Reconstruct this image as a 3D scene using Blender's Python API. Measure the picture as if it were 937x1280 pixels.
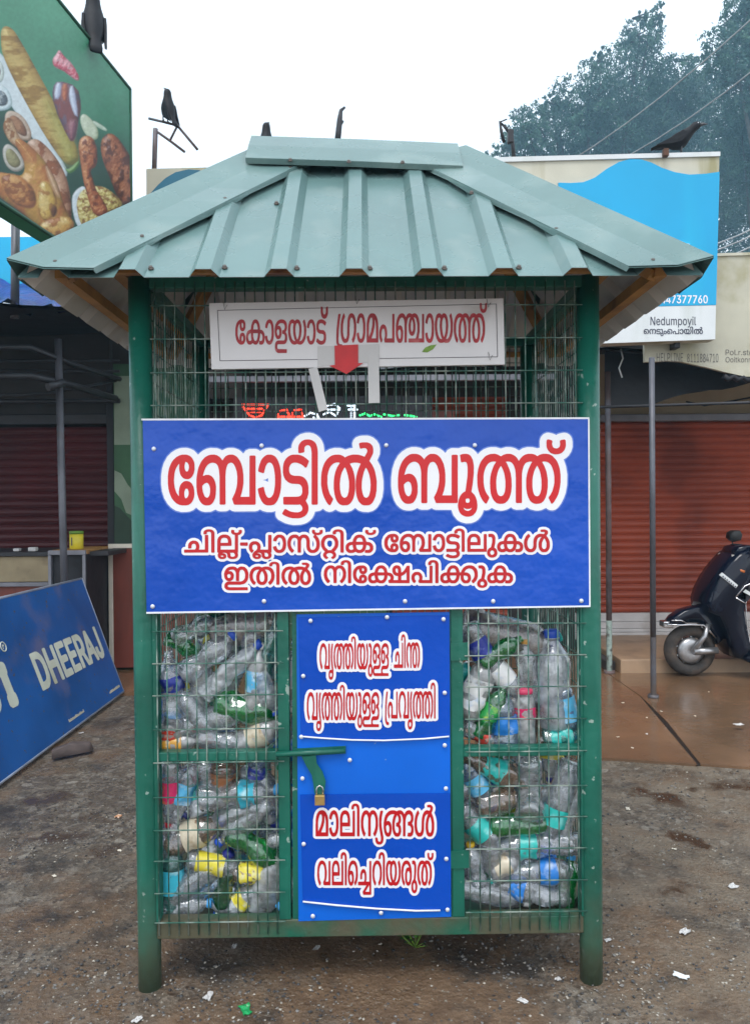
import bpy, bmesh, math, random
from mathutils import Vector, Matrix, noise as mnoise
R = math.radians
for o in list(bpy.data.objects): bpy.data.objects.remove(o)
scene = bpy.context.scene
col = scene.collection

# ------------------------------------------------------------------ camera
CAM_H, PITCH, ROLL, FOCAL = 1.3166, .0072, -.0075, 950.0
FW = Vector((0, math.cos(PITCH), -math.sin(PITCH)))
_up = Vector((0, math.sin(PITCH), math.cos(PITCH))); _rt = Vector((1, 0, 0))
RT = _rt*math.cos(ROLL) + _up*math.sin(ROLL)
UP = -_rt*math.sin(ROLL) + _up*math.cos(ROLL)
EYE = Vector((0, 0, CAM_H))
cd = bpy.data.cameras.new('camera'); cam = bpy.data.objects.new('camera', cd); col.objects.link(cam)
cd.sensor_fit = 'VERTICAL'; cd.sensor_height = 36; cd.lens = 36*FOCAL/1280
cd.clip_start = .05; cd.clip_end = 600
cam.matrix_world = Matrix(((RT.x, UP.x, -FW.x, 0), (RT.y, UP.y, -FW.y, 0), (RT.z, UP.z, -FW.z, CAM_H), (0, 0, 0, 1)))
scene.camera = cam

# ------------------------------------------------------------------ overcast sky and sun
w = bpy.data.worlds.new('World'); scene.world = w; w.use_nodes = True
nt = w.node_tree; nt.nodes.clear()
sky = nt.nodes.new('ShaderNodeTexSky'); sky.sky_type = 'NISHITA'; sky.sun_disc = False
SUN_EL, SUN_AZ = R(62), R(200)      # azimuth the light comes from, clockwise from +Y
sky.sun_elevation = SUN_EL; sky.sun_rotation = SUN_AZ
mix = nt.nodes.new('ShaderNodeMix'); mix.data_type = 'RGBA'
mix.inputs[0].default_value = .86; mix.inputs[7].default_value = (11.6, 12.2, 12.9, 1)
bg = nt.nodes.new('ShaderNodeBackground'); bg.inputs[1].default_value = .125
wo = nt.nodes.new('ShaderNodeOutputWorld')
nt.links.new(sky.outputs[0], mix.inputs[6]); nt.links.new(mix.outputs[2], bg.inputs[0]); nt.links.new(bg.outputs[0], wo.inputs[0])
sl = bpy.data.lights.new('sun', 'SUN'); sl.energy = 1.5; sl.angle = R(24); sl.color = (1, .97, .93)
sun = bpy.data.objects.new('sun', sl); col.objects.link(sun)
sd = Vector((math.sin(SUN_AZ)*math.cos(SUN_EL), math.cos(SUN_AZ)*math.cos(SUN_EL), math.sin(SUN_EL)))
sun.rotation_euler = sd.to_track_quat('Z', 'Y').to_euler()
vs = scene.view_settings
vs.view_transform = 'Standard'; vs.look = 'None'; vs.exposure = 0.3; vs.gamma = 1; vs.use_curve_mapping = False
scene.cycles.transparent_max_bounces = 40; scene.cycles.max_bounces = 8
scene.cycles.use_denoising = True

# ------------------------------------------------------------------ helpers
def ray(px, py): return FW + RT*((px-468.5)/FOCAL) - UP*((py-640)/FOCAL)
def AT(px, py, Y):
    "world point seen at a photograph pixel, at distance Y"
    d = ray(px, py); return EYE + d*(Y/d.y)
def GR(px, py, z=0):
    "ground point seen at a photograph pixel"
    d = ray(px, py); return EYE + d*((z-CAM_H)/d.z)

def link(name, me, m=None, parent=None):
    o = bpy.data.objects.new(name, me); col.objects.link(o)
    if m is not None and me is not None:
        for q in (m if isinstance(m, (list, tuple)) else [m]): me.materials.append(q)
    if parent is not None: o.parent = parent
    return o
def empty(name, loc=(0, 0, 0), rz=0):
    o = bpy.data.objects.new(name, None); col.objects.link(o)
    o.location = loc; o.rotation_euler = (0, 0, rz); o.empty_display_size = .1
    return o
def tag(o, label=None, cat=None, group=None, kind=None):
    if label: o['label'] = label
    if cat: o['category'] = cat
    if group: o['group'] = group
    if kind: o['kind'] = kind
    return o
def dup(o, parent=None):
    c = o.copy(); col.objects.link(c)
    if parent is not None: c.parent = parent
    for ch in list(o.children): dup(ch, c)
    return c

class MB:
    "collects shapes; build() links them as one mesh object"
    def __init__(s): s.v = []; s.f = []; s.m = []; s.sm = []
    def add(s, vs, fs, mi=0, smooth=False):
        n = len(s.v); s.v += [tuple(p) for p in vs]
        for f in fs: s.f.append([i+n for i in f]); s.m.append(mi); s.sm.append(smooth)
        return s
    def box(s, a, b, mi=0):
        x0, y0, z0 = a; x1, y1, z1 = b
        V = [(x0,y0,z0),(x1,y0,z0),(x1,y1,z0),(x0,y1,z0),(x0,y0,z1),(x1,y0,z1),(x1,y1,z1),(x0,y1,z1)]
        return s.add(V, [(0,3,2,1),(4,5,6,7),(0,1,5,4),(1,2,6,5),(2,3,7,6),(3,0,4,7)], mi)
    def bbox(s, a, b, c=.006, mi=0):
        "box with chamfered vertical and horizontal edges"
        bm = bmesh.new(); bmesh.ops.create_cube(bm, size=1)
        for v in bm.verts:
            v.co = Vector([(a[i]+b[i])/2 + v.co[i]*(b[i]-a[i]) for i in range(3)])
        c = min(c, .45*min(abs(b[i]-a[i]) for i in range(3)))
        bmesh.ops.bevel(bm, geom=bm.edges[:], offset=c, segments=2, affect='EDGES', profile=.5)
        bm.verts.ensure_lookup_table()
        s.add([v.co.copy() for v in bm.verts], [[v.index for v in f.verts] for f in bm.faces], mi, False); bm.free(); return s
    def tube(s, pts, r, n=8, mi=0, smooth=True, cap=True):
        "round bar along a polyline; r a number or one per point"
        pts = [Vector(p) for p in pts]; N = len(pts)
        rs = r if isinstance(r, (list, tuple)) else [r]*N
        V = []; F = []; up = None
        for i, p in enumerate(pts):
            t = (pts[min(i+1, N-1)] - pts[max(i-1, 0)]).normalized()
            if up is None: up = Vector((0, 0, 1)) if abs(t.z) < .9 else Vector((1, 0, 0))
            a = t.cross(up).normalized(); b = a.cross(t).normalized(); up = b
            for k in range(n):
                q = 2*math.pi*k/n + math.pi/n; V.append(p + (a*math.cos(q) + b*math.sin(q))*rs[i])
        for i in range(N-1):
            for k in range(n): F.append((i*n+k, i*n+(k+1) % n, (i+1)*n+(k+1) % n, (i+1)*n+k))
        s.add(V, F, mi, smooth)
        if cap:
            m = len(s.v)-len(V)
            s.f += [[m+k for k in range(n)][::-1], [m+(N-1)*n+k for k in range(n)]]; s.m += [mi, mi]; s.sm += [False, False]
        return s
    def lathe(s, prof, n=20, mi=0, M=None, cap=True):
        V = []; F = []
        for z, r in prof:
            for k in range(n): q = 2*math.pi*k/n; V.append(Vector((r*math.cos(q), r*math.sin(q), z)))
        if M is not None: V = [M @ p for p in V]
        L = len(prof)
        for i in range(L-1):
            for k in range(n): F.append((i*n+k, i*n+(k+1) % n, (i+1)*n+(k+1) % n, (i+1)*n+k))
        m = len(s.v); s.add(V, F, mi, True)
        if cap:
            s.f += [[m+k for k in range(n)][::-1], [m+(L-1)*n+k for k in range(n)]]; s.m += [mi, mi]; s.sm += [False, False]
        return s
    def prism(s, poly, d, mi=0):
        "polygon (3D points) extruded by vector d"
        n = len(poly); A = [Vector(p) for p in poly]; B = [p+Vector(d) for p in A]
        return s.add(A+B, [list(range(n))[::-1], list(range(n, 2*n))] + [(i, (i+1) % n, n+(i+1) % n, n+i) for i in range(n)], mi)
    def puff(s, poly, c, axis, hw, mi=0, lay=((-1,.86),(-.9,.96),(-.45,1.0),(.45,1.0),(.9,.96),(1,.86))):
        "side outline poly swept along axis with rounded flanks"
        P = [Vector(p) for p in poly]; c = Vector(c); n = len(P); ax = Vector(axis); V = []; F = []
        for o, k in lay: V += [c + (p-c)*k + ax*(o*hw) for p in P]
        for i in range(len(lay)-1):
            for k in range(n): F.append((i*n+k, i*n+(k+1) % n, (i+1)*n+(k+1) % n, (i+1)*n+k))
        m = len(s.v); s.add(V, F, mi, True)
        L = len(lay)-1
        s.f += [[m+k for k in range(n)][::-1], [m+L*n+k for k in range(n)]]; s.m += [mi, mi]; s.sm += [True, True]
        return s
    def mesh(s, name):
        me = bpy.data.meshes.new(name); me.from_pydata(s.v, [], s.f)
        me.polygons.foreach_set('material_index', s.m); me.polygons.foreach_set('use_smooth', s.sm)
        me.update(); return me
    def build(s, name, m, parent=None): 
        me = s.mesh(name); bm = bmesh.new(); bm.from_mesh(me); bmesh.ops.recalc_face_normals(bm, faces=bm.faces[:]); bm.to_mesh(me); bm.free()
        return link(name, me, m, parent)
    def build_raw(s, name, m, parent=None): return link(name, s.mesh(name), m, parent)

# ------------------------------------------------------------------ materials
def mat(name, base, rough=.5, metal=0., var=.18, scale=6., dark=None, bump=0., bscale=60., stain=None, sscale=3., samt=.5, streak=False, spec=.5, rvar=.0, coords='Object', bdist=.01, chips=None, camt=.66):
    """painted / weathered surface: base colour with soft variation, optional stain colour in patches, optional
    vertical run-off streaks, optional chipped spots, and a bump"""
    m = bpy.data.materials.new(name); m.use_nodes = True; n = m.node_tree.nodes; L = m.node_tree.links
    b = n['Principled BSDF']; b.inputs['Roughness'].default_value = rough; b.inputs['Metallic'].default_value = metal
    b.inputs['Specular IOR Level'].default_value = spec
    tc = n.new('ShaderNodeTexCoord')
    def nz(sc, det=4, src=None, st=None):
        t = n.new('ShaderNodeTexNoise'); t.inputs['Scale'].default_value = sc; t.inputs['Detail'].default_value = det
        if st:
            mp = n.new('ShaderNodeMapping'); mp.inputs['Scale'].default_value = st; L.new(tc.outputs[coords], mp.inputs[0]); L.new(mp.outputs[0], t.inputs[0])
        else: L.new(tc.outputs[coords], t.inputs[0])
        return t.outputs['Fac']
    def ramp(src, a, bb):
        r = n.new('ShaderNodeMapRange'); r.inputs[1].default_value = a; r.inputs[2].default_value = bb; L.new(src, r.inputs[0]); return r.outputs[0]
    def mx(fac, a, bcol):
        q = n.new('ShaderNodeMix'); q.data_type = 'RGBA'
        L.new(fac, q.inputs[0])
        for i, v in ((6, a), (7, bcol)):
            if isinstance(v, tuple): q.inputs[i].default_value = (*v[:3], 1)
            else: L.new(v, q.inputs[i])
        return q.outputs[2]
    lo = tuple(c*(1-var) for c in base); hi = tuple(min(1, c*(1+var)) for c in base)
    c = mx(ramp(nz(scale), .3, .7), lo, hi)
    if stain is not None:
        f = ramp(nz(sscale, 8, st=(1, 1, .12) if streak else None), samt, samt+.16)
        c = mx(f, c, stain)
    if chips is not None: c = mx(ramp(nz(38, 6), camt, camt+.03), c, chips)
    L.new(c, b.inputs['Base Color'])
    if rvar: 
        r = n.new('ShaderNodeMapRange'); r.inputs[3].default_value = max(0.02, rough-rvar); r.inputs[4].default_value = min(1, rough+rvar)
        L.new(nz(scale*2.3), r.inputs[0]); L.new(r.outputs[0], b.inputs['Roughness'])
    if bump:
        bn = n.new('ShaderNodeBump'); bn.inputs['Strength'].default_value = bump; bn.inputs['Distance'].default_value = bdist
        L.new(nz(bscale, 5), bn.inputs['Height']); L.new(bn.outputs[0], b.inputs['Normal'])
    return m
def emit(name, c, s):
    m = bpy.data.materials.new(name); m.use_nodes = True; b = m.node_tree.nodes['Principled BSDF']
    b.inputs['Base Color'].default_value = (*[x*.3 for x in c], 1); b.inputs['Emission Color'].default_value = (*c, 1); b.inputs['Emission Strength'].default_value = s
    return m
def plastic(name, tint, cloud, haze_c=(.88,.93,.98), rough=.07):
    "thin clear plastic: tinted see-through wall, glossy skin, a little milky"
    m = bpy.data.materials.new(name); m.use_nodes = True; n = m.node_tree.nodes; L = m.node_tree.links; n.clear()
    out = n.new('ShaderNodeOutputMaterial'); tr = n.new('ShaderNodeBsdfTransparent'); tr.inputs[0].default_value = (*tint, 1)
    gl = n.new('ShaderNodeBsdfGlossy'); gl.inputs['Roughness'].default_value = rough; gl.inputs[0].default_value = (.95, .97, 1, 1)
    df = n.new('ShaderNodeBsdfDiffuse'); df.inputs[0].default_value = (*haze_c, 1)
    tl = n.new('ShaderNodeBsdfTranslucent'); tl.inputs[0].default_value = (*haze_c, 1)
    tc = n.new('ShaderNodeTexCoord'); nz = n.new('ShaderNodeTexNoise'); nz.inputs['Scale'].default_value = 34; nz.inputs['Detail'].default_value = 5
    L.new(tc.outputs['Object'], nz.inputs[0])
    bn = n.new('ShaderNodeBump'); bn.inputs['Strength'].default_value = .42; bn.inputs['Distance'].default_value = .006
    vo = n.new('ShaderNodeTexVoronoi'); vo.inputs['Scale'].default_value = 55; vo.feature = 'SMOOTH_F1'; vo.inputs['Smoothness'].default_value = .25; L.new(tc.outputs['Object'], vo.inputs[0])
    ad = n.new('ShaderNodeMath'); ad.operation = 'MULTIPLY_ADD'; ad.inputs[1].default_value = .6; L.new(vo.outputs['Distance'], ad.inputs[0]); L.new(nz.outputs['Fac'], ad.inputs[2]); L.new(ad.outputs[0], bn.inputs['Height'])
    lw = n.new('ShaderNodeFresnel'); lw.inputs[0].default_value = 1.5
    L.new(bn.outputs[0], lw.inputs['Normal']); L.new(bn.outputs[0], gl.inputs['Normal'])
    mul = n.new('ShaderNodeMath'); mul.operation = 'MULTIPLY_ADD'; mul.inputs[1].default_value = 2.2; mul.inputs[2].default_value = .05; mul.use_clamp = True; L.new(lw.outputs[0], mul.inputs[0])
    cl = n.new('ShaderNodeMapRange'); cl.inputs[1].default_value = .35; cl.inputs[2].default_value = .75; cl.inputs[3].default_value = cloud*.4; cl.inputs[4].default_value = cloud*1.7
    L.new(nz.outputs['Fac'], cl.inputs[0])
    dm = n.new('ShaderNodeMixShader'); dm.inputs[0].default_value = .45; L.new(df.outputs[0], dm.inputs[1]); L.new(tl.outputs[0], dm.inputs[2])
    m1 = n.new('ShaderNodeMixShader'); m2 = n.new('ShaderNodeMixShader')
    L.new(cl.outputs[0], m1.inputs[0]); L.new(tr.outputs[0], m1.inputs[1]); L.new(dm.outputs[0], m1.inputs[2])
    L.new(mul.outputs[0], m2.inputs[0]); L.new(m1.outputs[0], m2.inputs[1]); L.new(gl.outputs[0], m2.inputs[2])
    L.new(m2.outputs[0], out.inputs[0])
    return m

M = {}
M['roof'] = mat('roof_paint', (.115,.202,.197), .28, 0, .12, 3, stain=(.165,.245,.235), sscale=7, samt=.52, streak=True, bump=.04, bscale=14, rvar=.08, chips=(.16,.22,.2), camt=.74)
M['cap'] = mat('roof_cap_paint', (.118,.205,.198), .27, 0, .12, 3, stain=(.165,.25,.238), sscale=6, samt=.52, bump=.08, bscale=7, rvar=.08)
M['roof_under'] = mat('roof_underside', (.62,.60,.57), .55, 0, .1, 5, stain=(.48,.45,.42), sscale=6, samt=.56)
M['green'] = mat('green_paint', (.006,.112,.076), .36, 0, .3, 4, stain=(.022,.16,.115), sscale=16, samt=.55, streak=True, bump=.2, bscale=40, chips=(.26,.36,.31), camt=.675, rvar=.12)
def muddy_foot(m, z0, z1, c):
    "splashed mud on the foot of a painted post, up to about z1 above its base"
    n = m.node_tree.nodes; L = m.node_tree.links; b = n['Principled BSDF']; src = b.inputs['Base Color'].links[0].from_socket
    tc = n.new('ShaderNodeTexCoord'); sx = n.new('ShaderNodeSeparateXYZ'); L.new(tc.outputs['Object'], sx.inputs[0])
    t = n.new('ShaderNodeTexNoise'); t.inputs['Scale'].default_value = 16; t.inputs['Detail'].default_value = 7; L.new(tc.outputs['Object'], t.inputs[0])
    a = n.new('ShaderNodeMath'); a.operation = 'MULTIPLY_ADD'; a.inputs[1].default_value = .22; L.new(t.outputs['Fac'], a.inputs[0]); L.new(sx.outputs[2], a.inputs[2])
    r = n.new('ShaderNodeMapRange'); r.inputs[1].default_value = z0+.11; r.inputs[2].default_value = z1+.11; r.inputs[3].default_value = .85; r.inputs[4].default_value = 0; L.new(a.outputs[0], r.inputs[0])
    q = n.new('ShaderNodeMix'); q.data_type = 'RGBA'; L.new(r.outputs[0], q.inputs[0]); L.new(src, q.inputs[6]); q.inputs[7].default_value = (*c, 1); L.new(q.outputs[2], b.inputs['Base Color']); return m
M['green_low'] = mat('green_paint_muddy', (.010,.105,.062), .45, 0, .25, 6, stain=(.085,.082,.05), sscale=5, samt=.40, bump=.2, bscale=50)
M['post'] = muddy_foot(mat('post_paint', (.006,.112,.076), .36, 0, .3, 4, stain=(.022,.16,.115), sscale=16, samt=.55, streak=True, bump=.2, bscale=40, chips=(.26,.36,.31), camt=.675, rvar=.12), .06, .34, (.055,.065,.038))
M['wire'] = mat('green_wire', (.035,.12,.09), .42, 0, .3, 9, stain=(.26,.31,.27), sscale=22, samt=.46)
M['banner'] = mat('blue_vinyl', (.002,.066,.44), .22, 0, .14, 2.2, spec=.42, bump=.6, bscale=2.6, bdist=.05, rvar=.06)
M['notice'] = mat('blue_vinyl_door', (.002,.064,.44), .25, 0, .1, 3, spec=.3, bump=.3, bscale=5, bdist=.03)
M['door'] = mat('blue_sheet', (.003,.125,.62), .3, 0, .12, 3, spec=.35, bump=.15, bscale=4, bdist=.03, chips=(.2,.3,.5), camt=.73)
M['red_ink'] = mat('red_ink', (.58,.004,.008), .3, 0, .05, 4)
M['red_ink2'] = mat('red_ink_small', (.50,.005,.010), .3, 0, .08, 4)
M['white_ink'] = mat('white_ink', (.82,.82,.85), .3, 0, .03, 4)
M['glow_ink'] = mat('pale_blue_ink', (.10,.20,.62), .3, 0, .03, 4)
M['white_edge'] = mat('white_edge', (.78,.8,.84), .4, 0, .1, 20)
M['rivet'] = mat('rivet', (.72,.76,.84), .35, .3, .15, 60)
M['screw'] = mat('screw_rust', (.10,.085,.075), .5, .6, .3, 80)
M['wood'] = mat('wood_batten', (.42,.215,.06), .6, 0, .3, 9, stain=(.17,.075,.03), sscale=7, samt=.55)
M['white_board'] = mat('white_board', (.68,.66,.66), .5, 0, .05, 4, stain=(.5,.47,.45), sscale=5, samt=.62)
M['painted_red'] = mat('painted_red', (.36,.012,.02), .5, 0, .2, 30, stain=(.5,.12,.12), sscale=40, samt=.6)
M['pen'] = mat('thin_line', (.06,.05,.06), .6)
M['paper'] = mat('paper', (.55,.54,.53), .7, 0, .04, 9, bump=.1, bscale=20)
M['arrow'] = mat('arrow_red', (.55,.016,.02), .5, 0, .12, 20)
M['leaf_green'] = mat('leaf_paint', (.16,.30,.03), .5, 0, .4, 60)
M['brass'] = mat('brass', (.62,.42,.15), .32, .8, .15, 40)
M['steel'] = mat('steel', (.5,.5,.5), .25, .9, .1, 30)
M['pipe'] = mat('grey_pipe', (.11,.112,.13), .45, .3, .25, 6, stain=(.1,.07,.05), sscale=4, samt=.55)
M['pipe_rust'] = mat('rusty_pipe', (.14,.10,.095), .55, .2, .3, 6, stain=(.2,.21,.25), sscale=3, samt=.5)
M['pipe_flake'] = mat('flaking_pipe', (.30,.38,.34), .6, 0, .3, 12, stain=(.06,.045,.04), sscale=18, samt=.5)
M['dark'] = mat('dark_tarp', (.012,.012,.017), .6, 0, .4, 3, bump=.3, bscale=5, bdist=.04)
M['dark_metal'] = mat('dark_metal', (.030,.030,.035), .5, .2, .3, 6)
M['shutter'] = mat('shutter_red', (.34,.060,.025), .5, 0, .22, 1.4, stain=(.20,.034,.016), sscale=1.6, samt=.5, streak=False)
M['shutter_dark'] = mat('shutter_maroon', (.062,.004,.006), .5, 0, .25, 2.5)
M['beige_wall'] = mat('beige_wall', (.40,.31,.20), .8, 0, .15, 3, stain=(.3,.22,.14), sscale=3, samt=.55, streak=True)
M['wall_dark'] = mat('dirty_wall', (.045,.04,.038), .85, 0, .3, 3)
M['white_wall'] = mat('white_plinth', (.62,.58,.56), .7, 0, .14, 4, stain=(.34,.28,.24), sscale=3, samt=.57)
M['tile'] = mat('step_tile', (.36,.24,.15), .45, 0, .15, 5, stain=(.25,.17,.11), sscale=4, samt=.55)
M['camo1'] = mat('wall_camo_green', (.05,.12,.06), .8, 0, .2, 4)
M['camo2'] = mat('wall_camo_pale', (.24,.30,.22), .8, 0, .15, 4)
M['camo3'] = mat('wall_camo_dark', (.03,.055,.035), .8, 0, .2, 4)
M['tarp_blue'] = mat('tarp_blue', (.006,.03,.22), .35, 0, .4, 5, bump=.8, bscale=7, bdist=.06)
M['sheet_cyan'] = mat('sheet_cyan', (.004,.46,.78), .5, 0, .12, 2)
M['concrete'] = mat('wet_concrete', (.185,.105,.058), .20, 0, .26, 1.3, stain=(.12,.072,.042), sscale=1.1, samt=.47, bump=.2, bscale=14, bdist=.010, rvar=.14)
M['board_blue'] = mat('board_blue', (.008,.085,.30), .42, 0, .22, 2.2, stain=(.10,.115,.24), sscale=2.6, samt=.51, bump=.2, bscale=4, bdist=.02, chips=(.10,.07,.05), camt=.66)
M['board_cream'] = mat('letter_cream', (.58,.60,.50), .5, 0, .12, 5, stain=(.42,.40,.26), sscale=3, samt=.55)
M['board_rim'] = mat('board_rim', (.30,.34,.42), .5, .2, .3, 8)
M['brown_panel'] = mat('brown_panel', (.20,.045,.028), .5, 0, .2, 3, stain=(.15,.035,.02), sscale=9, samt=.52, streak=True)
M['cream'] = mat('cream_frame', (.66,.6,.5), .6, 0, .1, 6)
M['counter'] = mat('counter_ply', (.34,.27,.16), .65, 0, .2, 5, stain=(.2,.15,.09), sscale=6, samt=.56)
M['grey_frame'] = mat('grey_frame', (.22,.22,.25), .5, .2, .15, 8)
M['tin_yellow'] = mat('tin_yellow', (.62,.52,.03), .45, 0, .15, 12)
M['tin_green'] = mat('tin_green', (.12,.26,.03), .45, 0, .2, 12)
M['sign_blue'] = mat('sign_cyan_blue', (.002,.36,.66), .5, 0, .08, 1.6, stain=(.004,.42,.70), sscale=4, samt=.58, streak=True)
M['sign_white'] = mat('sign_white', (.68,.71,.72), .5, 0, .06, 3, stain=(.56,.6,.58), sscale=4, samt=.56, streak=True)
M['sign_old'] = mat('sign_weathered', (.56,.54,.44), .6, 0, .1, 3, stain=(.33,.30,.16), sscale=5, samt=.51, streak=True)
M['sign_old2'] = mat('sign_weathered_more', (.50,.48,.38), .6, 0, .12, 3, stain=(.34,.31,.17), sscale=3.2, samt=.50)
M['rust'] = mat('rust', (.09,.04,.022), .8, 0, .4, 14)
M['teal'] = mat('sign_teal', (.02,.15,.24), .5, 0, .12, 4)
M['ink_dark'] = mat('ink_dark', (.05,.055,.09), .5)
M['ink_grey'] = mat('ink_grey', (.13,.12,.11), .6)
M['bird'] = mat('crow_black', (.007,.007,.010), .6, 0, .3, 30, spec=.25)
M['beak'] = mat('crow_beak', (.05,.05,.055), .35)
M['scooter'] = mat('scooter_navy', (.004,.006,.016), .12, 0, .2, 6, rvar=.04, spec=.35)
M['tyre'] = mat('tyre', (.045,.038,.034), .8, 0, .3, 20, stain=(.11,.08,.06), sscale=7, samt=.5, bump=.4, bscale=80)
M['chrome'] = mat('chrome', (.62,.62,.64), .16, .95, .1, 20)
M['alloy'] = mat('alloy', (.42,.42,.43), .3, .8, .15, 20)
M['seat'] = mat('scooter_seat', (.015,.014,.014), .6)
M['lens'] = mat('headlamp_glass', (.55,.53,.5), .08, .2, .1, 20)
M['amber'] = mat('amber_lens', (.6,.16,.03), .2)
M['cable'] = mat('cable', (.03,.035,.04), .6)
M['cable_pale'] = mat('cable_pale', (.35,.38,.4), .6)
M['bark'] = mat('bark', (.05,.042,.034), .9, 0, .3, 4)
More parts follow.
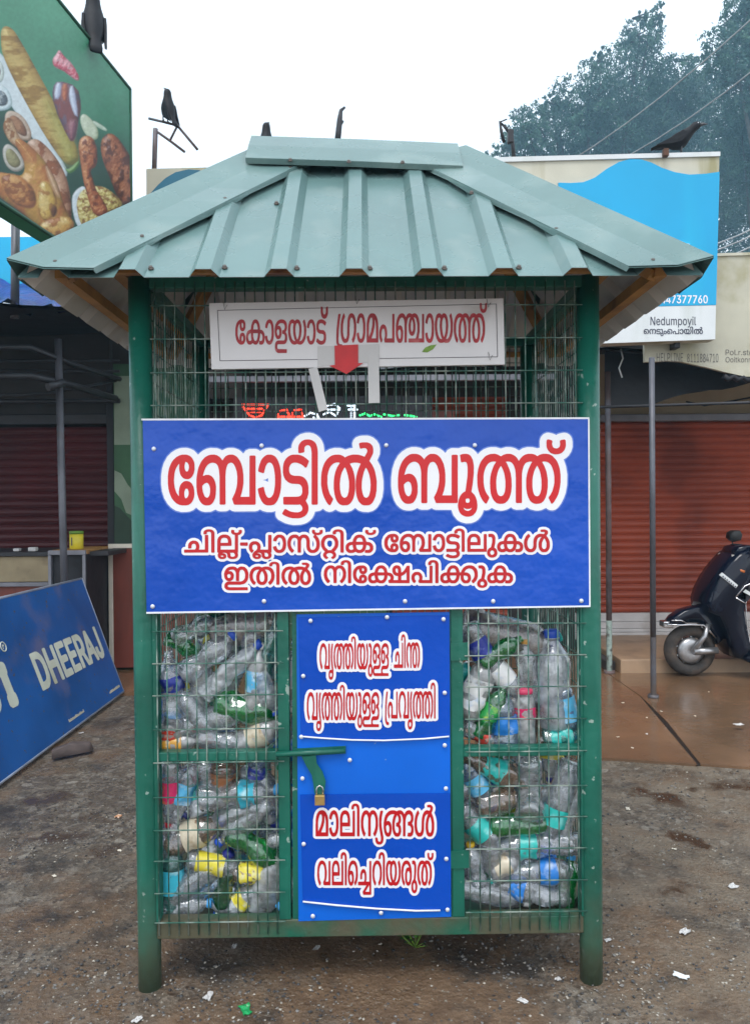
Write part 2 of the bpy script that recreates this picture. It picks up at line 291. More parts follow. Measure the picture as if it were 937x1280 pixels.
LETTERING = {
 'title': (2500, [
  [[-414,3749,-13,-3,-15,-7,-8,-7,-9,-11,-6,-12,-3,-15,0,-31,4,-6,7,-1,24,5,5,2,2,5,-1,14,2,13,6,9,8,5,9,1,7,-2,7,-5,5,-10,3,-13,2,-21,-3,-346,3,-4,3,-2,30,0,4,2,2,5,3,348,-2,25,-3,13,-5,16,-7,11,-11,10,-14,8,-10,3,-8,1],
[-35,3727,-15,-3,-4,-2,-3,-4,0,-6,5,-23,3,-4,5,-1,11,3,14,1,10,-3,5,-7,2,-6,0,-7,-3,-8,-15,-28,-18,8,-21,6,-10,1,-29,1,-14,-3,-16,-4,-16,-7,-8,-6,-14,11,-17,7,-13,2,-22,0,-22,-5,-14,-8,-19,-16,-15,-21,-9,-17,-8,-23,-7,-30,-3,-30,-1,-46,1,-15,6,-36,5,-20,9,-25,17,-33,7,-9,9,-7,5,-1,5,4,16,32,1,5,-1,4,-13,18,-10,18,-10,34,-4,30,1,54,7,30,7,20,7,13,6,7,10,10,11,6,12,4,17,0,7,-3,-18,-29,-13,-32,-8,-35,-3,-32,-1,-44,5,-38,7,-29,9,-19,5,-9,13,-13,14,-6,9,-2,28,1,13,5,11,9,10,14,7,13,9,29,5,29,1,15,-1,59,-3,23,-5,26,-10,29,-16,30,15,5,15,2,22,-1,21,-6,-12,-26,-10,-28,-8,-31,-5,-34,-1,-29,3,-49,6,-32,11,-26,6,-8,12,-12,6,-4,15,-4,22,0,12,2,11,6,10,10,9,14,12,29,7,37,2,63,-3,24,-8,43,-8,24,-12,24,-18,25,24,47,3,14,0,21,-3,13,-4,9,-12,13,-5,3,-17,6],
[-1249,3652,-19,-5,-21,-11,-21,-19,-13,-19,-10,-22,-6,-16,-5,-24,-4,-30,0,-49,4,-36,7,-30,13,-31,15,-21,15,-14,13,-8,8,-4,20,-4,29,0,15,4,11,7,12,12,9,18,5,16,2,18,-1,28,-4,21,-7,15,-5,8,-13,12,-11,4,-10,2,-12,-1,-11,-5,-14,-12,-7,-12,-5,-13,-5,-30,1,-30,-12,16,-7,13,-9,30,-4,30,-1,20,4,42,4,20,8,20,11,18,10,11,-1,-34,2,-18,5,-20,8,-14,11,-12,15,-6,19,-1,9,3,7,4,12,12,10,20,6,27,0,31,-2,14,-5,15,-9,16,-12,13,-14,7,-14,4],
[-1058,3650,-16,-4,-12,-6,-13,-9,-16,-17,-10,-14,-9,-19,-8,-19,-6,-26,-5,-27,-3,-26,0,-50,2,-27,4,-26,7,-22,5,-14,10,-16,12,-12,9,-5,11,-3,19,0,8,1,12,6,9,9,6,8,11,24,5,28,2,46,-2,19,-3,15,-4,11,-6,13,-12,15,-9,6,-11,5,-21,0,-20,-8,1,8,9,28,8,19,9,14,8,9,12,8,10,3,12,1,15,-4,8,-5,5,-6,6,-12,6,-25,3,-43,-1,-184,2,-4,4,-1,27,0,5,3,2,4,1,183,3,39,5,24,8,19,6,6,8,4,8,2,9,-3,4,-3,6,-6,9,-17,10,-31,4,-36,-2,-47,-5,-28,-9,-31,-21,-44,11,-34,3,-3,4,-2,133,-1,5,2,3,5,2,318,-2,5,-5,3,-28,0,-4,-2,-2,-4,-3,-273,-60,0,9,28,9,42,3,23,0,54,-4,37,-6,28,-7,20,-8,15,-7,11,-12,14,-16,10,-13,4,-19,0,-12,-3,-14,-7,-11,-12,-11,-17,-12,16,-9,9,-15,10,-19,5],
[-673,3648,-11,-3,-13,-9,-10,-9,-9,-12,-6,-12,-8,-21,-7,-26,-3,-17,2,-3,3,-4,26,-9,7,0,3,5,2,11,9,31,11,19,8,5,7,1,9,-3,9,-9,6,-12,6,-23,5,-40,0,-19,1,-4,-1,-42,-4,-28,-4,-21,-5,-15,-10,-15,-8,-6,-12,-2,-8,4,-4,4,-8,14,-7,25,-4,22,-2,4,-6,1,-23,-7,-9,-4,-2,-6,4,-24,7,-25,12,-27,8,-12,9,-10,10,-6,14,-4,23,0,18,4,7,4,12,12,8,12,11,25,7,24,6,35,2,30,1,49,-3,39,-5,30,-8,26,-9,20,-8,12,-9,10,-13,7,-13,4],
[-504,3647,-17,-4,-17,-10,-14,-13,-12,-21,-5,-16,-3,-20,-1,-34,4,-23,5,-14,8,-15,17,-16,12,-6,16,-5,41,-2,12,-4,4,-3,6,-8,4,-12,1,-26,-3,-13,-4,-8,-6,-6,-10,-4,-15,-2,-83,0,-5,-1,-3,-6,0,-40,2,-4,5,-2,95,-1,10,2,8,-7,5,-6,3,-8,1,-9,-2,-8,-6,-7,-8,-5,-14,-4,-24,1,-21,4,-14,5,-22,13,-6,1,-6,-5,-12,-21,-2,-5,2,-5,7,-5,25,-12,14,-5,21,-5,35,-1,12,1,15,3,21,10,13,12,5,8,6,14,2,7,0,22,-1,8,-3,7,-14,27,10,17,7,24,2,10,0,39,-1,10,-3,16,-7,18,-11,15,-12,10,-8,4,-17,5,-34,1,-13,3,-9,3,-5,4,-6,9,-4,14,1,23,7,16,8,9,6,4,9,3,15,1,14,-3,20,-8,17,-12,11,-11,6,-1,6,5,15,38,-2,5,-15,14,-17,12,-15,8,-16,5,-14,2],
[-1229,3602,1,1,7,-2,8,-6,4,-8,3,-9,1,-14,-3,-13,-4,-10,-7,-4,-7,3,-3,3,-5,18,-1,7,1,14],
[-155,3558,1,1,3,-5,7,-15,10,-35,7,-40,0,-35,-3,-36,-8,-26,-5,-8,-5,-3,-8,-3,-5,0,-5,2,-8,7,-4,6,-6,16,-4,27,-1,37,4,37,5,22,8,23,10,18],
[-13,3556,8,-10,6,-13,10,-27,6,-35,2,-33,-3,-39,-5,-21,-4,-12,-5,-8,-6,-4,-5,-2,-6,0,-6,3,-5,3,-3,6,-7,19,-5,32,1,38,3,29,11,43],
[-1090,3460,4,1,8,-4,5,-7,5,-11,4,-19,-1,-23,-3,-18,-4,-9,-4,-6,-8,-5,-9,3,-7,5,-3,6,-9,23,-4,26,-1,17,2,3,12,12],
[-1224,3422,7,-1,4,-7,4,-13,0,-17,-3,-10,-6,-11,-5,-4,-8,-3,-3,6,-4,16,0,21,6,17,3,5],
[1221,3738,-5,-5,-2,-13,0,-25,2,-12,3,-8,7,-13,12,-12,7,-5,13,-5,13,-3,16,0,13,2,11,4,10,6,15,16,5,11,5,18,0,25,-2,13,-4,5,-6,1,-21,-4,-6,-3,-2,-7,2,-18,-3,-16,-7,-8,-9,-4,-8,-1,-16,4,-7,8,-5,18,3,17,-2,7,-12,5,-15,3],
[303,3647,-16,-4,-10,-5,-16,-11,-13,-13,-12,-16,-10,-18,-9,-24,-6,-21,-4,-26,-3,-26,0,-54,1,-15,4,-29,5,-17,6,-19,12,-20,12,-12,10,-6,16,-3,17,1,10,3,10,5,10,12,10,18,7,22,3,14,1,47,-2,18,-4,15,-7,20,-9,12,-7,7,-5,4,-14,6,-11,1,-11,-1,-20,-8,5,20,7,21,9,18,9,12,11,10,10,5,9,3,15,0,14,-6,9,-9,8,-14,6,-26,2,-25,-1,-195,3,-4,4,-2,28,0,5,3,1,5,2,191,3,37,6,21,10,16,8,5,14,2,9,-4,7,-7,10,-18,8,-27,5,-29,0,-21,-1,-29,-6,-35,-10,-32,-19,-38,0,-7,11,-29,3,-3,4,-1,135,-1,5,2,3,5,2,314,-2,4,-5,3,-29,0,-3,-2,-3,-4,-2,-269,-62,0,-1,0,12,32,8,39,2,22,0,50,-3,32,-8,38,-14,30,-7,11,-12,13,-14,10,-16,5,-20,0,-12,-2,-16,-10,-12,-12,-9,-14,-7,10,-11,12,-10,8,-11,5,-16,4],
[648,3644,-16,-4,-4,-2,-2,-3,5,-42,2,-4,4,-2,4,0,11,3,12,-1,4,-2,4,-7,3,-13,2,-16,0,-28,-2,-34,-14,-98,-17,-10,-10,-10,-11,-16,-8,-22,-3,-15,-3,-20,1,-18,6,-23,8,-14,9,-10,7,-5,15,-7,13,-3,14,0,16,3,12,6,5,3,14,15,5,9,6,17,2,18,0,12,-4,29,-8,23,-9,15,-13,13,-6,5,9,52,8,73,0,24,1,5,-1,27,-5,32,-4,11,-8,16,-11,11,-7,4,-13,4],
[837,3643,-16,-4,-17,-8,-9,-6,-18,-20,-12,-18,-8,-18,-9,-30,-3,-19,-3,-21,0,-53,2,-23,4,-24,10,-32,6,-14,12,-23,16,-20,6,-4,5,0,3,2,16,33,1,6,-1,4,-14,19,-8,14,-7,20,-4,16,-4,28,0,23,0,22,3,22,4,15,7,19,6,12,8,11,8,8,6,4,9,4,13,3,12,0,10,-2,-15,-23,-7,-16,-13,-39,-5,-23,-2,-21,-1,-30,1,-4,0,-22,4,-33,3,-13,8,-22,10,-17,17,-16,11,-4,15,-3,19,1,15,5,18,16,4,7,8,14,7,20,5,22,3,34,-1,51,-5,35,-9,31,-15,35,-9,14,10,3,10,-1,11,-2,7,-4,8,-8,9,-15,8,-26,3,-28,0,-19,1,-5,-1,-168,2,-5,6,-2,28,0,4,1,2,4,1,190,4,28,8,27,10,17,12,9,17,5,11,0,8,-2,-10,-16,-16,-34,-9,-30,-6,-33,-1,-15,0,-42,1,-14,5,-33,7,-22,8,-16,6,-10,12,-11,14,-7,15,-3,21,2,15,5,13,11,7,10,8,14,9,29,6,39,1,51,-4,31,-6,31,-14,36,-14,26,10,3,18,-1,12,-5,10,-7,10,-12,8,-16,10,-32,4,-30,0,-39,-4,-25,-10,-34,-13,-25,-12,-16,-1,-6,18,-38,3,-1,4,0,12,11,20,33,10,21,8,31,5,25,3,24,0,48,-5,42,-5,18,-7,20,-6,14,-11,16,-21,22,-18,10,-19,4,-24,1,-14,-3,-11,-4,-17,-9,-15,10,-16,5,-8,1,-24,0,-19,-5,-18,-11,-15,-16,-11,-16,-12,21,-12,12,-9,6,-15,7,-12,3,-21,0,-22,-6,-18,-11,-21,12,-12,4,-9,2],
[1149,3561,4,-5,8,-16,7,-18,5,-21,5,-35,1,-38,-2,-27,-7,-27,-9,-16,-5,-3,-9,-2,-11,4,-6,6,-4,7,-5,16,-4,28,0,48,3,26,8,30,8,20],
[903,3561,7,-11,6,-13,8,-22,4,-18,5,-38,0,-41,-4,-31,-8,-19,-4,-6,-5,-4,-11,-3,-9,3,-6,5,-5,7,-5,16,-4,25,-1,44,3,32,7,29,8,23],
[271,3459,3,1,8,-4,4,-2,4,-7,4,-11,3,-18,0,-19,-5,-24,-8,-12,-8,-4,-11,4,-8,11,-7,18,-5,31,0,16,2,3,12,12],
[670,3341,10,1,8,-4,2,-9,-1,-8,-3,-6,-5,-3,-12,1,-3,1,-3,5,-1,16,2,3],
[647,3279,2,0,8,-5,14,-4,17,1,10,4,4,4,2,-1,-2,-5,-6,-8,-8,-5,-8,-3,-9,1,-13,5,-6,6],
  ],
  [[-420,3794,-33,-9,-26,-18,-14,-16,-13,-22,-6,-19,-2,-18,-23,-6,-16,-8,-28,-22,-15,15,-16,11,-21,9,-17,3,-24,0,-15,-3,-21,-8,-15,-10,-14,9,-14,5,-47,0,-23,-10,-16,-21,-14,15,-15,11,-15,7,-21,6,-28,1,-14,-2,-15,-5,-20,-10,-17,9,-19,6,-43,2,-28,-6,-20,-10,-19,-13,-16,-16,-27,28,-21,11,-17,5,-14,3,-30,-1,-19,-3,-25,-10,-28,-18,-28,-29,-23,-42,-11,-38,-7,-47,-1,-56,6,-49,15,-49,21,-36,23,-25,32,-21,37,-10,38,0,22,4,22,9,19,17,13,-13,13,-8,13,-6,21,-4,39,2,31,14,16,-9,17,-4,38,1,13,4,11,8,17,-10,16,-4,139,0,17,4,15,9,19,-11,27,-7,33,-1,27,7,-2,-18,2,-15,7,-14,11,-12,45,-24,28,-8,31,-5,46,2,25,6,19,8,18,13,16,16,13,23,7,22,31,5,12,6,9,9,23,-17,22,-6,21,4,20,13,16,-10,17,-6,15,-2,31,0,29,8,26,19,20,-16,27,-10,41,-3,28,7,17,10,16,14,21,33,14,37,8,56,0,53,-7,55,-14,49,-19,37,17,41,2,37,-6,30,-15,25,-24,21,-26,11,-14,3,-32,0,-23,-3,-25,-10,-16,-18,-7,-22,3,-30,-23,-3,-27,-8,-19,7,-19,4,-36,1,-34,-9,-33,-20,-6,51,-9,24,-15,22,-21,19,-21,11,-28,6],
[-673,3489,0,-26,-18,10,-20,3,22,4],
[1215,3784,-21,-9,-16,-17,-6,-13,-4,-19,1,-42,-17,-5,-33,8,-35,1,-31,-8,-26,-15,-28,16,-27,7,-34,1,-34,-10,-34,10,-34,0,-22,-4,-26,-10,-21,-14,-21,-20,-10,15,-19,18,-17,10,-25,7,-30,0,-29,-8,-40,2,-13,-2,-22,-12,-14,-20,-14,15,-19,13,-17,8,-20,5,-26,0,-15,-2,-13,-4,-22,-11,-22,12,-28,6,-32,0,-32,-9,-34,-21,-27,-27,-22,-38,-17,-51,-8,-61,-1,-59,6,-51,14,-45,17,-29,20,-20,21,-13,25,-6,21,-1,16,2,17,5,18,10,15,-8,16,-4,40,0,14,4,13,8,13,-9,16,-4,105,-1,14,-37,23,-29,13,-10,18,-9,33,-8,33,2,22,7,13,7,12,9,20,22,10,17,9,26,15,-2,14,2,13,5,12,9,29,-14,28,-5,17,0,26,6,16,7,15,10,16,-12,21,-6,44,1,15,6,12,11,25,-16,34,-8,19,-1,22,4,31,14,13,-10,15,-6,16,-1,17,4,12,7,13,13,17,23,18,35,13,35,10,56,2,69,-9,59,-15,45,18,11,17,16,16,25,10,32,0,37,-4,22,-7,14,-12,14,-16,8,-14,3,-14,-1,-27,-6,-18,-9,-12,7,-16,5,-22,5],
  ],
  [[-421,3803,-35,-10,-28,-19,-16,-17,-13,-22,-10,-36,-33,-13,-24,-18,-35,25,-35,10,-39,-3,-36,-16,-28,12,-47,0,-23,-9,-17,-16,-27,20,-37,13,-37,-1,-39,-14,-36,14,-44,2,-24,-5,-25,-11,-33,-25,-30,27,-42,15,-41,0,-45,-14,-30,-19,-28,-31,-21,-36,-16,-46,-7,-49,0,-58,6,-50,16,-51,21,-37,22,-25,29,-21,28,-10,25,-4,48,2,28,10,20,15,29,-20,31,-8,40,2,30,12,16,-8,16,-2,38,0,26,10,30,-11,137,-1,18,2,19,9,17,-9,25,-7,52,2,6,-31,21,-24,45,-23,60,-13,48,1,46,15,20,13,17,17,14,24,8,21,24,3,20,12,23,-14,22,-5,21,3,21,10,32,-13,47,-2,29,8,25,16,25,-16,29,-9,37,0,29,8,25,15,30,38,17,46,9,56,0,56,-7,55,-15,50,-17,36,15,40,2,44,-7,28,-15,25,-25,23,-27,12,-21,4,-47,-2,-30,-9,-20,-18,-11,-25,-1,-30,-39,-10,-36,11,-38,0,-34,-8,-25,-12,-5,32,-9,26,-13,23,-16,17,-38,21,-27,6],
[1214,3793,-25,-11,-19,-20,-9,-27,-2,-45,-7,-2,-32,8,-37,0,-32,-7,-24,-13,-27,14,-28,7,-34,0,-34,-8,-34,9,-34,0,-24,-4,-26,-10,-38,-29,-33,31,-40,13,-31,0,-28,-7,-53,0,-21,-9,-17,-17,-33,24,-36,11,-41,-2,-34,-14,-21,10,-30,7,-32,-1,-35,-9,-36,-22,-28,-29,-22,-39,-18,-53,-9,-62,0,-60,6,-54,15,-46,17,-30,20,-21,22,-13,22,-8,45,0,36,14,15,-8,16,-3,40,0,27,10,29,-10,99,-1,14,-35,24,-30,34,-21,35,-8,34,3,32,11,18,11,18,19,13,20,10,25,26,2,22,11,27,-12,30,-4,45,5,28,15,18,-11,20,-5,44,1,28,14,23,-13,36,-8,37,2,33,13,15,-10,16,-4,18,-1,17,6,27,21,18,24,19,35,13,38,11,57,2,70,-7,50,-15,49,32,28,17,27,9,34,1,39,-5,23,-8,17,-14,15,-17,9,-31,3,-29,-6,-17,-7,-37,12],
  ],
 ]),
 'lines': (5000, [
  [[-2161,6292,-16,-1,-28,-12,-13,-13,-3,-7,-3,-23,3,-9,5,-4,32,4,6,6,0,13,3,6,15,7,20,0,15,-10,5,-16,-2,-251,5,-6,35,0,6,7,2,254,-2,13,-10,20,-22,15,-15,5,-19,3],
[-420,6278,-28,-5,-24,-16,-8,-16,0,-24,5,-6,5,-2,33,6,3,4,-1,11,3,9,14,7,20,-1,12,-5,5,-7,5,-21,-2,-245,6,-5,34,-1,6,8,2,245,-4,26,-6,11,-12,13,-13,8,-33,7],
[-1844,6283,-6,-11,-1,-24,4,-9,15,-16,24,-9,10,-1,-3,-7,-2,-190,-191,1,1,49,142,0,4,6,1,46,-3,26,-7,26,-13,22,-21,18,-30,9,-41,1,-35,-12,-29,-28,-10,-24,-4,-26,-2,-147,4,-7,14,-2,-11,-21,0,-26,5,-14,17,-17,7,-3,17,-5,32,0,18,5,17,16,4,8,0,20,-4,9,-12,12,-7,4,-17,4,-19,1,25,7,22,-2,16,-7,8,-20,2,-26,6,-9,17,-15,23,-8,39,0,26,6,14,8,10,10,8,16,0,28,-8,17,6,2,3,7,2,225,-3,6,12,1,15,5,9,5,15,15,6,19,-2,16,-8,10,-30,-4,-6,-6,2,-17,-7,-8,-17,-6,-13,0,-17,5,-5,5,-2,6,2,15,-4,5,-11,4],
[-753,6274,-5,-5,-3,-10,2,-22,12,-17,21,-14,-15,-19,-3,-11,22,-24,7,-11,13,-39,0,-43,-7,-24,-10,-17,-9,-9,-9,-4,-18,-3,-15,5,-11,12,-7,21,-2,17,1,70,-5,28,-14,29,-21,19,-22,8,-35,0,-23,-9,-22,-20,-19,20,-16,8,-10,2,-35,0,-28,-9,-16,-11,-15,-17,-11,-20,-8,-22,-5,-30,3,-43,8,-31,16,-31,30,-32,11,0,20,21,3,9,-1,5,-24,24,-11,24,-6,21,-2,22,2,22,5,16,14,25,12,9,20,5,22,-7,10,-13,5,-12,2,-11,-1,-152,4,-7,34,-1,8,6,2,147,2,15,11,25,8,5,14,4,20,-4,11,-15,6,-28,-1,-72,3,-19,4,-18,7,-15,22,-24,22,-11,39,-2,17,2,26,12,20,19,12,22,9,33,3,26,-3,36,-8,33,-12,24,-11,16,-18,19,34,0,34,10,18,15,5,9,1,26,-3,8,-5,4,-30,-4,-6,-6,2,-15,-7,-10,-18,-5,-13,0,-21,8,-3,5,0,18,-4,5,-26,5],
[-34,6268,-6,-13,0,-22,5,-10,18,-16,22,-8,43,-3,28,7,22,14,10,20,-2,23,-8,8,-30,-5,-4,-4,0,-18,-3,-6,-22,-7,-13,0,-17,6,-7,10,2,13,-3,7,-11,3],
[-1219,6213,-21,-9,-24,-21,-15,-24,-6,-26,3,-5,9,-3,28,-5,4,4,11,27,14,16,12,5,9,0,14,-5,12,-12,5,-10,8,-31,2,-23,-3,-28,-7,-28,-6,-13,-12,-11,-12,-5,-16,0,-15,9,-6,8,-10,29,-7,6,-35,-6,-4,-4,-1,-6,6,-22,9,-19,26,-27,18,-8,17,-2,39,2,24,12,15,15,15,26,6,21,5,37,-4,59,-6,22,-10,19,-19,22,-30,14],
[-544,6207,-26,-6,-17,-8,-20,-16,-15,-19,-15,-37,-2,-13,0,-37,6,-30,19,-35,27,-28,-21,-26,-4,-20,2,-15,7,-15,13,-13,18,-12,8,-1,18,12,4,7,-2,7,-11,6,-11,15,-2,9,7,14,13,8,13,4,26,0,22,-10,9,-17,-2,-11,-5,-8,-18,-10,-1,-10,18,-15,9,-1,20,12,13,12,8,14,2,13,-2,19,-10,18,-14,13,27,25,22,37,7,30,0,39,-2,13,-14,37,-28,31,-28,15,-20,4],
[-136,6204,-29,-10,-17,-15,-19,-31,-7,-20,-3,-20,-28,-2,-22,-6,-18,-10,-17,-17,-10,-22,-2,-28,4,-24,8,-16,21,-19,13,-6,20,-2,39,2,30,14,26,-15,20,-2,36,2,24,12,18,17,19,39,5,37,11,0,17,-5,11,-7,7,-14,0,-20,-3,-9,-6,-6,-13,-5,-24,2,-14,-1,-9,-28,1,-7,6,-5,46,-3,17,2,18,8,20,21,7,22,1,39,-10,24,-19,20,-20,10,-43,7,-13,46,-13,22,-15,16,-17,9,-15,5],
[-2201,6216,-4,-7,-2,-190,-80,0,6,18,3,30,-5,24,-9,20,-11,13,-19,12,-18,5,-30,0,-21,-7,-16,-9,-17,-22,-8,-26,0,-32,3,-9,4,-3,35,5,4,6,0,26,7,17,9,8,17,4,15,-6,11,-17,2,-30,-9,-21,-5,-5,-142,1,-6,-8,1,-31,7,-3,315,-1,4,6,1,227,-7,6],
[-1348,6210,-4,-7,-2,-191,-106,0,6,25,0,21,-6,24,-8,14,-17,17,-20,10,-10,3,-39,0,-31,-14,-17,-20,-8,-15,-4,-19,1,-35,14,-31,17,-19,7,-4,6,1,9,9,12,17,0,7,-14,14,-7,16,1,22,9,19,19,9,13,0,13,-5,6,-6,8,-18,-1,-26,-7,-16,-5,-7,-15,-9,-25,-23,-13,-24,0,-22,2,-8,6,-12,13,-13,23,-10,33,0,19,5,15,11,8,18,1,8,-10,22,-22,12,-29,4,23,6,21,-2,17,-11,5,-20,0,-17,6,-11,8,-11,18,-10,17,-5,37,0,21,7,18,16,8,17,0,24,-11,22,8,2,3,6,2,225,-6,8],
[-1950,6177,25,-2,14,-7,7,-6,9,-24,2,-31,-100,1,0,22,9,30,12,11],
[-123,6163,19,-2,17,-10,9,-17,6,-27,-92,2,5,21,11,21,10,7],
[-537,6164,32,0,23,-9,18,-19,9,-21,4,-21,-2,-29,-14,-31,-11,-13,-18,-14,1,-11,-9,2,-45,-1,0,11,-22,18,-11,15,-7,17,-4,22,0,15,9,30,10,17,8,8,18,10],
[-1727,6111,-4,-7,0,-30,6,-8,90,-1,8,6,0,34,-5,6],
[-166,6065,94,0,0,-16,-12,-34,-7,-9,-21,-9,-15,0,-17,7,-7,8,-9,19],
[-228,6064,15,0,2,-3,3,-28,8,-26,-22,-9,-16,0,-12,5,-7,7,-5,15,0,9,4,12,8,9],
[-1868,5973,42,0,6,-2,9,-8,7,-12,2,-13,-3,-9,-7,-6,-14,-5,-17,0,-13,5,-5,9,-2,28],
[-1406,5969,34,-1,18,-21,3,-13,-4,-13,-13,-7,-15,0,-10,5,-6,13,0,22],
[-1976,5937,16,-3,3,-6,-1,-6,-10,-5,-18,3,-6,7,-1,6],
[-1508,5933,6,1,12,-5,0,-11,-10,-5,-17,4,-7,6,0,5],
[1226,6276,-14,-1,-24,-10,-17,-19,-4,-13,0,-14,3,-8,5,-4,24,2,13,6,0,15,7,9,11,4,17,0,12,-7,6,-15,2,-24,-1,-232,5,-6,31,0,6,7,1,261,-7,22,-16,16,-24,9,-17,3],
[2367,6254,-18,-1,-9,-5,-1,-10,5,-13,9,-6,33,2,8,-3,3,-4,-2,-12,-11,-11,-22,5,-35,1,-13,-3,-20,-7,-26,-21,-17,-29,-7,-24,-2,-19,0,-55,-5,-24,-5,-12,-14,-12,-17,-2,-21,10,-13,22,-7,25,0,42,5,19,13,30,23,24,0,9,-16,22,-8,6,-5,-2,-31,-32,-21,-43,-5,-24,-2,-35,4,-39,9,-26,12,-21,15,-15,18,-10,15,-4,35,-1,13,3,15,7,18,17,12,22,5,16,2,15,0,50,8,40,9,18,11,11,28,9,10,0,-17,-24,-14,-31,-7,-23,-3,-24,3,-37,11,-35,22,-25,9,-5,17,-5,31,0,11,2,16,8,17,17,12,24,5,17,2,20,-2,46,-6,26,-14,30,-26,33,21,28,2,9,0,20,-10,15,-17,10,-22,5],
[315,6211,-28,-7,-16,-7,-35,-35,-12,-24,-4,-17,-3,-20,2,-43,6,-24,12,-24,28,-29,18,-10,19,-6,15,-3,39,0,18,4,13,8,13,12,5,10,5,17,1,22,-8,23,-11,14,-24,12,-26,0,-11,-2,-15,-10,-9,-11,-8,-17,0,-30,-3,-1,-10,7,-7,10,-11,23,-5,17,3,48,16,32,19,14,1,-33,10,-22,22,-17,10,-2,26,0,18,7,15,16,8,17,2,28,-7,24,-20,20,-28,10],
[521,6210,-35,-13,-26,-21,-20,-31,-10,-28,-5,-39,4,-52,7,-20,9,-17,18,-18,26,-10,26,-1,11,3,11,5,17,17,8,16,5,13,2,28,-4,28,-10,20,-17,15,-20,8,-24,1,-20,-6,12,27,17,20,20,9,22,5,13,-3,16,-7,10,-9,7,-17,4,-33,-1,-128,3,-7,31,-1,8,6,1,130,5,37,5,12,8,11,11,5,11,2,13,-4,15,-10,11,-20,7,-25,0,-39,-5,-20,-14,-29,-19,-25,0,-6,12,-22,7,-4,143,-1,7,4,3,230,-4,7,-32,1,-8,-6,-2,-193,-63,0,12,27,7,26,2,30,-2,28,-8,35,-10,20,-21,24,-18,10,-15,4,-33,1,-26,-10,-20,-19,-19,17,-22,10,-11,3],
[940,6206,-22,-8,-19,-17,-17,-29,-7,-26,4,-4,8,-4,27,-4,4,3,8,22,12,19,15,7,9,0,12,-5,14,-16,9,-30,2,-47,-7,-35,-14,-25,-17,-8,-13,0,-16,10,-6,11,-8,26,-5,4,-6,2,-22,-5,-9,-3,-4,-7,12,-37,7,-11,21,-22,24,-10,35,0,18,4,13,8,17,17,12,20,7,23,5,29,0,47,-4,29,-7,24,-12,20,-18,19,-25,10],
[1121,6205,-33,-11,-22,-21,-10,-33,-1,-17,5,-20,10,-18,21,-16,37,-9,40,-1,21,-7,7,-13,0,-17,-5,-11,-7,-5,-21,-4,-100,0,-6,-5,0,-31,8,-6,115,0,13,-11,5,-14,-7,-13,-6,-5,-32,-6,-41,6,-34,16,-9,0,-18,-23,-1,-7,6,-7,17,-8,28,-10,26,-5,44,-1,15,3,22,7,13,9,13,15,6,13,2,15,-2,18,-5,13,-11,15,9,11,7,19,3,22,-5,28,-9,18,-18,16,-32,9,-42,1,-21,5,-11,7,-5,17,5,15,7,7,17,7,15,2,31,-5,50,-22,11,15,10,17,0,4,-6,7,-26,13,-28,10,-15,3],
[1412,6203,-13,-4,-22,-12,-15,-15,-15,-30,-5,-24,1,-157,7,-3,255,-1,3,7,0,231,-7,3,-26,0,-8,-6,-2,-194,-178,2,0,49,129,-1,6,3,2,5,0,67,-6,29,-13,22,-21,19,-20,8,-11,3],
[1643,6201,-9,-2,-6,-7,5,-31,7,-6,20,4,9,-2,8,-7,5,-19,-2,-44,-16,-69,-23,-11,-15,-15,-10,-17,-5,-18,0,-30,10,-22,22,-20,24,-8,28,0,26,9,16,13,12,22,3,13,-3,31,-9,22,-15,17,-15,9,14,72,3,61,-8,26,-9,13,-11,9,-19,8],
[1908,6199,-26,-11,-20,-20,-14,-26,-10,-39,-24,-3,-24,-7,-18,-11,-13,-15,-10,-22,-2,-24,4,-28,12,-22,15,-13,24,-8,33,-1,13,3,26,13,20,-11,15,-5,33,0,17,4,13,8,11,8,14,17,-4,-25,1,-5,7,-5,13,-3,35,0,24,7,18,18,7,15,5,17,0,33,-10,26,-13,16,-22,13,-17,6,-27,3,-2,22,-10,28,-11,18,-17,17,-28,12],
[346,6172,8,0,10,-5,7,-13,0,-8,-4,-11,-9,-5,-11,3,-7,15,0,9],
[1426,6161,14,0,15,-4,15,-12,10,-28,-1,-27,-92,2,2,34,10,22,11,9],
[1922,6157,10,0,15,-5,8,-6,10,-20,4,-24,-86,1,7,26,9,17,7,5],
[2388,6131,2,2,6,-6,10,-15,10,-26,5,-20,-3,-52,-10,-20,-15,-7,-8,0,-16,8,-9,19,-2,11,0,39,5,20,15,32],
[497,6071,16,-5,8,-8,4,-14,-3,-27,-9,-11,-6,-3,-9,0,-15,8,-9,15,-5,17,2,15,14,9],
[1883,6059,88,0,-4,-28,-10,-24,-11,-11,-13,-5,-15,0,-15,7,-7,8,-7,14,-4,13],
[1823,6058,15,0,3,-29,8,-28,-20,-9,-15,0,-9,3,-8,9,-6,21,6,18,9,8],
[2016,6056,18,-2,17,-10,7,-14,0,-18,-5,-13,-14,-8,-32,2,-8,-6,12,37],
[351,6044,13,-3,4,-10,0,-13,-10,-13,-14,-4,-5,8,-2,17,5,13],
[1677,5976,9,0,16,-11,5,-11,1,-11,-1,-10,-6,-11,-19,-8,-19,6,-9,17,0,13,7,17,5,5],
[-1284,5846,-22,-3,-20,-10,-14,-17,-2,-22,3,-8,4,-4,26,2,9,6,5,19,17,7,13,0,10,-5,6,-7,4,-13,-2,-251,5,-6,33,0,6,8,2,255,-2,11,-8,16,-6,6,-20,11,-28,6],
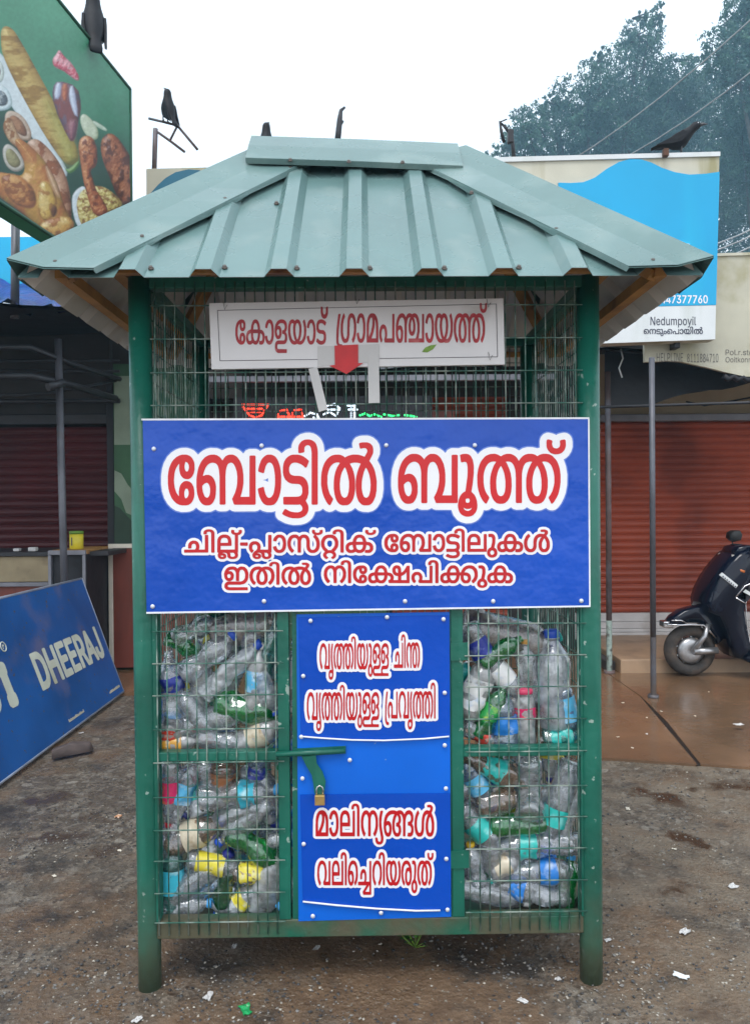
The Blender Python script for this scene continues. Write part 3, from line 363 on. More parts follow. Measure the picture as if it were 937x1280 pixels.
[-884,5830,-11,-1,-6,-6,0,-6,9,-18,40,0,9,-7,-4,-11,-14,-14,-32,10,-50,3,-33,-5,-28,-9,-30,12,-37,3,-41,-10,-16,-9,-19,-17,-9,-11,-16,-36,-5,-24,0,-41,4,-24,11,-31,11,-18,26,-25,7,-4,7,1,21,30,-2,5,-19,18,-12,19,-6,17,-4,22,0,17,5,24,9,21,18,20,12,7,29,6,14,-3,-17,-21,-14,-28,-7,-26,-3,-41,5,-31,5,-15,9,-16,19,-19,30,-10,33,2,18,8,21,21,14,37,3,47,-4,29,-6,19,-14,26,-11,13,19,5,33,0,21,-5,-11,-15,-14,-28,-9,-33,-1,-56,7,-24,12,-22,19,-18,26,-8,22,0,17,5,17,9,9,9,15,24,6,24,3,17,-2,45,-9,31,-11,24,-28,30,25,39,0,22,-9,13,-20,10,-11,3],
[-1855,5786,-28,-5,-23,-12,-16,-15,-19,-30,-10,-37,3,-41,9,-26,19,-22,26,-11,20,0,17,5,20,13,14,25,5,30,-2,19,-10,22,-15,15,-11,6,-34,3,13,11,19,7,30,0,7,-3,11,-5,11,-15,6,-17,2,-17,-1,-89,4,-7,33,-2,7,6,2,108,9,28,13,10,20,2,10,-4,18,-21,10,-41,-4,-43,-12,-26,-18,-15,-19,-7,-13,-2,-149,1,-21,-2,-16,-5,-21,-20,-8,-20,-1,-28,8,-17,15,-15,11,-6,36,-7,242,-1,4,7,0,26,-5,8,-247,2,-17,8,-2,6,1,13,16,7,150,-2,47,9,20,10,24,23,14,26,7,26,3,54,-5,26,-15,37,-24,25,-22,9,-32,3,-13,-2,-18,-8,-19,-19,-19,18,-24,9,-17,3],
[-1508,5783,-28,-5,-26,-14,-22,-22,-18,-36,-8,-42,3,-36,9,-33,22,-37,16,-17,14,-7,8,6,14,20,0,11,-22,22,-13,28,-4,19,0,33,9,28,9,16,9,9,22,12,28,4,10,-3,-19,-24,-11,-21,-11,-39,0,-43,9,-37,9,-16,13,-13,24,-12,34,-2,18,4,13,7,20,22,10,22,4,21,1,50,-5,22,-13,32,-19,26,19,3,26,-7,15,-10,10,-13,11,-27,2,-11,0,-39,-2,-9,-14,-32,-24,-23,-2,-5,19,-31,9,-1,9,5,17,17,18,26,10,24,7,39,0,26,-7,37,-11,26,-11,16,-19,17,-35,15,-39,2,-26,-4,-21,-9,-28,12,-16,2],
[-1440,5719,3,0,11,-13,9,-19,10,-37,0,-35,-5,-19,-9,-15,-19,-7,-15,5,-9,9,-9,32,1,28,4,22,16,36],
[-1008,5711,4,2,6,-7,14,-25,8,-29,2,-17,-3,-30,-8,-22,-8,-8,-15,-5,-18,7,-7,9,-7,22,-2,19,2,26,7,25,13,22],
[-855,5710,2,2,17,-20,11,-26,5,-19,-1,-41,-4,-16,-12,-16,-15,-6,-13,5,-8,7,-9,26,0,39,4,20,9,21],
[-1886,5684,17,-5,7,-15,0,-12,-8,-17,-13,-6,-17,6,-9,23,1,13,9,9],
[-316,5860,-21,-3,-20,-10,-9,-8,-8,-16,0,-24,5,-6,5,-2,31,5,3,5,2,19,14,7,18,0,13,-8,6,-27,-1,-239,5,-6,33,0,6,8,2,234,-5,33,-5,11,-15,15,-13,7,-28,6],
[867,5850,-22,-3,-15,-8,-18,-20,-3,-10,0,-16,3,-8,5,-4,21,2,13,5,5,22,12,7,18,0,9,-3,5,-6,6,-20,-1,-245,6,-6,32,0,6,8,2,245,-2,15,-10,23,-20,15,-32,8],
[-531,5790,-26,-11,-22,-19,-14,-24,-9,-28,-3,-48,5,-30,11,-33,15,-24,17,-20,11,-3,16,11,10,14,-1,8,-20,23,-13,28,-4,17,-2,28,7,33,11,21,15,12,20,4,18,-10,6,-8,6,-18,2,-17,0,-141,7,-6,33,1,4,7,1,151,2,11,12,21,11,6,15,2,19,-7,9,-10,11,-23,4,-20,0,-32,-9,-33,-11,-21,-20,-19,-2,-5,1,-7,16,-20,6,-5,7,1,24,23,13,20,15,35,4,22,1,47,-3,16,-7,24,-15,26,-22,20,-26,10,-32,0,-11,-2,-24,-14,-9,-11,-19,18,-15,7,-11,3],
[-112,5786,-18,-3,-24,-9,-13,-9,-24,-26,-12,-24,-5,-15,-2,-17,2,-50,6,-22,12,-22,17,-19,15,-12,16,-7,23,-7,52,-1,27,12,11,11,7,15,3,9,0,26,-7,22,-15,15,-16,8,-19,3,-22,-5,-16,-10,-11,-15,-5,-19,-1,-23,-15,13,-16,32,-4,26,5,32,6,18,10,14,17,12,1,-24,10,-27,12,-13,11,-5,11,-3,24,0,22,10,13,15,8,19,0,26,-9,24,-20,18,-24,8],
[152,5784,-26,-10,-20,-20,-14,-26,-9,-37,-25,-3,-24,-7,-18,-11,-13,-15,-9,-26,-1,-30,10,-29,15,-18,26,-10,43,0,31,14,30,-14,41,-1,11,2,18,10,20,22,14,32,5,22,1,18,13,-3,16,-7,7,-7,5,-12,-2,-18,-5,-8,-22,-9,-3,-4,6,-31,5,-5,272,-3,7,4,3,225,-4,7,-35,0,-38,-62,-19,-20,-19,-10,-3,56,-10,22,-12,13,-20,8,-29,1,-19,-8,-9,-7,-9,-11,-10,-21,-2,-15,2,-26,9,-24,13,-16,20,-12,33,-8,0,-52,-62,0,6,20,1,18,-3,15,-10,20,-15,15,-19,10,-39,7,-7,35,-5,13,-9,16,-20,20,-13,7,-15,5],
[1132,5776,-9,-1,-15,-8,-22,-19,-17,-31,-7,-35,-26,-2,-16,-4,-19,-10,-18,-17,-10,-22,-2,-33,4,-19,7,-16,18,-17,21,-8,42,-1,17,5,18,9,17,-11,11,-3,41,-1,11,3,16,7,24,26,12,28,8,42,11,0,0,-37,2,-13,12,-29,17,-17,13,-8,11,-3,37,0,20,7,11,9,14,24,5,26,-4,35,-10,20,-17,15,-24,10,-36,4,8,14,15,20,23,13,18,5,24,-3,22,-10,18,-21,10,-35,0,-30,-6,-24,-16,-28,-18,-15,0,-11,15,-23,9,-3,13,8,27,30,12,24,9,33,0,54,-6,26,-12,24,-31,31,-15,8,-26,7,-39,0,-31,-8,-18,-10,-21,-19,-18,-27,-12,-30,-18,0,-3,22,-7,20,-9,19,-15,18,-18,11,-15,6],
[1504,5773,-9,-2,-5,-7,4,-24,8,-10,23,1,9,-3,4,-4,5,-13,0,-41,-16,-76,-20,-8,-22,-22,-10,-24,-3,-15,3,-18,10,-18,21,-16,31,-7,28,2,27,12,13,13,8,20,0,24,-12,28,-17,17,-12,7,16,80,0,55,-8,22,-17,20,-22,8],
[1770,5770,-13,-3,-14,-7,-21,-22,-15,-28,-8,-33,-26,-3,-17,-5,-20,-11,-16,-17,-10,-24,0,-35,12,-30,20,-18,17,-6,44,0,11,2,22,11,30,-14,39,0,18,4,15,10,20,23,-6,-27,5,-8,11,-3,46,0,20,7,20,22,8,22,0,39,-12,26,-15,16,-18,10,-15,4,-26,3,-10,42,-13,24,-16,16,-30,14],
[832,5774,-4,-7,-1,-187,-100,1,5,24,0,20,-4,19,-10,20,-15,15,-13,8,-15,5,-37,0,-20,-7,-22,-20,-10,-17,-4,-16,-1,-34,5,-18,12,-22,17,-17,11,0,17,21,-1,11,-9,10,-5,10,-4,24,9,23,15,10,18,0,8,-4,7,-6,5,-11,2,-32,-13,-26,-1,-7,8,-19,5,-5,174,-3,6,3,3,229,-8,6],
[-83,5747,9,0,9,-4,7,-9,-1,-17,-4,-7,-7,-3,-13,4,-4,10,0,17],
[164,5742,14,1,21,-12,12,-26,1,-16,-84,2,4,17,9,21,7,7],
[378,5741,8,0,6,-3,6,-11,2,-6,-1,-42,-12,3,-11,7,-8,15,-2,19,5,13],
[1141,5734,17,1,14,-8,7,-6,9,-22,2,-18,-83,1,2,18,7,16,10,12],
[1779,5729,17,0,19,-10,9,-17,6,-27,-85,2,2,13,9,23,5,7],
[516,5690,0,-107,-72,0,0,55,18,6,26,15],
[76,5648,6,0,3,-26,9,-31,-15,-7,-19,-2,-13,5,-5,5,-5,13,1,15,5,12,7,7],
[127,5647,87,0,-4,-27,-9,-23,-10,-9,-16,-7,-11,0,-17,7,-14,22],
[1056,5639,4,0,4,-32,7,-24,-23,-9,-19,2,-7,5,-7,17,3,21,9,12,17,7],
[1104,5639,88,0,-4,-29,-14,-28,-22,-9,-17,2,-13,7,-14,29],
[1291,5637,31,-2,13,-5,7,-7,5,-12,0,-20,-10,-17,-8,-3,-14,0,-15,10,-9,26],
[1693,5634,7,0,2,-29,8,-28,-14,-7,-19,-2,-13,5,-5,7,-4,8,0,22,7,12,7,5],
[1744,5633,86,0,-2,-24,-12,-28,-7,-7,-17,-7,-11,0,-16,7,-7,8,-10,19],
[1875,5632,24,-6,16,-12,2,-8,0,-20,-7,-14,-15,-6,-33,4,10,34],
[-80,5621,10,0,6,-2,5,-16,-7,-16,-13,-6,-7,0,-5,12,1,15,5,10],
[1536,5552,12,1,11,-5,11,-20,-3,-17,-7,-7,-12,-4,-9,0,-17,7,-5,11,0,13,6,13],
  ],
  [[-2165,6328,-37,-8,-24,-12,-21,-20,-11,-24,-1,-37,18,-32,-2,-118,-6,27,-12,26,-33,32,-43,15,-37,0,-30,-9,-28,-17,-24,-30,-12,-35,-1,-28,-29,-5,-19,-18,-6,-20,2,-43,16,-21,23,-8,315,-3,24,8,24,-8,47,1,3,-25,14,-28,26,-24,38,-12,44,1,39,17,45,-18,49,-1,35,8,20,11,21,21,13,28,4,110,70,-1,16,-46,32,-39,2,-26,13,-31,25,-24,41,-14,41,0,39,16,45,-17,61,3,30,15,20,20,13,27,2,35,37,-17,67,0,39,18,29,31,38,-40,17,-9,31,2,26,21,11,-13,17,-9,54,0,19,12,11,18,3,79,8,-41,16,-30,25,-25,33,-16,51,-4,37,6,29,16,32,34,5,-4,-13,-43,9,-39,27,-33,38,-21,24,2,26,17,37,-19,19,0,20,9,40,38,13,47,19,-9,41,0,18,5,13,11,24,-14,36,-7,46,2,24,7,45,-10,44,2,21,7,44,-10,49,2,35,15,29,33,11,34,1,48,-5,20,-15,26,-28,26,-50,19,-7,21,55,-2,50,16,24,20,17,40,-7,42,-11,15,-15,9,-44,0,-17,-7,-18,-13,-13,12,-17,8,-43,3,-17,-9,-11,-12,-7,-20,-3,-27,-58,5,-45,-16,-37,-35,-23,-48,-52,-19,-1,94,-13,50,-34,33,-52,14,-28,0,-42,-9,-35,-23,-19,-38,-28,0,-31,-8,-7,48,-10,13,-15,10,-45,-1,-18,-6,-17,-14,-13,13,-17,7,-41,3,-20,-10,-14,-22,-5,-34,8,-26,-22,17,-32,12,-48,0,-39,-15,-36,16,-44,1,-45,-14,-24,-17,-18,-20,-29,31,-44,20,-54,0,-30,-12,-20,-13,-11,13,-14,8,-50,2,-24,-12,-13,-23,-3,-163,-27,-1,-5,32,-17,37,-24,25,-31,15,-64,5,-24,-8,-26,-15,-24,9,-88,0,0,36,19,11,20,19,14,39,-9,43,-23,20,-46,0,-19,-8,-13,-12,-13,13,-17,7,-46,2,-17,-10,-12,-17,-6,-43,-30,8,-52,-1,-43,-15,-24,-19,-8,48,-21,32,-48,24],
[-752,6131,14,-37,-1,-28,-9,-26,-6,26],
[-998,6131,4,0,3,-14,-2,-77,-16,39,1,28],
[-532,6127,20,0,13,-6,7,-10,5,-24,-10,-32,-24,-20,-26,20,-9,31,7,28],
[-1200,6130,8,-39,-9,-46,-9,27,-17,17,17,15],
[1221,6313,-52,-17,-25,-24,-12,-29,-48,-10,-39,-28,-26,24,-42,15,-52,-3,-39,-20,-26,18,-50,0,-24,-14,-11,-28,-34,33,-46,16,-41,0,-39,-16,-44,17,-52,0,-49,-18,-34,-25,-30,29,-39,15,-52,1,-43,-12,-31,-17,-37,-41,-20,-51,-3,-55,10,-52,24,-43,37,-32,41,-17,24,-3,59,3,24,9,24,21,23,-21,42,-14,45,3,33,18,24,-16,43,-1,18,6,13,13,17,-14,17,-6,152,-1,18,5,15,13,35,-20,54,-4,31,8,24,15,-12,-22,-3,-20,7,-19,14,-15,60,-25,76,-6,37,7,38,20,21,25,12,34,28,0,17,7,24,-7,227,-2,19,-38,30,-28,37,-13,35,-1,30,8,27,15,20,23,15,30,52,-3,35,10,31,-10,39,-1,35,9,30,-9,44,-1,37,12,26,24,24,-21,26,-12,59,-4,41,14,33,29,24,-25,20,-12,26,-7,44,0,37,15,24,22,19,35,7,23,4,55,-5,37,-11,35,-22,39,12,28,-1,37,-21,33,-39,20,-48,3,-44,-9,-19,-22,-3,-30,-44,-22,-24,-25,-22,33,-14,12,-20,6,-22,-4,-46,-45,-29,-63,-34,13,-17,41,-36,41,-41,18,-41,1,-24,-4,-30,-16,-32,-34,-19,-45,-44,-16,-2,31,-11,37,-19,26,-30,18,-55,6,-30,-7,-50,2,-22,-11,-13,-23,-28,24,-29,12,-63,4,-30,-8,-35,-23,-9,48,-28,35,-40,18],
[678,6126,8,-24,0,-24,-12,-37,-1,50],
[957,6117,5,-28,-5,-45,-8,21,-17,17,16,14],
[-1288,5883,-37,-8,-22,-12,-19,-19,-12,-24,-58,-9,-43,9,-50,-3,-45,-18,-35,-31,-39,37,-49,17,-41,-2,-33,-14,-34,14,-50,3,-32,-5,-31,-14,-24,-18,-22,-28,-16,-36,-6,-28,4,-65,21,-42,-14,-19,-9,-28,1,-37,12,-30,26,-27,41,-16,275,-3,23,14,10,26,-4,48,-11,15,-20,11,11,13,37,-41,32,-15,22,4,21,15,37,-18,45,-4,30,7,25,14,19,-16,24,-4,19,7,28,23,15,-20,24,-8,47,2,14,9,13,17,23,-22,26,-10,22,5,20,16,36,-20,48,-3,30,8,33,22,26,-21,36,-11,35,1,39,14,22,18,16,23,12,31,6,37,-6,67,-19,48,-14,19,14,28,0,35,-11,23,-13,13,-45,19,-69,-1,-28,-18,-10,-31,-62,-11,-44,12,-47,-3,-35,-10,-37,-24,-6,43,-23,35,-44,22],
[-320,5897,-30,-6,-30,-16,-21,-24,-10,-25,-39,-13,-41,14,-57,-3,-39,-21,-31,-37,-14,-30,-9,-43,0,-37,7,-43,14,-35,18,-29,24,-25,23,-10,27,3,21,16,28,-19,46,-1,17,6,13,13,20,-18,23,-4,21,7,25,23,13,-17,15,-9,48,-3,24,9,15,24,41,-26,39,-11,61,1,28,10,18,13,30,-19,26,-6,45,0,29,8,28,-9,48,0,21,5,29,16,15,-15,21,-5,272,-2,17,4,15,12,18,-13,21,-4,18,4,15,12,15,-12,18,-5,174,-1,24,8,19,-8,37,-1,33,14,41,-17,50,0,28,7,28,-8,44,0,44,14,26,23,30,-27,31,-11,52,0,35,16,25,-16,29,3,18,-32,30,-24,26,-9,39,-4,39,9,22,12,21,21,12,23,59,-3,30,9,31,-9,43,-1,29,8,28,-8,61,1,27,12,23,22,13,21,8,26,0,50,-20,44,-32,28,-39,15,-19,45,-27,30,-30,18,-20,5,-43,1,-37,-13,-39,-35,-23,-49,-44,-16,-1,35,-13,35,-26,30,-33,14,-54,0,-22,-8,-15,-14,-48,21,-68,3,-52,-19,-42,-37,-23,30,-28,19,-29,9,-41,0,-22,-5,-30,-17,-32,-37,-15,-36,-43,-18,-1,96,-9,35,-11,19,-28,23,-26,11,-26,3,-39,-2,-42,-18,-21,-21,-11,-24,-1,-37,18,-33,0,-134,-21,-1,-5,31,-14,33,-37,35,-32,12,-42,1,-43,-15,-4,70,-11,18,-19,11,-39,1,-20,-5,-17,-15,-16,-29,-13,23,-32,25,-26,7,-41,-2,-26,-11,-20,-16,-20,-32,-7,-27,-20,42,-36,34,-36,13,-46,0,-46,-20,-31,-34,-19,-43,-30,-9,-2,29,-9,28,-19,24,-20,15,-34,12,-52,1,-48,-14,-33,-21,-8,48,-11,19,-19,20,-37,17],
[-515,5707,4,-20,-1,-57,-11,42],
[-391,5706,6,-13,2,-28,-10,-35],
  ],
 ]),
 'upper': (5000, [
  [[-217,4816,-17,-13,-5,-13,-2,-46,1,-3,7,-1,9,6,1,24,3,8,7,10,4,0,4,-4,5,-10,2,-13,-3,-389,4,-4,13,0,4,4,3,365,-3,4,1,31,-7,26,-5,8,-11,10],
[-630,4727,-16,-16,-12,-28,-9,-41,-5,-44,-1,-104,6,-59,9,-39,7,-22,5,-6,4,4,7,30,0,9,-11,35,-6,41,-2,81,3,4,2,46,7,30,9,23,11,8,11,-9,9,-20,6,-31,2,-45,2,-5,-3,-82,-6,-41,-9,-29,-1,-19,5,-22,3,-4,65,0,4,3,3,341,-4,4,-13,0,-4,-3,-2,-296,-31,0,11,76,1,105,-4,41,-6,35,-14,35,-16,14],
[-437,4725,-16,-14,-11,-21,-12,-48,-5,-39,0,-44,-3,-4,2,-72,8,-65,14,-46,8,0,7,37,-6,15,-10,55,-2,100,5,41,7,28,9,21,9,8,11,0,3,-3,-12,-46,-9,-69,-1,-102,6,-50,12,-33,11,-8,11,0,7,3,7,11,5,15,9,53,3,69,-2,4,0,48,-4,39,-6,35,-8,29,0,2,9,5,10,-8,5,-11,9,-43,1,-246,14,-1,3,3,2,224,2,4,1,22,9,37,5,11,10,5,8,-1,2,-4,-12,-37,-9,-59,-3,-102,2,-4,2,-46,4,-24,12,-28,9,-6,11,0,12,8,12,34,7,59,-2,115,-6,46,-10,41,0,5,9,4,9,-5,11,-19,10,-57,0,-28,2,-5,-2,-80,-7,-41,-11,-35,6,-39,1,-3,5,0,15,44,11,83,-1,130,-6,41,-14,42,-13,16,-7,3,-15,-1,-9,-4,-9,-10,-10,12,-7,3,-13,1,-6,-3,-12,-14,-13,-33,-5,22,-8,18,-8,7,-6,3,-13,0,-18,-16,-15,16],
[-136,4722,-12,-12,-9,-23,-9,-57,-1,-115,10,-85,9,-33,11,-21,9,-10,7,-3,15,0,18,9,12,-10,16,0,16,10,13,26,12,48,5,33,3,141,-10,89,-3,11,-5,1,-11,-27,10,-96,0,-71,-7,-63,-5,-20,-11,-26,-7,-8,-9,-3,-3,3,1,6,11,44,7,58,1,111,-6,48,-8,26,-4,9,-9,10,-11,0,-7,-2,-11,-17,-10,17,-7,3],
[3,4721,-8,-8,0,-30,3,-13,3,-2,10,2,5,-13,2,-16,0,-82,-3,-5,-5,-106,-14,-24,-6,-17,-4,-26,-3,-41,3,-5,-1,-24,7,-28,12,-18,15,-4,12,8,10,20,6,37,1,37,-6,48,-13,30,5,96,2,4,1,124,-2,18,-9,30,-10,8],
[99,4720,-11,-7,-12,-13,-9,-18,-12,-41,-4,-33,-1,-100,2,-19,9,-37,12,-14,8,-1,7,3,7,9,8,24,4,28,-1,85,-9,33,-12,10,-11,-4,0,3,11,26,11,14,7,4,13,-1,5,-2,10,-16,4,-17,0,-48,-8,-22,-14,-8,0,-39,16,-11,5,-13,3,-9,-1,-48,-5,-16,-11,-8,-45,0,-9,-5,-5,-7,-8,-22,-4,-28,-1,-28,5,-26,7,-14,7,-7,15,-5,181,-1,0,38,-72,2,-6,6,-5,12,0,17,6,15,6,3,45,0,16,10,10,24,4,26,1,65,-6,33,-7,15,7,19,4,24,1,72,-4,26,-7,20,-14,16,-11,5,-17,0,-11,-5,-12,-11,-11,-20,-12,-39,-4,-28,-3,-89,6,-54,11,-31,8,-5,8,-1,12,10,10,28,4,37,-1,70,-4,22,-8,17,-9,7,-11,-1,-1,3,12,27,12,12,6,2,13,0,8,-6,7,-14,4,-20,0,-37,-2,-13,-7,-16,-11,-4,-2,-3,0,-39,14,-9,7,-18,2,-48,-4,-19,-4,-7,-8,-4,-45,0,-12,-8,-10,-22,-4,-24,1,-48,-85,1,-9,11,0,31,5,9,5,2,45,0,9,3,10,9,9,28,5,39,-2,53,-4,21,-9,20,9,26,5,35,0,37,-4,37,-5,17,-14,23,-13,7],
[-504,4719,-4,-5,-10,-80,-3,-111,2,-4,0,-33,12,-128,-11,6,-9,0,-12,-8,-9,-20,-5,-28,2,-41,6,-22,3,-7,16,-12,16,3,11,13,8,20,4,26,1,69,-14,148,1,118,11,93,-3,4],
[-133,4673,8,-1,5,-16,-3,-26,-1,-113,8,-70,10,-37,-4,-3,-7,3,-7,7,-8,15,-8,31,-7,45,-1,105,5,34],
[-89,4673,6,-2,6,-13,6,-46,-3,-104,-9,-57,-7,-18,-9,38,-6,63,3,102,7,28],
[-287,4644,12,-56,4,-89,-3,-5,0,-41,-4,-26,-6,-13,-6,-3,-9,18,-4,29,1,104,7,50],
[-406,4643,8,-21,8,-70,-1,-87,-7,-41,-7,-11,-6,2,-5,11,-6,50,3,98],
[77,4580,6,0,6,-22,0,-46,-5,-19,-4,-8,-4,1,-6,11,-4,35,1,24,4,15],
[188,4579,5,1,5,-8,4,-24,-2,-45,-5,-16,-5,-3,-7,10,-4,26,0,37],
[13,4398,6,0,4,-7,6,-32,-2,-44,-5,-12,-7,-6,-9,14,-4,28,2,33],
[-524,4325,10,-3,9,-14,-2,-24,-7,-15,-5,-5,-4,0,-7,6,-4,21,2,21],
[462,4837,-12,-10,-7,-19,-5,-46,4,-14,14,5,1,29,2,11,6,10,6,0,7,-15,2,-20,-3,-387,4,-4,11,0,3,4,3,383,-4,41,-9,24,-12,9],
[540,4727,-10,-9,-10,-22,-9,-43,-2,-48,-2,-4,1,-122,8,-63,9,-37,6,-1,3,5,7,32,-8,29,-6,41,-2,116,9,58,5,13,7,7,7,-9,4,-15,2,-44,2,-4,-2,-227,4,-3,9,-1,4,4,1,194,2,4,1,42,9,45,6,11,7,5,10,-5,-12,-39,-9,-72,0,-104,4,-42,9,-35,5,-7,17,-3,9,3,5,9,10,39,3,50,2,5,-2,104,-6,50,-9,42,6,4,4,0,7,-5,9,-17,6,-28,4,-37,-1,-98,-6,-48,-12,-35,7,-35,8,-1,8,25,7,33,7,60,1,109,-3,5,1,21,-7,42,-9,32,-8,16,-12,8,-15,-1,-16,-12,-13,13,-15,1,-12,-11,-8,-17,-4,-14,-12,34,-7,7],
[448,4722,-3,-295,-34,1,4,26,1,82,-2,20,-11,41,-10,10,-8,0,-12,-9,-12,-35,-5,-43,0,-44,4,-12,6,0,8,5,3,68,7,20,2,2,4,-3,5,-13,5,-35,-1,-37,-4,-34,-3,-10,-55,-1,-1,-43,3,-4,120,-1,4,3,2,338,-4,3],
[623,4647,6,-17,6,-46,1,-109,-4,-39,-5,-14,-7,-4,-7,16,-4,26,1,109,4,39],
[-377,4155,-11,-9,-10,-22,-3,-46,6,-4,14,6,-1,18,2,13,4,8,8,7,9,-9,4,-17,-3,-422,4,-4,13,0,4,3,3,418,-4,28,-10,22,-13,11],
[-807,4062,-16,-16,-14,-35,-9,-43,-2,-41,-3,-5,-1,-111,6,-63,9,-41,9,-28,5,-1,4,5,7,32,-11,37,-8,59,1,105,5,36,9,35,8,15,7,7,5,0,10,-10,10,-23,8,-57,-1,-111,-9,-56,-9,-28,4,-42,4,-3,69,-1,4,4,3,369,-4,4,-13,0,-4,-4,-2,-319,-33,0,10,83,1,110,-2,5,-2,41,-8,44,-13,32,-16,15],
[-605,4060,-21,-21,-11,-30,-9,-43,-5,-42,-1,-121,2,-5,0,-21,10,-66,11,-35,6,-1,3,6,7,34,-10,33,-9,54,1,35,-2,5,2,78,5,32,9,33,11,19,9,5,10,-3,2,-4,-9,-28,-12,-67,0,-20,-2,-4,-1,-113,6,-53,7,-26,7,-13,9,-6,13,0,12,10,7,20,7,32,3,48,2,4,0,78,-2,5,0,30,-4,37,-8,46,-6,20,0,3,7,4,11,-4,7,-12,6,-24,4,-35,-1,-257,16,-2,4,4,2,239,2,5,0,24,9,41,8,15,8,5,9,-3,2,-4,-13,-48,-10,-72,0,-115,2,-4,0,-20,6,-37,11,-28,10,-6,13,-1,12,11,11,39,5,34,0,29,2,4,1,74,-2,4,-2,55,-10,63,-7,20,8,4,6,0,7,-3,6,-10,7,-18,6,-30,4,-42,-3,-115,-7,-39,-11,-35,6,-39,2,-3,4,0,9,16,15,76,3,48,2,4,1,91,-2,5,-2,48,-6,37,-10,30,-8,18,-14,12,-17,0,-20,-15,-15,15,-19,0,-17,-18,-12,-35,-8,29,-6,13,-10,10,-6,3,-13,-1,-18,-17,-12,15,-7,3],
[-291,4056,-9,-9,-7,-13,-7,-26,-7,-46,0,-37,-3,-4,2,-96,12,-93,9,-31,16,-27,11,-5,17,-1,16,12,4,-7,9,-4,19,-1,14,10,11,19,12,40,9,58,0,24,2,4,1,122,-2,5,-2,45,-8,55,-4,4,-5,-4,-9,-26,8,-55,2,-61,2,-4,-3,-83,-5,-39,-11,-43,-8,-15,-8,-7,-6,-1,-5,1,0,3,11,41,9,72,1,126,-6,50,-9,30,-10,14,-6,3,-11,0,-10,-10,-5,-11,-6,11,-9,10],
[-145,4055,-8,-8,1,-45,4,-4,7,4,4,-1,7,-17,2,-87,-3,-4,-5,-120,-2,-17,-13,-18,-7,-23,-5,-31,0,-67,4,-22,9,-22,8,-7,13,-4,11,6,12,22,7,33,0,54,-6,44,-7,21,-6,9,6,105,2,4,0,72,2,4,-3,76,-7,29,-7,10,-7,4],
[-43,4054,-9,-5,-14,-13,-11,-22,-10,-30,-9,-63,2,-107,6,-37,9,-22,5,-5,16,0,11,16,8,26,5,41,-2,70,-4,24,-7,19,-8,8,-11,1,-4,-3,0,3,11,28,11,15,13,5,13,-4,7,-7,7,-16,4,-28,0,-20,-7,-34,-5,-8,-11,-2,-2,-3,0,-46,2,-3,13,-5,7,-14,4,-30,-3,-37,-7,-19,-7,-4,-45,1,-9,-3,-10,-9,-7,-20,-4,-24,-1,-50,5,-19,7,-14,16,-10,195,-2,0,39,-76,2,-7,7,-4,15,0,13,7,18,5,2,47,0,9,3,10,9,7,17,7,35,1,70,-7,35,-8,19,9,22,4,26,1,74,-7,35,-9,22,-14,14,-8,3,-20,-1,-9,-4,-14,-14,-18,-43,-7,-30,-4,-42,-1,-80,6,-55,11,-30,8,-6,11,0,9,8,8,17,6,33,1,19,2,4,-2,72,-4,24,-7,20,-7,7,-11,1,-5,-2,0,3,9,24,13,18,18,6,7,-3,7,-7,10,-26,2,-41,-2,-17,-7,-20,-5,-5,-9,0,-1,-4,-1,-45,2,-3,13,-5,9,-23,2,-37,-5,-30,-5,-10,-6,-4,-46,1,-9,-3,-7,-8,-10,-21,-4,-24,1,-53,-89,1,-9,12,-2,24,7,17,4,3,48,-1,9,3,10,9,4,9,10,43,0,68,-6,37,-9,20,9,21,5,26,0,74,-2,16,-6,26,-7,15,-14,14,-9,3],
[-677,4054,-6,-31,-5,-68,-2,-4,-3,-89,2,-5,2,-73,12,-122,-14,8,-6,0,-11,-5,-10,-14,-7,-30,0,-41,6,-29,7,-15,5,-5,13,-6,13,5,8,8,11,28,5,26,0,67,-2,5,1,21,-3,5,1,21,-7,48,-3,83,-2,4,3,116,11,89,-4,3],
[-240,4005,5,-4,7,-16,6,-54,-3,-103,-6,-49,-10,-36,-5,12,-6,32,-6,66,3,108,7,31],
[-287,4003,7,0,7,-15,-3,-52,-2,-5,0,-63,2,-4,-1,-37,4,-42,14,-65,-6,-3,-5,1,-7,7,-8,15,-10,39,-7,50,-1,105,7,50],
[-448,3974,9,-39,6,-63,0,-93,-3,-22,-6,-28,-7,-10,-10,12,-4,17,-2,50,-2,5,1,43,2,5,2,58],
[-572,3974,12,-55,2,-41,2,-5,-1,-95,-2,-22,-5,-22,-9,-13,-7,7,-6,24,-2,57,-2,4,5,98],
[-65,3905,6,-7,4,-15,0,-56,-5,-20,-2,-5,-5,-2,-7,12,-2,11,-2,56,5,15],
[53,3904,3,-1,4,-10,3,-11,-1,-59,-4,-17,-3,-5,-5,-2,-4,7,-5,15,-1,57,4,15],
[-131,3708,3,-1,5,-10,4,-15,2,-48,-5,-22,-4,-7,-7,-4,-7,9,-5,17,1,44,4,24],
[-696,3629,7,-1,14,-19,-5,-28,-11,-15,-5,0,-4,4,-5,9,-2,13,2,26,5,9],
[862,4175,-12,-10,-9,-21,-5,-29,0,-24,3,-11,3,-1,14,8,1,35,8,17,5,0,4,-2,6,-16,2,-15,-3,-420,4,-4,13,0,3,3,3,408,-2,4,0,26,-7,31,-8,15,-10,6],
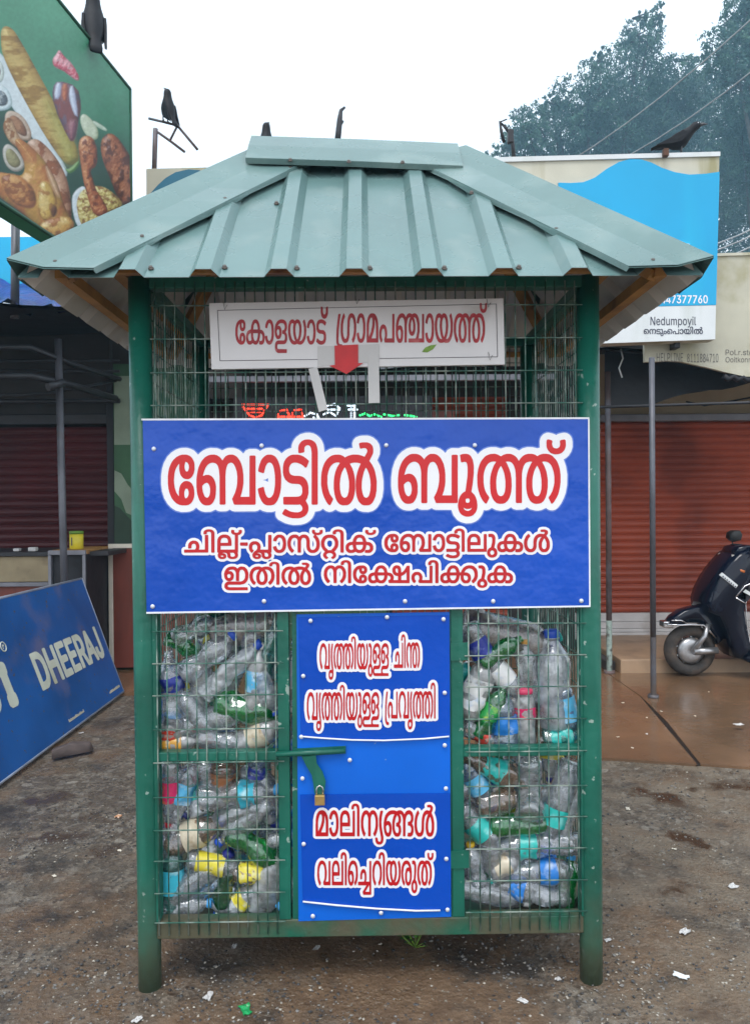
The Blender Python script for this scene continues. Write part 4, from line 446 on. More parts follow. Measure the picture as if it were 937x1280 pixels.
[439,4062,-9,-8,-9,-13,-12,-32,-11,-72,-1,-37,-2,-4,2,-94,12,-85,7,-24,7,-8,4,4,7,32,-13,50,-4,31,-1,104,5,44,11,43,9,15,11,1,6,-6,9,-21,7,-28,4,-44,-3,-111,-7,-39,-9,-28,4,-42,4,-4,67,0,4,3,3,362,-4,4,-13,0,-4,-4,-2,-313,-33,-1,8,47,3,52,2,4,0,65,-2,5,1,33,-5,37,-6,32,-13,35,-16,14],
[635,4060,-16,-16,-14,-35,-7,-31,-7,-60,1,-129,9,-59,13,-46,5,-1,3,6,8,34,-7,16,-10,52,-2,70,-2,4,2,7,1,48,9,54,11,26,9,9,11,0,3,-3,-12,-48,-9,-67,-1,-120,7,-50,11,-33,10,-8,13,0,9,6,12,30,9,72,1,85,-2,4,0,26,-4,37,-6,35,-9,29,9,5,7,-2,7,-8,10,-44,0,-19,2,-5,-1,-244,3,-3,14,-1,3,4,2,249,5,32,6,24,12,16,14,-3,-14,-54,-7,-48,-3,-116,2,-4,2,-44,7,-32,9,-22,9,-6,16,0,11,16,10,35,5,39,1,122,-9,70,-10,44,5,2,12,0,12,-20,11,-50,1,-70,2,-5,-2,-4,0,-48,-5,-37,-9,-37,-6,-15,7,-35,3,-5,4,0,15,46,9,61,3,131,-10,83,-7,24,-9,17,-7,10,-9,5,-17,0,-18,-15,-15,15,-17,0,-16,-16,-13,-38,-7,30,-7,13,-9,10,-7,3,-13,-1,-17,-17,-15,17],
[233,4057,-11,-92,-5,-89,-2,-4,-4,-192,6,-44,9,-24,10,-9,15,-3,12,5,1,24,-4,12,-17,3,-7,12,-6,48,0,83,2,4,3,98,3,4,0,28,14,133,-4,4],
[367,4056,-3,-317,-50,1,3,19,1,88,-5,28,-5,19,-8,18,-12,8,-11,0,-9,-10,-10,-21,-9,-57,2,-87,8,-44,3,-8,5,-4,4,3,7,33,-9,35,-2,52,7,44,10,13,4,-1,5,-8,6,-33,-1,-65,-6,-33,5,-39,81,-3,4,4,2,362,-3,3],
[567,4054,-3,-8,-10,-84,-3,-116,2,-4,0,-33,2,-4,0,-22,2,-4,8,-107,-13,6,-14,-4,-9,-11,-4,-10,-6,-26,0,-37,4,-25,9,-21,12,-9,15,1,12,12,7,13,7,30,1,35,2,4,-2,5,-2,69,-12,129,1,111,11,106,-3,4],
[790,3974,8,-26,6,-48,1,-107,-6,-50,-6,-13,-6,-2,-7,11,-6,37,1,109,6,54],
[669,3973,3,-4,6,-28,6,-57,0,-107,-5,-30,-9,-18,-6,3,-6,13,-6,50,3,104,7,48],
[546,3637,10,-1,11,-17,0,-17,-4,-15,-5,-10,-7,-4,-9,8,-4,17,2,28],
  ],
  [[-228,4852,-17,-9,-22,-23,-10,-32,-2,-28,-4,-2,-37,4,-26,-9,-24,9,-34,-3,-33,4,-30,-13,-20,7,-63,1,-28,-11,-24,16,-30,2,-27,-13,-20,-23,-20,-54,-10,-74,-1,-109,11,-87,13,-46,18,-22,22,-6,26,8,32,-4,0,-74,17,-46,19,-18,20,-8,26,1,21,11,24,34,11,48,1,50,11,4,24,-8,21,0,20,8,19,-5,31,5,24,-10,37,6,21,-6,26,8,37,-4,22,10,28,-15,76,-1,6,-44,13,-30,17,-18,22,-9,26,2,24,14,24,-6,180,-2,26,9,11,14,5,16,-2,48,-22,26,16,26,11,50,0,72,-9,46,8,39,0,74,-6,39,-17,37,-19,18,-28,11,-33,-2,-35,-22,-22,17,-21,8,-35,-2,-33,-20,-17,16,-17,7,-52,0,-22,-9,-24,9,-30,-3,-33,4,-10,50,-13,22,-28,20],
[452,4873,-32,-24,-16,-43,-3,-46,9,-32,-1,-85,-29,2,-20,-8,-19,-19,-12,-26,-10,-70,2,-61,-15,-13,-7,-19,3,-63,13,-17,22,-8,154,-1,20,3,17,-4,18,4,26,-4,19,5,35,-8,59,6,16,13,9,20,12,52,7,65,-1,141,-18,85,-16,27,-28,18,-72,2,-21,-6,-37,7,-6,50,-16,37,-28,20],
[-387,4191,-19,-10,-20,-24,-11,-35,-1,-26,-6,-4,-39,4,-26,-11,-26,12,-35,-4,-35,5,-32,-14,-20,8,-65,1,-28,-14,-28,19,-31,2,-25,-11,-22,-25,-20,-52,-12,-87,-1,-115,13,-103,14,-44,17,-18,18,-6,26,8,41,-6,-2,-68,7,-35,14,-26,16,-15,26,-9,24,4,20,11,24,36,11,48,1,50,13,5,39,-8,26,9,35,-5,21,5,20,-9,24,-1,21,7,26,-5,18,7,39,-6,26,11,30,-15,78,-1,8,-47,13,-30,18,-19,23,-10,24,2,29,15,19,-5,194,-2,26,9,14,23,1,46,-9,22,-18,13,18,28,12,52,1,79,-10,50,9,46,0,76,-8,48,-16,32,-23,23,-26,8,-35,-2,-35,-25,-21,20,-24,8,-37,-2,-33,-23,-16,18,-23,9,-54,-2,-19,-9,-29,12,-30,-4,-35,4,-12,55,-13,22,-30,21],
[851,4211,-28,-19,-14,-24,-8,-26,-3,-48,-4,-2,-37,4,-26,-11,-26,12,-35,-3,-35,4,-30,-14,-22,8,-65,0,-24,-13,-15,13,-22,8,-28,-2,-22,-13,-24,9,-33,-5,-14,-12,-7,-17,-2,-122,-23,17,-24,3,9,96,-9,26,-13,11,-17,4,-26,-1,-17,-9,-13,-26,-19,-235,1,-168,10,-45,13,-24,17,-16,20,-8,21,-1,23,8,13,13,7,15,-1,53,81,-1,19,5,22,-8,26,7,37,-5,-2,-63,6,-33,11,-26,28,-25,34,-4,24,10,17,17,11,22,10,39,0,59,13,5,18,-7,24,-1,24,9,19,-5,33,5,28,-10,22,1,15,6,24,-5,20,6,34,-5,27,11,9,13,4,17,0,444,-8,38,-19,30,-26,15],
  ],
 ]),
 'lower': (5000, [
  [[-219,2530,-15,-6,-15,-18,-7,-22,0,-24,4,-9,4,-2,24,6,3,27,2,6,9,8,6,2,9,-2,10,-13,5,-28,-3,-366,4,-7,24,0,5,2,2,4,2,356,-1,32,-5,20,-6,13,-15,16,-15,6],
[801,2502,-21,-3,-4,-4,-1,-8,5,-18,4,-4,21,2,11,-4,4,-8,1,-10,-12,-24,-2,-2,-19,8,-18,1,-15,-5,-22,-19,-19,-37,-12,-56,-5,-146,-8,-29,-10,-14,-13,-2,-11,8,-12,33,-7,48,0,61,5,35,5,24,13,37,10,17,0,7,-14,35,-9,2,-15,-26,-15,-41,-10,-44,-4,-41,-1,-72,4,-42,9,-39,11,-26,19,-23,11,-6,28,-1,13,5,14,15,10,19,11,50,3,114,7,54,5,18,9,17,11,10,10,5,11,-2,-24,-70,-9,-63,-1,-63,5,-40,8,-33,10,-19,14,-14,10,-4,22,0,13,4,7,6,8,11,11,26,10,50,1,92,-5,37,-8,40,-13,37,-11,20,18,45,3,29,-9,21,-13,14,-24,7],
[-673,2444,-22,-8,-16,-16,-17,-30,-9,-30,-7,-46,0,-50,-2,-7,-1,-163,6,-5,163,-1,4,6,2,207,-4,39,-7,33,-16,37,-22,25,-26,11],
[-508,2442,-18,-11,-17,-26,-11,-32,-7,-42,6,-8,24,-9,4,4,8,41,11,24,6,6,8,0,13,-13,11,-42,4,-43,-1,-59,-4,-44,-12,-41,-10,-12,-7,-2,-9,4,-10,17,-7,26,-2,24,-4,5,-6,2,-22,-10,-3,-20,11,-50,17,-33,9,-10,10,-5,27,-1,15,6,9,9,19,39,12,63,3,91,-7,68,-6,28,-11,29,-5,9,-20,17,-9,3],
[-356,2440,-16,-6,-20,-22,-12,-28,-7,-33,-3,-20,-1,-241,6,-5,193,-2,5,6,2,338,-4,6,-24,0,-4,-6,-3,-290,-139,2,1,81,100,-1,4,1,3,5,0,100,-4,37,-6,29,-10,22,-16,18,-21,10],
[-67,2437,-11,-5,-14,-11,-19,-32,-11,-39,-5,-31,-2,-26,1,-87,7,-42,10,-39,17,-40,9,-6,8,6,13,33,0,4,-14,29,-13,50,-4,37,0,50,7,46,10,28,10,16,13,5,9,-6,8,-13,9,-42,-2,-237,7,-5,21,0,7,4,2,231,2,22,12,35,8,8,9,2,6,-2,8,-9,7,-13,6,-20,7,-41,-1,-70,-4,-32,-14,-48,-15,-31,14,-35,9,-4,13,19,16,39,9,35,7,52,-1,101,-5,28,-11,37,-18,33,-11,10,-13,5,-20,1,-15,-8,-9,-9,-13,-23,-10,21,-14,14,-13,6],
[289,2432,-22,-5,-13,-6,-31,-28,-17,-26,-15,-43,-10,-61,0,-74,9,-59,16,-40,20,-17,24,-1,13,6,10,13,9,20,7,35,3,30,-2,42,-5,24,-10,26,-15,16,-9,4,-17,0,-15,-8,13,45,16,26,21,19,26,9,29,0,4,-2,-15,-37,-9,-37,-5,-37,-1,-81,11,-61,16,-35,12,-12,11,-6,30,0,13,5,9,9,11,18,9,39,0,41,-2,16,-9,24,-10,13,15,30,5,29,-2,43,-5,18,-10,22,0,2,4,0,11,-5,11,-11,10,-26,5,-26,2,-26,-1,-208,6,-4,26,1,2,5,2,203,2,20,7,32,11,24,9,10,17,7,13,-5,10,-13,5,-19,0,-31,-5,-17,-7,-11,-14,-6,-14,-1,-4,-4,0,-43,4,-6,20,-1,10,-7,11,-24,2,-26,-7,-33,-6,-6,-7,-2,-19,4,-7,-2,-7,-43,5,-7,15,-4,24,-1,11,4,19,22,12,41,0,55,-2,15,-11,29,-10,13,10,17,9,26,3,18,0,41,-9,40,-12,22,-22,17,-11,3,-26,-3,-11,-5,-18,-18,-15,-28,-17,31,-15,16,-18,8,-23,0,-11,-2,-20,-12,-13,8,-24,7],
[141,2427,-4,-4,-4,-20,-12,-67,-2,-22,-1,-94,6,-50,19,-107,0,-33,-7,-20,-17,-6,-7,3,-10,15,-5,37,-11,4,-13,1,-5,-3,-3,-6,2,-39,8,-25,15,-18,20,-8,24,0,17,8,17,19,9,31,1,41,-23,142,-4,64,5,65,18,87,-2,5,-5,2],
[-674,2391,8,-4,7,-20,2,-15,-2,-48,-12,-52,-11,-33,-18,-41,-13,-21,1,122,5,43,12,46,6,13],
[-348,2387,11,0,8,-5,11,-15,9,-41,1,-53,-74,1,3,57,7,33,7,13,6,6],
[363,2361,2,2,6,-7,11,-22,2,-11,0,-32,-7,-20,-6,-6,-16,-3,-4,-4,0,-43,4,-6,13,-1,10,-9,7,-15,2,-15,-2,-24,-5,-16,-8,-8,-7,-1,-11,4,-10,12,-9,31,-4,37,0,42,5,39,12,45],
[-626,2371,10,-19,9,-55,-1,-155,-63,1,32,87,12,48,2,19,1,68],
[813,2338,2,0,11,-29,11,-63,-1,-79,-2,-13,-5,-20,-7,-13,-10,-6,-15,15,-9,46,1,59,4,35,7,33],
[236,2234,9,-3,5,-6,7,-26,0,-42,-3,-13,-7,-15,-8,-6,-10,8,-5,9,-6,24,-4,31,0,17,9,13],
[-374,1869,-14,-7,-13,-17,-7,-26,0,-41,2,-5,5,-1,18,6,1,34,10,18,7,1,4,-3,7,-18,2,-22,-3,-369,4,-5,17,-1,6,6,3,381,-5,31,-11,25,-13,11],
[146,1862,-11,-4,-7,-6,-11,-18,-5,-18,-3,-28,3,-21,7,-2,9,3,9,7,1,32,5,12,7,5,6,-1,8,-14,4,-35,-3,-362,4,-5,17,-1,5,5,3,374,-4,37,-9,22,-5,7,-11,9],
[781,1843,-5,-14,0,-32,4,-24,7,-14,5,-7,11,-9,8,-3,20,3,13,10,10,19,5,21,0,37,-3,9,-5,4,-18,-8,2,-28,-3,-13,-5,-12,-9,-5,-10,6,-6,11,-2,18,2,24,-14,7],
[-674,1758,-10,-5,-12,-12,-12,-20,-13,-44,-5,-30,-3,-98,6,-55,11,-46,10,-26,7,-6,8,5,9,33,-15,37,-6,29,-4,76,5,48,9,35,13,22,10,7,6,0,10,-6,11,-17,6,-20,6,-44,-1,-83,-6,-39,-16,-41,7,-37,5,-3,85,-1,3,5,2,325,-5,3,-15,0,-6,-5,-2,-277,-36,-1,-3,1,9,33,7,57,0,56,-8,72,-6,25,-14,27,-21,19],
[-486,1755,-17,-12,-9,-16,-9,-26,-5,-29,-3,-24,-1,-229,5,-3,148,-2,3,5,2,325,-5,4,-15,0,-6,-5,-2,-278,-103,1,0,79,75,1,5,5,1,96,-9,63,-11,27,-14,15,-8,3],
[-251,1752,-10,-5,-16,-16,-10,-16,-15,-46,-10,-61,-2,-59,6,-80,13,-44,10,-13,12,-6,15,2,12,12,11,30,5,33,0,59,-8,46,-7,14,-13,11,-18,0,-9,-7,9,45,6,20,12,21,13,10,9,0,11,-7,11,-20,9,-35,4,-44,-3,-70,-9,-43,-15,-35,9,-33,7,-6,6,5,12,27,12,45,7,53,-2,105,-4,30,-11,37,-9,19,-12,14,-16,8],
[78,1748,-10,-5,-17,-20,-9,-17,-12,-39,-7,-50,2,-107,6,-42,15,-48,9,-14,5,0,5,5,9,33,-15,35,-8,44,-2,26,3,72,7,35,6,19,10,17,11,6,6,0,13,-11,14,-34,6,-46,0,-70,-3,-22,-6,-33,-16,-37,9,-39,5,-3,9,9,7,16,14,45,5,29,4,58,-3,88,-9,44,-16,36,-14,14,-10,5],
[245,1745,-15,-14,-12,-25,-7,-31,-5,-43,2,-88,6,-48,9,-37,17,-38,18,-18,24,-5,19,7,7,6,9,-8,13,-5,21,2,10,5,12,12,14,24,11,35,8,40,4,63,-1,68,-6,52,-9,39,-5,4,-6,-1,-13,-24,12,-83,0,-85,-5,-35,-9,-35,-11,-22,-7,-7,-14,-5,-5,4,15,43,10,64,0,91,-8,55,-11,26,-5,8,-11,8,-19,1,-18,-17,-17,17],
[476,1742,-14,-7,-15,-17,-11,-22,-12,-39,-7,-59,2,-87,8,-55,11,-35,10,-20,6,-1,5,3,9,35,-15,38,-8,48,-2,43,5,59,9,35,17,26,10,5,9,0,15,-9,10,-14,8,-24,-12,3,-14,-3,-12,-12,-9,-20,-10,-52,-1,-75,5,-35,13,-39,13,-14,16,-3,9,3,18,20,6,17,7,33,5,50,1,57,-4,52,-11,55,-16,36,-22,22,-8,2],
[574,1741,-10,-9,2,-37,3,-5,17,-1,8,-17,2,-24,-3,-80,-7,-81,-2,-9,-12,-12,-10,-18,-7,-29,-2,-63,6,-33,9,-18,16,-13,17,-1,15,11,10,16,9,44,1,32,-5,35,-4,18,-17,29,12,124,0,68,-6,43,-10,21,-10,9],
[691,1739,-9,-4,-15,-15,-11,-20,-11,-35,-8,-41,-3,-88,4,-46,9,-46,9,-26,11,-20,7,0,3,2,8,31,1,6,-15,36,-6,30,-4,61,2,40,7,41,11,28,12,14,9,4,9,0,5,-3,0,-2,-15,-41,-12,-74,0,-79,6,-48,11,-33,5,-8,11,-8,8,-3,16,2,11,9,7,11,14,55,3,100,-9,66,-6,26,-10,27,16,2,10,-5,10,-15,11,-35,4,-31,-1,-83,-2,-20,-7,-30,-15,-37,9,-35,3,-3,6,0,10,16,8,24,15,71,2,86,-4,48,-6,35,-18,43,-14,14,-10,5,-26,1,-10,-5,-10,-10,-19,15],
[-14,1742,-3,-5,-2,-277,-46,1,7,30,0,64,-4,30,-7,22,-9,17,-11,8,-17,1,-8,-3,-10,-10,-11,-25,-8,-37,0,-63,5,-6,21,10,0,46,5,23,8,13,8,1,6,-7,6,-29,0,-54,-7,-31,-77,0,-6,-5,0,-39,3,-6,112,-3,-54,-88,6,-33,7,-8,100,-1,5,5,4,454,-3,5],
[-476,1707,7,-2,7,-6,9,-23,5,-40,-2,-40,-53,2,0,41,5,37,9,22,7,7],
[254,1697,8,-4,5,-10,-4,-39,-1,-81,6,-54,16,-63,-13,3,-8,5,-6,9,-12,33,-9,44,-4,54,3,55,7,30,7,15],
[307,1694,9,0,6,-11,8,-44,0,-72,-3,-24,-11,-55,-8,-18,-7,19,-6,28,-7,57,1,59,2,22,7,26],
[734,1655,3,0,9,-31,8,-70,-3,-74,-6,-28,-10,-10,-6,2,-8,15,-6,46,3,83,7,39],
[513,1597,3,1,7,-5,11,-29,0,-48,-5,-39,-9,-26,-7,-6,-6,1,-6,9,-6,33,0,68,9,35],
[-275,1562,5,1,5,-3,9,-29,0,-46,-5,-19,-4,-9,-3,-1,-10,8,-4,13,-6,46,0,17],
[590,1430,8,1,5,-8,6,-28,-2,-46,-5,-11,-7,-6,-10,6,-6,22,0,42,5,17],
[-24,1408,4,0,0,-88,-56,0],
  ],
  [[-223,2567,-31,-13,-24,-26,-13,-35,-2,-31,-33,15,-37,0,-30,-14,-29,-31,-32,35,-30,12,-28,0,-21,-9,-19,-13,-17,-24,-33,32,-38,16,-48,-3,-32,-16,-21,-22,-20,-37,-18,-84,-4,-227,7,-20,17,-15,17,-4,163,-2,29,11,26,-14,36,-2,24,6,20,15,15,-13,17,-5,194,-2,22,4,41,-5,17,3,18,12,15,-13,19,-5,18,3,13,9,30,-11,31,1,22,9,6,-55,20,-40,34,-25,45,-5,35,12,24,22,18,38,5,38,47,-1,20,10,18,16,19,-18,26,-11,39,0,35,16,24,-13,33,0,15,4,26,-9,31,-1,28,8,26,24,20,-19,19,-11,42,-4,35,12,24,27,16,-21,18,-13,20,-6,28,0,36,13,27,37,14,44,6,39,0,94,-4,39,-10,46,-18,50,13,35,3,39,-13,38,-31,28,-43,9,-33,-6,-15,-7,-16,-27,5,-41,-22,-14,-25,-27,-16,30,-20,13,-20,2,-17,-7,-22,-32,-33,32,-35,11,-39,-5,-30,-21,-17,15,-29,12,-35,0,-26,-8,-32,9,-37,1,-40,-11,-41,-28,-14,24,-25,10,-41,-4,-25,-24,-28,25,-30,11,-28,-1,-29,-14,-26,14,-32,2,-42,-21,-8,56,-11,22,-18,19,-31,16],
[-506,2287,3,1,1,-6,-4,-48,-31,14,0,28],
[-346,2182,66,1,1,-8,-66,0],
[-380,1906,-31,-14,-19,-23,-14,-41,-2,-39,-44,3,-34,-16,-20,10,-30,1,-16,-5,-15,-14,-32,25,-42,2,-28,-13,-26,-28,-17,-39,-10,-46,-6,-122,6,-59,12,-50,16,-38,22,-18,24,-2,22,10,26,-10,304,-4,24,7,37,-14,39,10,19,-7,27,7,15,-5,45,-1,-20,-39,-3,-16,8,-42,13,-22,25,-12,107,-1,24,8,14,20,4,102,20,-2,19,8,18,-9,17,-2,26,12,20,-8,26,-1,17,6,14,12,19,-16,24,-9,44,4,37,-6,34,12,29,26,12,-20,16,-12,22,-3,17,6,39,-11,10,-45,17,-33,29,-23,33,-3,28,11,20,22,15,33,7,40,22,7,33,-12,20,1,24,10,17,-7,20,0,22,15,18,35,13,48,10,80,-2,90,-18,83,25,26,12,24,6,31,-3,59,-10,16,-15,11,-20,3,-30,-9,-35,10,-20,-6,-15,-15,-7,-21,2,-66,-59,3,-22,-10,-20,-19,-19,21,-26,10,-31,-1,-26,-14,-30,16,-37,0,-22,-7,-22,-18,-15,17,-20,8,-19,-2,-18,-11,-32,16,-40,-4,-17,5,-35,-3,-7,52,-20,42,-26,21,-39,4,-27,-10,-21,-22,-16,-39,-5,-43,-35,-21,-19,13,-28,3,-20,-5,-14,-11,-9,-22,-2,-88,-17,12,-18,4,-28,-2,-22,-13,-16,69,-24,41,-22,17,-24,7,-32,-1,-29,-15,-5,64,-18,40,-30,24],
[-467,1508,30,1,1,-6,-30,-1],
  ],
 ]),
 'name': (5000, [
  [[-609,9283,-3,-3,-3,-11,0,-69,8,-45,12,-23,9,-9,10,-6,18,0,10,6,11,11,15,34,5,28,0,81,-6,6,-4,0,-18,-12,-1,-62,-3,-13,-5,-13,-12,-9,-11,7,-7,17,-2,15,0,58,-5,6],
[-1690,9114,-19,-8,-18,-15,-12,-17,-11,-23,-8,-30,-5,-32,-1,-86,10,-58,13,-30,10,-15,13,-13,16,-10,9,-3,21,0,15,6,11,11,12,25,5,26,1,30,-5,28,-9,21,-13,13,-19,2,-13,-6,-10,-12,-7,-18,-5,-30,2,-36,-15,28,-9,39,-2,17,3,75,9,36,18,28,-2,-45,4,-26,9,-19,7,-9,11,-5,13,-1,10,5,10,10,11,25,3,13,0,52,-6,26,-14,21,-19,10],
[-1501,9113,-20,-12,-18,-32,-12,-45,-5,-47,-17,-3,-19,-12,-11,-13,-8,-17,-10,-47,0,-26,4,-36,11,-28,8,-11,10,-8,9,-2,21,0,11,6,15,15,13,-13,13,-8,21,-1,7,3,15,12,16,30,12,49,5,58,4,0,15,-11,9,-19,2,-17,-2,-30,-3,-11,-6,-11,-11,-3,-15,5,-5,-2,-6,-40,6,-9,9,-3,25,-1,11,6,9,9,10,19,4,15,5,36,0,26,-6,43,-10,21,-15,18,-8,5,-21,5,-3,3,0,23,-6,43,-9,28,-14,26,-6,6,-15,8],
[-1315,9112,-10,-5,-13,-13,-12,-23,-9,-30,-5,-35,6,-7,14,-7,9,1,7,35,11,27,6,7,7,0,6,-2,5,-7,8,-21,4,-20,4,-58,-2,-60,-5,-32,-7,-21,-9,-15,-15,-3,-6,7,-7,15,-8,45,-4,4,-7,0,-16,-8,-5,-9,11,-55,14,-30,21,-19,22,-1,12,6,14,13,16,39,10,53,2,86,-5,65,-13,47,-12,19,-13,10,-8,3],
[-1154,9112,-10,-2,-28,-17,-18,-21,-12,-23,-9,-30,-5,-35,0,-47,4,-37,7,-23,11,-21,7,-6,10,-5,15,0,13,6,7,6,12,24,7,34,0,45,-4,28,-11,24,-10,11,-10,3,-17,-1,19,25,16,9,8,3,28,-3,9,-5,10,-15,5,-17,0,-26,-10,-23,-8,-7,-13,0,-4,-4,0,-41,3,-5,13,-1,9,-4,6,-9,5,-15,-1,-37,-4,-13,-7,-6,-6,-2,-71,0,-13,-3,-15,-10,-12,-21,-5,-19,-2,-17,1,-45,5,-18,7,-14,7,-9,17,-10,11,-3,107,0,6,6,0,40,-3,6,-110,1,-11,7,-6,17,2,28,9,11,9,2,71,0,21,8,14,19,10,32,0,56,-2,13,-11,26,-8,9,13,21,7,30,0,43,-4,26,-12,25,-17,17,-26,9],
[-1005,9111,-15,-8,-15,-17,-13,-32,-7,-38,0,-33,-3,-6,2,-52,7,-49,10,-39,13,-28,11,-17,9,-9,17,-9,9,-3,21,0,26,12,6,-5,18,-7,21,0,9,2,17,10,19,21,19,45,10,45,4,65,-1,49,-9,58,-10,39,-6,4,-6,-2,-17,-28,10,-36,6,-43,0,-78,-5,-32,-11,-36,-11,-20,-9,-8,-13,-7,-11,0,-2,3,8,15,13,43,10,75,-2,62,-4,30,-9,28,-11,21,-7,7,-15,8,-17,0,-10,-6,-14,-13,-19,17,-8,2],
[-754,9110,-11,-6,-13,-13,-12,-23,-9,-30,-5,-34,6,-8,15,-6,8,1,7,34,11,28,7,7,6,0,7,-3,4,-6,9,-22,6,-39,2,-62,-8,-69,-6,-21,-9,-15,-15,-2,-7,6,-6,15,-8,45,-4,4,-7,0,-17,-8,-4,-8,11,-56,14,-30,17,-17,25,-2,13,6,13,13,17,38,9,54,3,86,-6,64,-13,47,-11,20,-13,10,-9,2],
[-625,9109,-24,-11,-16,-24,-10,-34,0,-60,9,-33,14,-19,19,-10,32,-3,15,-7,7,-11,2,-10,0,-35,-7,-19,-11,-11,-19,-2,-22,9,-24,26,-6,1,-5,-8,-10,-34,6,-10,28,-26,24,-9,25,0,19,8,14,13,10,17,9,37,0,58,-2,12,-8,26,-15,18,-14,7,-37,3,-15,9,-7,17,1,35,6,17,9,8,18,5,21,-7,26,-26,6,-1,6,8,9,34,-4,8,-25,23,-18,9,-12,3],
[-1673,9068,4,0,9,-9,4,-13,0,-30,-5,-13,-4,-3,-5,1,-4,7,-4,21,0,15],
[-1498,9063,11,0,7,-5,8,-15,9,-43,-1,-22,-60,1,7,52,11,25],
[-1002,9060,13,-2,7,-11,-7,-42,2,-86,11,-58,15,-41,-19,2,-17,15,-13,26,-10,41,-5,32,1,71,7,32,7,13],
[-935,9060,9,0,10,-13,9,-34,2,-32,-3,-50,-4,-32,-11,-39,-9,-17,-3,0,-4,9,-8,26,-11,68,1,50,2,21,9,30],
[-1192,8978,12,-3,6,-19,0,-39,-7,-19,-9,-5,-11,12,-6,34,0,17,9,17],
[-1525,8928,63,-1,-2,-41,-5,-27,-9,-24,-11,-11,-6,-1,-9,4,-11,17,-8,38],
[-1563,8926,7,0,2,-48,6,-38,-7,-11,-15,-5,-9,3,-4,6,-5,15,-2,33,5,23,5,9,10,10],
[-1669,8890,5,-3,4,-10,3,-26,-7,-24,-11,-7,-5,14,-2,21,7,30],
[1533,9322,-3,-4,-3,-19,0,-34,9,-44,11,-21,12,-9,10,-4,17,1,11,5,13,13,12,30,3,15,0,65,-8,6,-20,-10,1,-33,-2,-21,-9,-19,-11,-4,-11,5,-7,16,-2,15,2,41,-18,10],
[-307,9190,-10,-17,-13,-36,-12,-49,-7,-56,-1,-103,4,-41,9,-43,11,-28,9,-15,11,-8,13,-3,24,3,13,10,10,19,11,41,5,38,0,101,3,7,2,75,10,34,13,13,7,-2,8,-11,8,-24,9,-62,-1,-73,-4,-39,-10,-43,-17,-43,13,-38,4,-4,4,0,10,14,13,37,12,49,6,58,1,95,-4,41,-9,45,-13,34,-18,20,-6,3,-21,1,-11,-5,-9,-8,-12,-21,-9,-28,-7,-47,-6,-189,-9,-35,-7,-8,-11,-3,-8,9,-11,26,-8,60,3,103,11,58,15,39,0,11,-11,34,-3,4],
[-86,9189,-15,-12,-14,-26,-13,-47,-5,-41,2,-4,19,-10,8,1,9,49,9,24,6,9,9,0,11,-16,6,-21,7,-54,-1,-105,-5,-41,-5,-21,-8,-22,-7,-7,-7,0,-6,3,-9,17,-10,65,-6,1,-22,-12,-2,-21,11,-59,11,-28,14,-16,25,-5,13,3,11,8,12,21,9,26,7,36,5,43,1,123,-9,71,-14,45,-6,8,-17,15],
[63,9188,-15,-8,-17,-19,-15,-32,-11,-52,-5,-47,-1,-232,5,-4,149,0,4,5,1,211,-2,7,0,34,-6,49,-11,37,-16,30,-13,13,-10,6,-9,2],
[464,9186,-24,-16,-21,-34,-15,-50,-8,-43,-2,-23,-1,-118,2,-22,11,-54,14,-28,11,-8,10,-2,22,3,9,9,8,15,6,22,5,30,1,81,-11,50,-12,19,-13,8,-15,0,-15,-10,-1,3,10,53,11,30,8,15,14,11,8,2,9,-2,9,-7,10,-23,7,-43,-2,-256,4,-6,21,0,6,6,2,230,9,64,9,22,11,13,11,4,7,-2,-11,-26,-11,-54,-3,-26,2,-66,7,-35,12,-25,17,-15,19,0,11,8,12,19,9,30,5,34,0,61,-8,58,-12,34,0,3,4,2,9,-3,11,-10,6,-13,13,-54,2,-20,0,-86,-10,-58,-13,-39,-95,-1,-2,-4,0,-48,6,-3,204,0,2,4,1,381,-23,2,-6,-6,-3,-325,-45,0,15,91,1,105,-7,50,-6,30,-9,24,-9,17,-9,11,-19,10,-24,0,-17,-13,-20,13,-26,0,-8,-3,-18,-18,-13,-27,-2,-1,-11,26,-13,16,-14,8],
[839,9185,-17,-15,-12,-21,-14,-49,-5,-41,2,-4,17,-10,6,-3,4,2,7,43,7,23,7,13,6,5,9,-2,9,-16,8,-34,4,-45,0,-93,-8,-58,-13,-35,-4,-4,-11,0,-5,5,-8,21,-7,37,1,13,-4,8,-7,2,-19,-11,-4,-8,7,-49,10,-39,9,-17,14,-14,21,-3,15,2,9,6,12,19,11,32,7,39,5,47,1,108,-8,73,-11,39,-12,21,-9,9,-8,4],
[966,9184,-17,-14,-10,-17,-11,-34,-7,-43,-3,-33,2,-84,8,-64,13,-50,18,-36,14,-16,10,-5,28,-3,22,5,6,5,15,-8,18,-2,32,4,15,15,19,32,13,43,10,56,3,118,-7,60,-12,63,-6,7,-6,-1,-17,-32,10,-47,6,-58,0,-78,-8,-54,-11,-38,-11,-22,-11,-11,-8,-4,-11,0,-2,2,14,41,10,45,7,80,-2,69,-11,62,-12,28,-11,13,-10,6,-22,0,-15,-12,-6,-11,-5,9,-13,12,-6,3],
